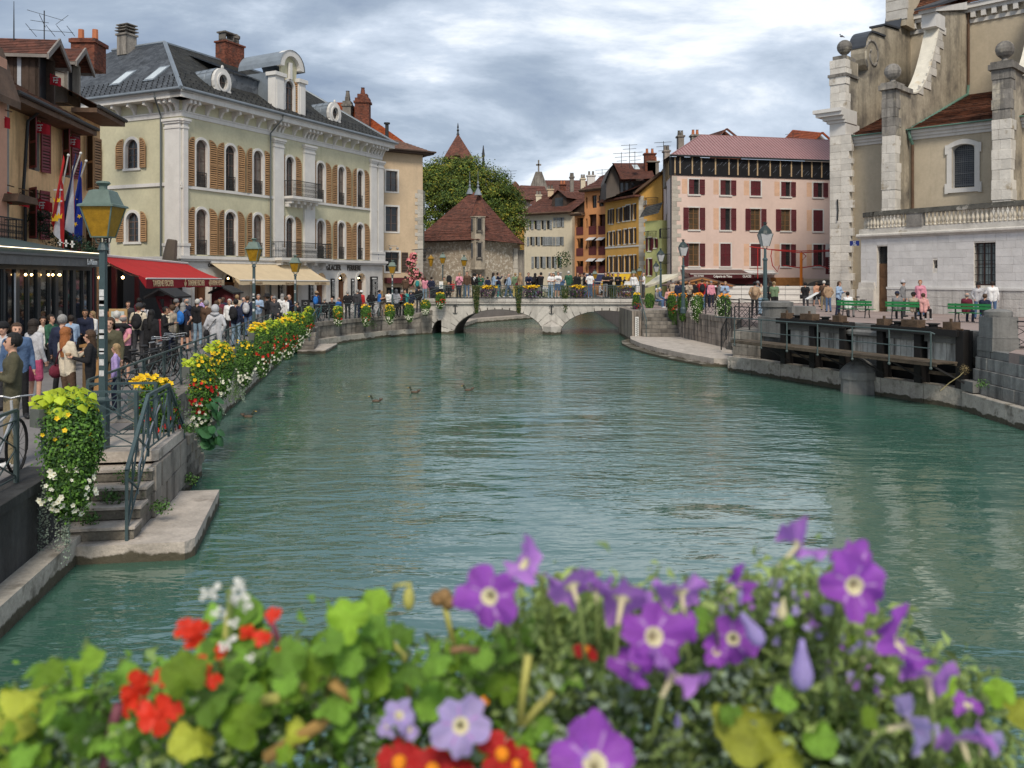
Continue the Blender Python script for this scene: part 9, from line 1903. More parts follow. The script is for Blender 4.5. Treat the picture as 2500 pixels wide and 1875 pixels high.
# ================= small furniture
def smallstuff():
 t=T('menu_lectern','wooden lectern with a pale menu under the red awning','lectern',(X(290,24),24,-2.65)); mb=MB(); mb.box(-.25,.25,-.05,.0,1.3,1.75); mb.build('board',M('pine_frame',(.42,.27,.12)),t); mb=MB(); mb.box(-.18,.18,-.07,-.051,1.37,1.68); mb.build('menu',M('menu_paper',(.45,.5,.48)),t); mb=MB(); mb.box(-.04,.04,-.03,.02,0,1.3); mb.build('stand',WOODD,t)
 t=T('wooden_lectern','honey coloured wooden counter left of the near lamp post','lectern',(X(238,20),20,-2.65)); mb=MB(); mb.box(-.25,.3,-.2,.2,0,1.02); mb.prism([(-.3,1.02),(.35,1.02),(.35,1.2),(-.3,1.08)],-.25,.25); mb.build('counter',M('honey_wood',(.36,.2,.08),rough=.5),t)
 t=T('chalkboard','black rectangular chalkboard standing under the cream awning','sign',(X(746,48),48,-2.65)); mb=MB(); mb.box(-.24,.24,-.02,.02,.9,1.35); mb.box(-.03,.03,0,.03,0,.9); mb.build('board',SIGNK,t); mb=MB(); mb.tube([(.1*math.cos(k*PI/6),-.03,1.15+.07*math.sin(k*PI/6)) for k in range(13)],.006,3); mb.build('emblem',CHALK,t)
 t=T('waste_bin','large black waste bin at the top of the bridge ramp','bin',(X(1065,61),61,-1.75)); mb=MB(); mb.lathe([(.40,0),(.45,.75),(.5,.8),(.48,.95),(.3,1.05)],14); mb.build('bin_body',M('black_bin_plastic',(.02,.022,.03),rough=.4),t)
 t=T('notice_board','white notice with a pictogram above the black bin','sign',(X(1077,60.5),60.5,-1.6)); mb=MB(); mb.box(-.14,.14,-.01,.01,.75,1.25); mb.build('board',CHALK,t); mb=MB(); mb.box(-.02,.02,-.02,-.011,.85,1.05); mb.box(-.07,.05,-.02,-.011,.9,.93); mb.build('pictogram',M('teal_print',(.05,.2,.25)),t); mb=MB(); mb.tube([(0,0.02,0),(0,0.02,1.2)],.02,4); mb.build('post',IRON,t)
 t=T('information_panel','slanted information panel on thin legs before the hoarding','sign',(X(1982,46),46,-2.05)); mb=MB(); mb.add([(-.25,-.1,.85),(.35,-.1,1.2),(.35,.35,1.2),(-.25,.35,.85),(-.25,-.1,.82),(.35,-.1,1.17),(.35,.35,1.17),(-.25,.35,.82)],[(0,1,2,3),(7,6,5,4),(0,4,5,1),(0,3,7,4)]); mb.build('panel',CHALK,t); mb=MB(); mb.tube([(.1,.1,1.0),(.1,.1,.4),(-.1,0,0)],.02,4); mb.tube([(.1,.1,.4),(.25,.1,0)],.02,4); mb.build('stand',IRON,t)
 # pink hanging flowers
 p=W(1000,650,66); t=T('hanging_flowers','cascade of pink flowers hanging on the house corner left of the pavilion','flower planter',p); P=[];N=[]
 for px,py,r_ in ((1003,642,.36),(1008,665,.42),(1000,688,.34),(1020,672,.28),(1010,626,.22),(1025,688,.25)): c=W(px,py,66)-p; a,b=ell(170,tuple(c),(r_,r_,r_),.6,1.); P.append(a);N.append(b)
 P=np.concatenate(P);N=np.concatenate(N); link('foliage',npmesh('f',[leafarr(P*1.0-np.array([0,-.1,0]),N,.16,mi=np.zeros(len(P),int))],[LEAFD]),t,kind='stuff'); link('pink_blossoms',npmesh('f',blossomarr(P[::4]+N[::4]*.12,N[::4],.10),[PNK,WHT]),t,kind='stuff')
 # market hut
 p=(X(1710,66),66); t=T('market_hut','wooden market hut with an orange-brown gable and a red and white scalloped trim','hut',(p[0],p[1],-2.05)); hw=(1795-1640)/2/FP*66; mb=MB(Matrix.Translation((0,0,2.05))); z=lambda py:(675-py)/FP*66
 mb.box(-hw+.4,hw-.2,.3,2.5,-2.05,z(692)); mb.build('hut_body',WOODD,t)
 mb=MB(Matrix.Translation((0,0,2.05)))
 for s_ in (-1,1): mb.add([(s_*(hw+.2),-.2,z(696)),(s_*(hw+.2),2.8,z(696)),(0.1,2.8,z(675)),(0.1,-.2,z(675)),(s_*(hw+.2),-.2,z(699)),(s_*(hw+.2),2.8,z(699)),(0.1,2.8,z(678)),(.1,-.2,z(678))],[(0,1,2,3),(7,6,5,4),(0,3,7,4),(0,4,5,1)])
 mb.build('roof',M('brown_hut_roof',(.12,.08,.065)),t); mb=MB(Matrix.Translation((0,0,2.05)))
 mb.prism([(-hw,z(697)),(.1,z(678.5)),(hw,z(697)),(hw,z(700)),(.1,z(682)),(-hw,z(700))],-.28,-.2); mb.prism([(-hw*.6,z(694)),(hw*.65,z(694)),(.1,z(683))],-.15,-.05); mb.build('gable_boards',M('varnished_orange_timber'),t)
 for k in range(22): mb=MB(Matrix.Translation((0,0,2.05))); x=-hw*.9+hw*1.8*k/22; mb.box(x,x+hw*1.8/22-.01,-.26,-.22,z(701),z(697)); mb.build('scallop',M('scallop_red',(.4,.02,.03)) if k%2 else CHALK,t)
smallstuff()
def duck(label,px,py,a):
 y=3.9*FP/(py-675); t=T('duck',label,'duck',(X(px,y),y,-3.9),R(a),'ducks swimming on the canal'); t.scale=(.78,.78,.78); mb=MB(); mb.ball((0,0,.03),.11,10,sc=(1.5,.8,.6)); mb.tube([(-.15,0,.08),(-.27,0,.13)],[.07,.02],6); mb.build('body',M('duck_brown',(.10,.07,.05),var=.3,scale=20),t,smooth=True); mb=MB(); mb.tube([(.14,0,.1),(.19,0,.2)],[.045,.035],6); mb.ball((.2,0,.23),.05,8); mb.build('head',M('duck_head',(.04,.05,.035)),t,smooth=True); mb=MB(); mb.tube([(.24,0,.22),(.31,0,.21)],[.02,.015],5); mb.build('beak',M('duck_beak',(.35,.22,.05)),t)
duck('duck near the left wall below the big green leaves',606,1019,0); duck('duck right of the near left duck, leftmost of the three in the middle',918,981,180); duck('middle one of the three ducks on open water',1012,959,170); duck('duck trailed by ripples, rightmost of the three',1143,954,190)
for i,px in enumerate((1241,1250,1258)): duck(['left','middle','right'][i]+' one of three dark ducks seen through the left arch',px,781,90*i)
# ================= planters
LG='overflowing flower pots along the left quay wall'
def PL(label,px,pt,pb,wpx,y,style,**k):
 w_=wpx/FP*y*(.74 if y>16 else 1); planter(label,X(px,y),y,(675-pt)/FP*y,w_,(pb-pt)/FP*y,**k,style=style)
PL('big planter with broad lime leaves, yellow blossoms and white petunias at the lower left',146,922,1290,178,11.2,'lyws',group=LG,d=.5,leaf=.05,n=1.7,yf=.22,out=(.9,-.5,0))
PL('planter of bright yellow and red flowers behind the stair railing',362,908,1130,130,14.9,'Yrws',group=LG,d=.4,out=(.9,-.5,0),n=1.5,leaf=.05)
PL('planter with lime top, red geraniums, silver trailing stems and big kidney leaves',475,850,1075,115,18.0,'lyrswb',group=LG,d=.45,n=1.6,out=(1,-.4,0),leaf=.05,bs=1.1)
PL('tall planter with lime top and masses of small yellow flowers',527,822,985,100,20.5,'lyyws',group=LG,d=.4,n=1.5,out=(1,-.4,0),leaf=.05)
PL('planter of dark green with white flowers low down, fifth in the row',583,820,955,90,23.5,'ywgs',group=LG,d=.4,n=1.6,out=(1,-.4,0),leaf=.05)
PL('planter with lime crown over red and white flowers, sixth in the row',628,782,930,86,26.5,'lYrw',group=LG,d=.4,n=1.5,out=(1,-.4,0),leaf=.055)
PL('planter with lime crown and red flowers, seventh in the row',662,772,900,80,29.5,'lrw',group=LG,d=.4,n=1.5,out=(1,-.4,0),leaf=.055)
PL('planter with yellow flowers trailing over white ones, eighth in the row',692,770,885,74,33,'Ylrw',group=LG,d=.45,n=1.4,out=(1,-.4,0),leaf=.06)
PL('wide planter with lime leaves and white blossoms near the small steps',712,754,862,84,37,'lyww',group=LG,d=.5,n=1.4,out=(1,-.4,0),leaf=.06)
PL('last planter of the row before the small steps',738,757,830,60,41.5,'lrw',group=LG,d=.5,n=1.3,out=(1,-.4,0),leaf=.07)
F_='flower pots on the far left railing'
PL('pot with lime top just right of the small steps',754,744,815,38,47.2,'lyrw',group=F_,d=.5,n=1,out=(.6,-1,0),leaf=.07)
for i,(px,pt,pb,y,st) in enumerate(((824,743,800,50,'lyrw'),(892,742,800,52.8,'Yrw'),(950,742,795,54.6,'Yyw'),(997,738,790,56.2,'Yw'),(1037,728,772,57.6,'yww'),(1073,712,757,58.2,'Yrw'))):
 PL(['pot with orange flowers above the mossy coping','pot with a drooping white fringe near the middle railing','round pot with yellow top left of the fourth lamp','pot with white fringe right of the fourth lamp','leafy pot with white flowers where the railing starts to climb','pot at the left shoulder of the bridge'][i],px,pt,pb,36,y-.35,st,group=F_,d=.45,n=1,out=(.4,-1,0),leaf=.075)
Bg='flower boxes on the bridge railing'
for i,(px,w_) in enumerate(((1172,0),(1275,0),(1388,0),(1505,0))):
 y=58.0; x0=X(px-8,y)
 P=RG.uniform([-.28,-.12,-1.75 if i<3 else -1.1],[.22,.12,.1],(1500,3)); P[:,0]*=(1.05+P[:,2]*.42); t=T('flower_planter',['bridge planter with a long green trail over the left arch','bridge planter with a long trail right of the left arch crown','bridge planter with a long trail over the right arch','bridge planter near the right steps with a shorter trail'][i],'flower planter',(x0,y-.12,-.72),0,Bg)
 link('trailing_foliage',npmesh('t',[leafarr(P,RG.normal(size=P.shape)+[0,-.8,.3],.085,mi=(RG.random(len(P))<.5).astype(int))],[LEAFD,M('bronze_green_leaf',(.12,.12,.04),bump=0,island=.5)]),t,kind='stuff')
 mb=MB(); mb.box(.2,1.5,-.08,.14,-.25,.0); mb.build('planter_box',BOXM,t)
 P,N=ell(500,(.85,-.1,-.35),(.7,.3,.42),.6,1.); link('foliage',npmesh('f',[leafarr(P,N,.10,mi=(RG.random(500)<.5).astype(int))],[PUR,LEAFD]),t,kind='stuff')
 P,N=ell(60,(.85,-.05,.02),(.6,.2,.12),.7,1.,1.); link('yellow_blossoms',npmesh('f',blossomarr(P,N,.09),[YEL,ORA]),t,kind='stuff')
Rg='flower boxes on the curved right railing'
for i,(px,pt,pb,w_,y,st) in enumerate(((1642,711,785,34,52.0,'Org'),(1668,711,790,34,50,'Op'),(1705,712,790,44,47.6,'OW'),(1770,714,795,52,44.6,'OW'))):
 PL(['orange flowers above green, leftmost box on the curved right railing','box with dark purple flowers below orange ones','box with white fringe on the left and orange flowers','large bushy box with white daisies and a beige planter end'][i],px,pt,pb,w_,y-.3,st,group=Rg,d=.5,n=1.1,out=(-.5,-1,0),leaf=.07,box=BOXW)
PL('red and yellow flowers on the corner above the right steps pillar',1555,712,775,30,54,'Yrp',d=.4,n=1,out=(-.3,-1,0),leaf=.07); PL('dark green bush in a pot right of the steps handrail',1585,712,765,34,56,'g',d=.4,n=1,out=(0,-1,0),leaf=.08)
# ================= flower box right in front of the camera
VIO=M('violet_petal',(.38,.10,.58),rough=.5,var=.16,scale=40,bump=.1,bs=90,transl=.5); LAV=M('lavender_petal',(.50,.42,.76),rough=.5,var=.14,scale=40,bump=.1,bs=90,transl=.5); LIL=M('lilac_petal',(.48,.22,.66),rough=.5,var=.14,scale=40,bump=.1,bs=90,transl=.4)
THR=M('cream_throat',(.72,.66,.42),rough=.6,var=.1,scale=60,bump=0,transl=.3); VEIN=M('pale_vein',(.50,.28,.64),rough=.6,var=.1,bump=0,transl=.3)
LG1=M('bright_geranium_leaf',(.27,.45,.045),rough=.5,var=.3,scale=45,bump=.4,bs=110,orand=.35,transl=.5); LG2=M('deep_geranium_leaf',(.17,.33,.04),rough=.55,var=.3,scale=45,bump=.4,bs=110,orand=.35,transl=.3); LG3=M('yellowing_leaf',(.36,.40,.045),rough=.55,var=.3,scale=30,bump=.3,bs=90,orand=.2,transl=.3)
LP=M('petunia_leaf',(.32,.42,.14),rough=.6,var=.25,scale=20,bump=0,island=.5,transl=.45); LPD=M('petunia_leaf_dark',(.13,.20,.06),rough=.6,var=.3,scale=20,bump=0,island=.5,transl=.2); LSV=M('silver_ragwort_leaf',(.20,.26,.19),rough=.8,var=.25,scale=20,bump=0,island=.4)
REDG=M('geranium_scarlet',(.68,.035,.012),rough=.5,var=.15,scale=50,bump=.1,bs=90,transl=.3); DRED=M('marigold_crimson',(.36,.01,.008),rough=.55,var=.25,scale=60,bump=.3,bs=120,transl=.1); WHF=M('salvia_white',(.72,.72,.68),rough=.6,var=.08,bump=0,transl=.25); STY=M('yellow_green_stem',(.35,.34,.09),rough=.6,var=.25,scale=30,bump=0); STP=M('plum_stem',(.20,.06,.09),rough=.6,bump=0); DRY=M('dry_brown_bloom',(.20,.12,.05),var=.4,scale=60,bump=.5)
def petunia(mat,seed,droop=0.,rays=True):
 def mk():
  rr=random.Random(seed); mb=MB(); n=40; ph=[rr.uniform(0,6) for _ in range(4)]
  def ring(r,z,k): # k = ruffle amount
   out=[]
   for t in range(n):
    a=2*PI*t/n; lobe=1+k*(.12*math.cos(5*a)-.06*math.cos(10*a)+.07*math.sin(2*a+ph[0])+.03*math.sin(13*a+ph[1])); w_=k*(.09*math.sin(10*a+ph[0])+.16*math.sin(5*a+ph[1])+.14*math.sin(3*a+ph[2])+.24*math.sin(2*a+ph[3])+.06*math.sin(17*a))
    out.append((r*lobe*math.cos(a),r*lobe*math.sin(a),z+w_))
   return out
  R_=[ring(.055,-1.05,0),ring(.075,-.85,0),ring(.09,-.5,0),ring(.11,-.28,0),ring(.13,-.17,0),ring(.30,-.10,.1),ring(.52,-.05,.3),ring(.72,0,.6),ring(.90,.02-droop*.3,.9),ring(1.0,.0-droop*.5,1.15)]
  vs=[v for r in R_ for v in r]; fs=[];ms=[]
  for i in range(len(R_)-1):
   for t in range(n):
    fs.append((i*n+t,i*n+(t+1)%n,(i+1)*n+(t+1)%n,(i+1)*n+t)); ms.append(1 if i<4 or (i==4) else (2 if rays and (t+4)%8==0 and i<7 else 0))
  b=len(mb.v); mb.v=vs; mb.f=[list(f) for f in fs]; mb.m=ms; return mb.mesh('blossom',[mat,THR,VEIN],True)
 return cached(('pet',mat.name,seed,droop,rays),mk)
def lobed(seed,k=7):
 def mk():
  rr=random.Random(seed); mb=MB(); n=42; vs=[(0,0,0)]; 
  for j,rf in ((0,.5),(1,1.)):
   for t in range(n):
    a=2*PI*t/n; cut=.45*math.exp(-((a-PI*1.5)/.25)**2); lo=.13*abs(math.sin(k*a/2+1))+.05*abs(math.sin(k*a*1.5)); r=rf*(1-cut*rf)*(.86+lo*rf); vs.append((r*math.cos(a),r*math.sin(a),-.30*rf**2+.13*math.cos(k*a)*rf**2+.22*math.sin(2*a+seed)*rf+.12*math.sin(3*a+2*seed)*rf))
  fs=[(0,1+t,1+(t+1)%n) for t in range(n)]+[(1+t,1+n+t,1+n+(t+1)%n,1+(t+1)%n) for t in range(n)]
  mb.add(vs,fs); return mb.mesh('leaf',LG1,True)
 return cached(('lobed',seed,k),mk)
def aim(o,pos,d,s,spin=0):
 q=Vector(d).normalized().to_track_quat('Z','Y'); o.matrix_basis=Matrix.Translation(pos)@q.to_matrix().to_4x4()@Matrix.Rotation(spin,4,'Z')@Matrix.Diagonal((s,s,s,1))
def foreground():
 rr=random.Random(21)
 box=T('flower_box','long flower box full of blooms on the bridge parapet right in front of the camera','flower box',(0,1.0,-1.0)); mb=MB(); mb.box(-1.0,1.1,-.16,.16,0,.28); mb.build('box_body',M('dark_wood_box',(.05,.04,.03)),box); mb=MB(); mb.box(-.98,1.08,-.14,.14,.26,.30); mb.build('soil',M('potting_soil',(.03,.02,.015)),box)
 P_=[(0,1680),(60,1640),(150,1610),(230,1620),(330,1610),(420,1570),(500,1540),(620,1545),(700,1560),(780,1500),(900,1490),(1000,1520),(1080,1540),(1180,1520),(1260,1490),(1360,1450),(1450,1440),(1550,1470),(1680,1450),(1780,1440),(1880,1400),(1960,1400),(2060,1450),(2140,1530),(2240,1600),(2330,1640),(2420,1700),(2500,1720)]
 def contour(px): return np.interp(px,[p[0] for p in P_],[p[1] for p in P_])
 def mass(n,lo,hi,thick,size,asp,mats,pmi,name,label,cat='plant',up=.6,x0=-60,x1=2560,clump=0,off=0):
  k=clump or n; cx=RG.uniform(x0,x1,k); dy=RG.uniform(lo,hi,k); depth=RG.beta(1.0,1.6,k)*thick
  z=(675-(contour(cx)+off))/FP*dy*1.0-depth; X_=(cx-1250)/FP*dy; C=np.stack([X_,dy,z],1)
  if clump: idx=RG.integers(0,k,n); P=C[idx]+RG.normal(size=(n,3))*size*1.15; N=RG.normal(size=(n,3))*.7+[0,-.3,up]
  else: P=C; N=RG.normal(size=(n,3))*.7+[0,-.3,up]
  p0=Vector((0,1,-.72)); t=T(name,label,cat,p0); P=P-np.array(p0)
  link('foliage',npmesh('f',[leafarr(P,N,RG.uniform(.6,1.3,n)*size,asp=asp,mi=(RG.random(n)<pmi).astype(int))],mats),t,kind='stuff'); return t
 mass(15000,.95,1.30,.30,.019,.42,[LP,LPD],.45,'petunia_foliage','tangle of narrow grey-green petunia leaves across the right half of the box',x0=1250,x1=2420,clump=900,off=38)
 mass(9000,.95,1.30,.32,.022,.5,[LG2,LPD],.5,'mixed_foliage','dense green leaves filling the left half of the box',x0=-80,x1=1300,clump=420,off=90)
 mass(7000,.90,1.1,.26,.013,.5,[LSV,LP],.25,'silver_foliage','frosty silver-grey filigree leaves low between the blooms',x0=-40,x1=2500,clump=330,off=190)
 # geranium leaves: single leaves on stalks
 gr=[T('geranium_plant','geranium with red petals and round lobed leaves under the white spike on the left','geranium',(-.38,1.0,-.7)),T('geranium_plant','geranium with bright green leaves left of the big violet bloom','geranium',(-.16,1.0,-.7)),T('geranium_plant','geranium leaves and long yellow stalks below the centre blooms','geranium',(.02,1.0,-.7)),T('geranium_plant','sparse lobed leaves with one big yellowing leaf at the lower right','geranium',(.30,1.0,-.7)),T('geranium_plant','pale lobed leaves at the lower left corner','geranium',(-.55,1.0,-.7))]
 def leaf(px,py,y,spx,g,mat,d=None):
  y*=.95
  p=W(px,py,y); o=link('leaf',lobed(rr.randint(0,5),rr.choice((5,7))),gr[g]); r0=gr[g].location; s=spx*.80/2/FP*y; d=d or (rr.gauss(0,.45),-.55+rr.gauss(0,.3),.8); aim(o,p-r0,d,s,rr.uniform(0,6)); o.material_slots[0].link='OBJECT'; o.material_slots[0].material=mat
  return p-r0
 for px,py,s,g,m in [(845,1510,150,1,LG1),(905,1475,120,1,LG1),(935,1535,130,1,LG2),(985,1545,90,1,LG2),(880,1560,120,1,LG2),(1120,1590,110,1,LG1),(1175,1600,80,1,LG2),(1230,1670,110,2,LG1),(1340,1640,120,2,LG1),(1390,1660,90,2,LG2),(1000,1640,140,2,LG2),(900,1640,160,1,LG1),(770,1620,150,1,LG1),(820,1700,160,1,LG2),(700,1600,120,0,LG2),(640,1650,130,0,LG1),(560,1640,160,0,LG2),(520,1700,150,0,LG2),(450,1640,140,0,LG1),(600,1760,150,0,LG1),(1280,1820,110,2,LG1),(1310,1850,90,2,LG1),(700,1800,130,0,LG3),(480,1800,150,0,LG3),(1835,1760,230,3,LG3),(1790,1720,130,3,LG3),(2000,1800,110,3,LG2),(2060,1780,90,3,LG2),(1900,1850,150,3,LG3),(200,1620,120,4,LG1),(110,1640,110,4,LG1),(60,1690,140,4,LG3),(150,1700,160,4,LG1),(30,1760,160,4,LG3),(210,1780,130,4,LG2),(330,1810,150,4,LG2),(60,1850,150,4,LG1),(400,1850,140,0,LG2),(1080,1700,90,2,LG2),(2310,1665,80,3,LG1),(2440,1690,90,3,LG1),(2490,1740,90,3,LG3),(420,1610,110,0,LG2),(300,1640,90,4,LG2)]: leaf(px,py,rr.uniform(.92,1.08),s,g,m)
 for k in range(120):
  px=rr.uniform(-40,1350) if k%4 else rr.uniform(1350,2500); yy=rr.uniform(.9,1.22); py=contour(px)+rr.uniform(50,330); g=4 if px<300 else 0 if px<720 else 1 if px<1100 else 2 if px<1500 else 3; leaf(px,py,yy,rr.uniform(55,120)*(1 if k%4 else .7),g,rr.choice((LG1,LG2,LG2,LG2)))
 def stalk(g,pts,r,m,y=1.0,nm='stalk'):
  mb=MB(Matrix.Translation(-gr[g].location)); mb.tube([W(a,b,y+(c[0] if c else 0)) for a,b,*c in pts],r,6); mb.build(nm,m,gr[g],smooth=True)
 stalk(1,[(845,1520),(810,1600),(800,1700)],.003,STY); stalk(1,[(905,1500),(900,1580),(930,1660)],.003,STY); stalk(1,[(935,1540),(985,1600),(1000,1700)],.0035,STY)
 stalk(2,[(1290,1600),(1278,1680),(1270,1770)],.0042,STY,.9); stalk(2,[(1350,1690),(1310,1730),(1275,1775)],.0042,STY,.9); stalk(2,[(1100,1590),(1130,1583),(1170,1588)],.004,M('dead_flower_stalk',(.35,.2,.1)),.95)
 stalk(0,[(810,1665),(860,1710),(780,1770),(650,1850)],.007,M('tan_woody_stalk',(.36,.22,.07)),.9); stalk(0,[(640,1710),(700,1700),(780,1650),(770,1620),(710,1615)],.006,STY,.92)
 stalk(0,[(290,1720),(270,1790),(250,1900)],.006,STP,.95); stalk(0,[(560,1480),(545,1600),(520,1720)],.0035,STY); stalk(0,[(650,1500),(668,1530),(690,1590)],.0035,STP); stalk(1,[(950,1480),(965,1430),(1000,1425),(1005,1455)],.0028,STY)
 mb=MB(Matrix.Translation(-gr[1].location)); mb.ball(tuple(W(998,1462,1.0)),.009,8,sc=(.8,.8,1.6)); mb.build('drooping_bud',STY,gr[1],smooth=True)
 mb=MB(Matrix.Translation(-gr[2].location)); 
 for a,b in ((1068,1462),(1095,1470),(1085,1455)): mb.ball(tuple(W(a,b,1.0)),.009,8)
 mb.build('dried_bloom',DRY,gr[2]); stalk(2,[(1085,1475),(1095,1520),(1110,1580)],.0035,STY)
 # petals of the red geranium
 def petals(px,py,spx,g,mat,n=5,y=1.0,nm='blossom',dirv=None,eye=None):
  y*=.9
  def mk(seed):
   r2=random.Random(seed); mb=MB()
   for k in range(n):
    a=2*PI*k/n+r2.uniform(-.25,.25); L_=r2.uniform(.8,1.1); w_=.40; c,s=math.cos(a),math.sin(a)
    prof=[(.02,.04),(.35,.26),(.68,w_),(.92,.30),(1.0,.0)]; row=[]
    vs=[]
    for t,hw in prof:
     for sd in (-1,0,1): x=t*L_; yy=sd*hw; z=.10*math.sin(t*3)-.25*t*t+(.10 if sd==0 else 0)*-1; vs.append((x*c-yy*s,x*s+yy*c,z))
    fs=[]
    for j in range(4):
     for i in range(2): fs.append((j*3+i,j*3+i+1,(j+1)*3+i+1,(j+1)*3+i))
    mb.add(vs,fs,0)
   mb.ball((0,0,.04),.16 if eye is None else .30,8,1,sc=(1,1,.6)); return mb.mesh('blossom',[mat,eye or mat],True)
  sd=rr.randint(0,3); me=cached(('petals',mat.name,n,sd,eye.name if eye else ''),lambda:mk(sd)); o=link(nm,me,g); aim(o,W(px,py,y)-g.location,dirv or (rr.gauss(0,.5),-.8,.4+rr.gauss(0,.3)),spx/2/FP*y,rr.uniform(0,6))
 for px,py,s in [(485,1545,70),(450,1530,55),(335,1680,85),(310,1715,75),(395,1650,50),(385,1745,105),(350,1740,60),(425,1735,50),(640,1555,50),(605,1545,45),(667,1500,42),(690,1590,40),(540,1590,40),(485,1630,60),(465,1560,45),(520,1660,45)]: petals(px,py,s,gr[0],REDG)
 sp=T('white_salvia','white flowering spike rising at the left above the red geranium','salvia',(-.33,1.0,-.6)); mb=MB(Matrix.Translation(-sp.location)); mb.tube([W(560,1440,1),W(562,1560,1),W(545,1700,1)],.004,6); mb.build('stem',STEM,sp)
 for px,py,s in [(520,1442,44),(500,1450,30),(580,1430,40),(590,1455,38),(570,1468,48),(600,1480,40),(545,1500,38),(530,1495,28),(572,1520,30),(560,1565,42),(545,1575,30),(588,1425,24),(612,1605,24)]: petals(px,py,s,sp,WHF,n=3)
 for k in range(16): o=link('leaf',lobed(9,3),sp); aim(o,W(rr.uniform(480,640),rr.uniform(1480,1640),1.02)-sp.location,(rr.gauss(0,.5),-.4,.7),rr.uniform(.014,.028),rr.uniform(0,6)); o.material_slots[0].link='OBJECT'; o.material_slots[0].material=LG2
 mg=T('marigold_plant','crimson marigolds with orange centres at the bottom middle','marigold',(0,.95,-.7)); OC=M('marigold_orange_eye',(.80,.26,.01),rough=.6,var=.2,scale=90,bump=.5,bs=150)
 for px,py,s in [(975,1862,125),(1055,1880,125),(1010,1895,110),(1225,1842,125),(1260,1868,95),(1110,1895,110)]: petals(px,py,s,mg,DRED,n=6,y=.93,eye=OC,dirv=(rr.gauss(0,.2),-.7,.6))
 petals(1430,1585,70,mg,DRED,n=5,eye=OC,dirv=(.2,-.2,1)); petals(1560,1545,45,mg,DRED,n=4); petals(1180,1715,30,mg,OC,n=4)
 mb=MB(Matrix.Translation(-mg.location))
 for a in (985,1225,1060): mb.tube([W(a,1860,.95),W(a+15,1990,.95)],.003,5)
 mb.tube([W(1430,1590,1),W(1425,1700,1.02)],.0025,5); mb.build('stem',STEM,mg)
 # petunias
 pl=[T('petunia_plant','petunia with the big violet bloom facing the camera, left of centre','petunia',(.0,1.0,-.7)),T('petunia_plant','petunia with pale lilac trumpets seen from behind in the middle','petunia',(.15,1.0,-.7)),T('petunia_plant','petunia with the tall violet blooms at the upper right','petunia',(.36,1.0,-.7)),T('petunia_plant','petunia with drooping violet blooms at the right edge','petunia',(.47,1.0,-.7)),T('petunia_plant','petunia with pale lavender blooms at the bottom centre','petunia',(-.05,1.0,-.7))]
 def pet(px,py,spx,g,mat,d,y=1.0,droop=0,spin=None,sq=1):
  y*=.88
  me=petunia(mat,rr.randint(0,6),droop); o=link('blossom',me,pl[g]); s=spx*.87/2/FP*y; p=W(px,py,y)-pl[g].location; aim(o,p,d,s,rr.uniform(0,6) if spin is None else spin)
  if sq!=1: o.matrix_basis=o.matrix_basis@Matrix.Diagonal((sq,1,1.1,1))
  dv=Vector(d).normalized(); b=p-dv*s*1.0; mb=MB(); c=b-dv*s*.5+Vector((0,.0,-.02)); mb.tube([b+dv*s*.25,b,c,c+Vector((rr.uniform(-.02,.02),.04,-.06))],[s*.09,s*.10,.0020,.0016],6); mb.build('flower_stem',STEM,pl[g],smooth=True)
 pet(1193,1458,165,0,VIO,(-.22,-1,.22),.97); pet(1275,1372,150,0,LIL,(-.62,-.25,.62),1.0,sq=.8)
 pet(1395,1425,150,1,LIL,(-.25,.75,.65),1.0); pet(1520,1455,175,1,LIL,(.25,.7,.7),1.0); pet(1455,1435,90,1,LIL,(0,.6,.8),1.02); pet(1662,1440,140,1,LIL,(.0,.75,.65),1.0)
 pet(1812,1425,120,2,VIO,(.85,-.1,.5),1.0,sq=.7); pet(1955,1325,160,2,LIL,(.72,.2,.62),1.0,sq=.75); pet(2090,1432,175,2,VIO,(.05,-1,.12),.98); pet(2100,1375,150,2,VIO,(.3,-.3,.85),1.02,sq=.8)
 pet(2205,1570,215,3,VIO,(.80,-.35,.55),.98,sq=.8); pet(2265,1645,150,3,LIL,(.1,.5,.85),.96); pet(2232,1765,200,3,LAV,(.9,-.2,.35),.95,sq=.6); pet(2345,1800,150,3,LIL,(-.1,.5,.85),.98); pet(2400,1800,100,3,LAV,(.4,.5,.7),.98); pet(2365,1720,80,3,VIO,(.1,-.3,.9),1.04)
 pet(1600,1555,185,1,VIO,(.25,-.85,.4),.96); pet(1545,1620,150,1,VIO,(-.75,-.4,.4),.95,sq=.7); pet(1650,1635,170,1,LIL,(.5,.2,.8),.93); pet(1790,1560,130,2,VIO,(-.2,-.9,.3),1.03); pet(1750,1590,80,2,VIO,(.1,-.8,.5),1.03)
 pet(1125,1772,155,4,LAV,(.1,-.9,.45),.93); pet(975,1745,85,4,LAV,(.2,-.6,.7),.96); pet(945,1770,60,4,LAV,(-.4,-.6,.6),.96); pet(1000,1780,55,4,LAV,(.5,-.6,.5),.96)
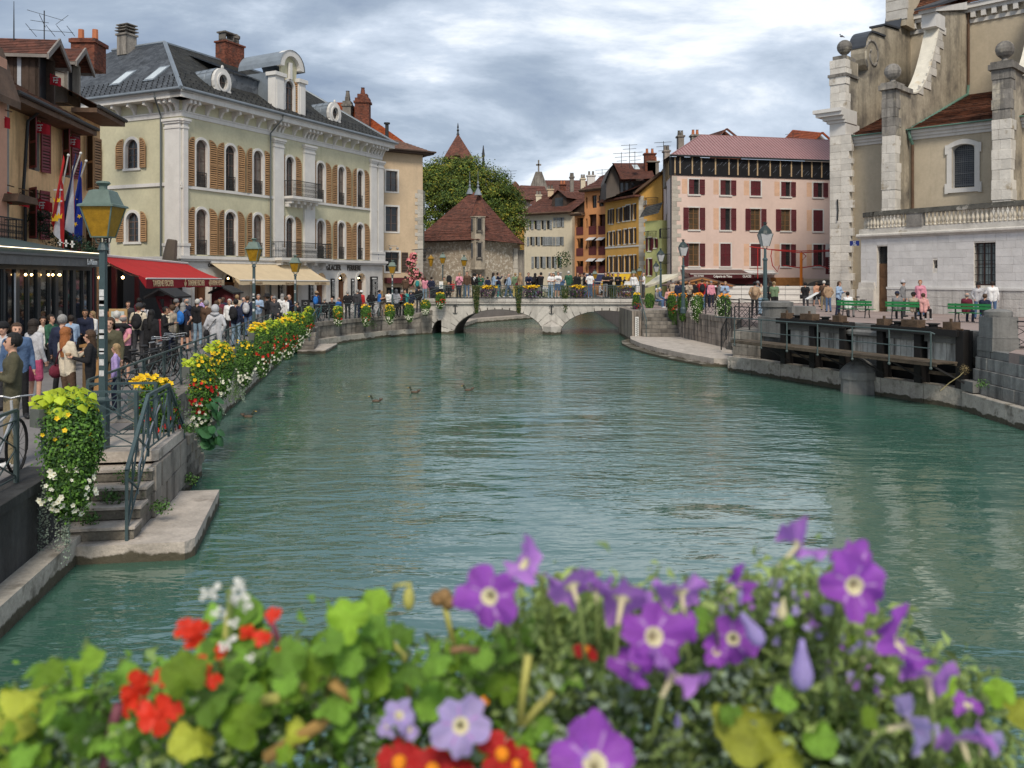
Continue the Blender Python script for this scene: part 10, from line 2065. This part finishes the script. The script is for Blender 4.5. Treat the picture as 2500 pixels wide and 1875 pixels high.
 pet(1455,1862,235,1,VIO,(.1,-.6,.8),.86); pet(1420,1830,90,1,LAV,(-.6,0,.8),.88,sq=.6); pet(1680,1510,50,2,VIO,(0,-.8,.5),1.02); pet(1900,1490,45,2,LAV,(.2,-.8,.5),1.05)
 def bud(px,py,s,g,d,mat=LAV,y=.86):
  def mk():
   mb=MB(); mb.lathe([(.10,1.1),(.18,.7),(.34,.2),(.45,-.2),(.40,-.6),(.15,-.85)],10); m=mb.mesh('closed_bloom',[mat],True); return m
  o=link('closed_bloom',cached(('bud',mat.name),mk),pl[g]); aim(o,W(px,py,y)-pl[g].location,d,s/2/FP*y)
 bud(1958,1630,125,2,(0,0,1)); bud(1838,1540,95,2,(-.5,0,.8)); bud(1655,1760,40,4,(0,0,1)); bud(1690,1545,60,1,(0,-.2,1),VIO); bud(1910,1490,55,2,(.1,0,1),THR)
 for k in range(60):
  px=rr.uniform(1700,2200); py=contour(px)+rr.uniform(20,210); y=rr.uniform(.98,1.2)
  petals(px,py,rr.uniform(16,34),pl[2],LAV if k%3 else LIL,n=5,y=y,nm='small_blossom')
 for g in (2,1,3,0):
  for k in range(16):
   px={0:rr.uniform(1200,1400),1:rr.uniform(1350,1750),2:rr.uniform(1750,2150),3:rr.uniform(2100,2450)}[g]; y=rr.uniform(.95,1.1); top=contour(px)-rr.uniform(0,45); p=W(px,top,y)-pl[g].location
   mb=MB(); q=p+Vector((rr.uniform(-.02,.02),0,-.14)); mb.tube([q,(p+q)/2+Vector((rr.uniform(-.01,.01),0,0)),p],.0022,5); mb.build('stem',STEM,pl[g])
   n=16; t_=RG.uniform(0,1,n)[:,None]; P=np.array(p)*(1-t_)+np.array(q)*t_+RG.normal(size=(n,3))*.003; ND=RG.normal(size=(n,3))*.5+[0,0,.9]; TT=RG.normal(size=(n,3))+[0,0,.6]
   link('shoot_leaves',npmesh('s',[leafarr(P,ND,RG.uniform(.014,.026,n),asp=.38,T_=TT)],[LP]),pl[g],kind='stuff')
foreground()
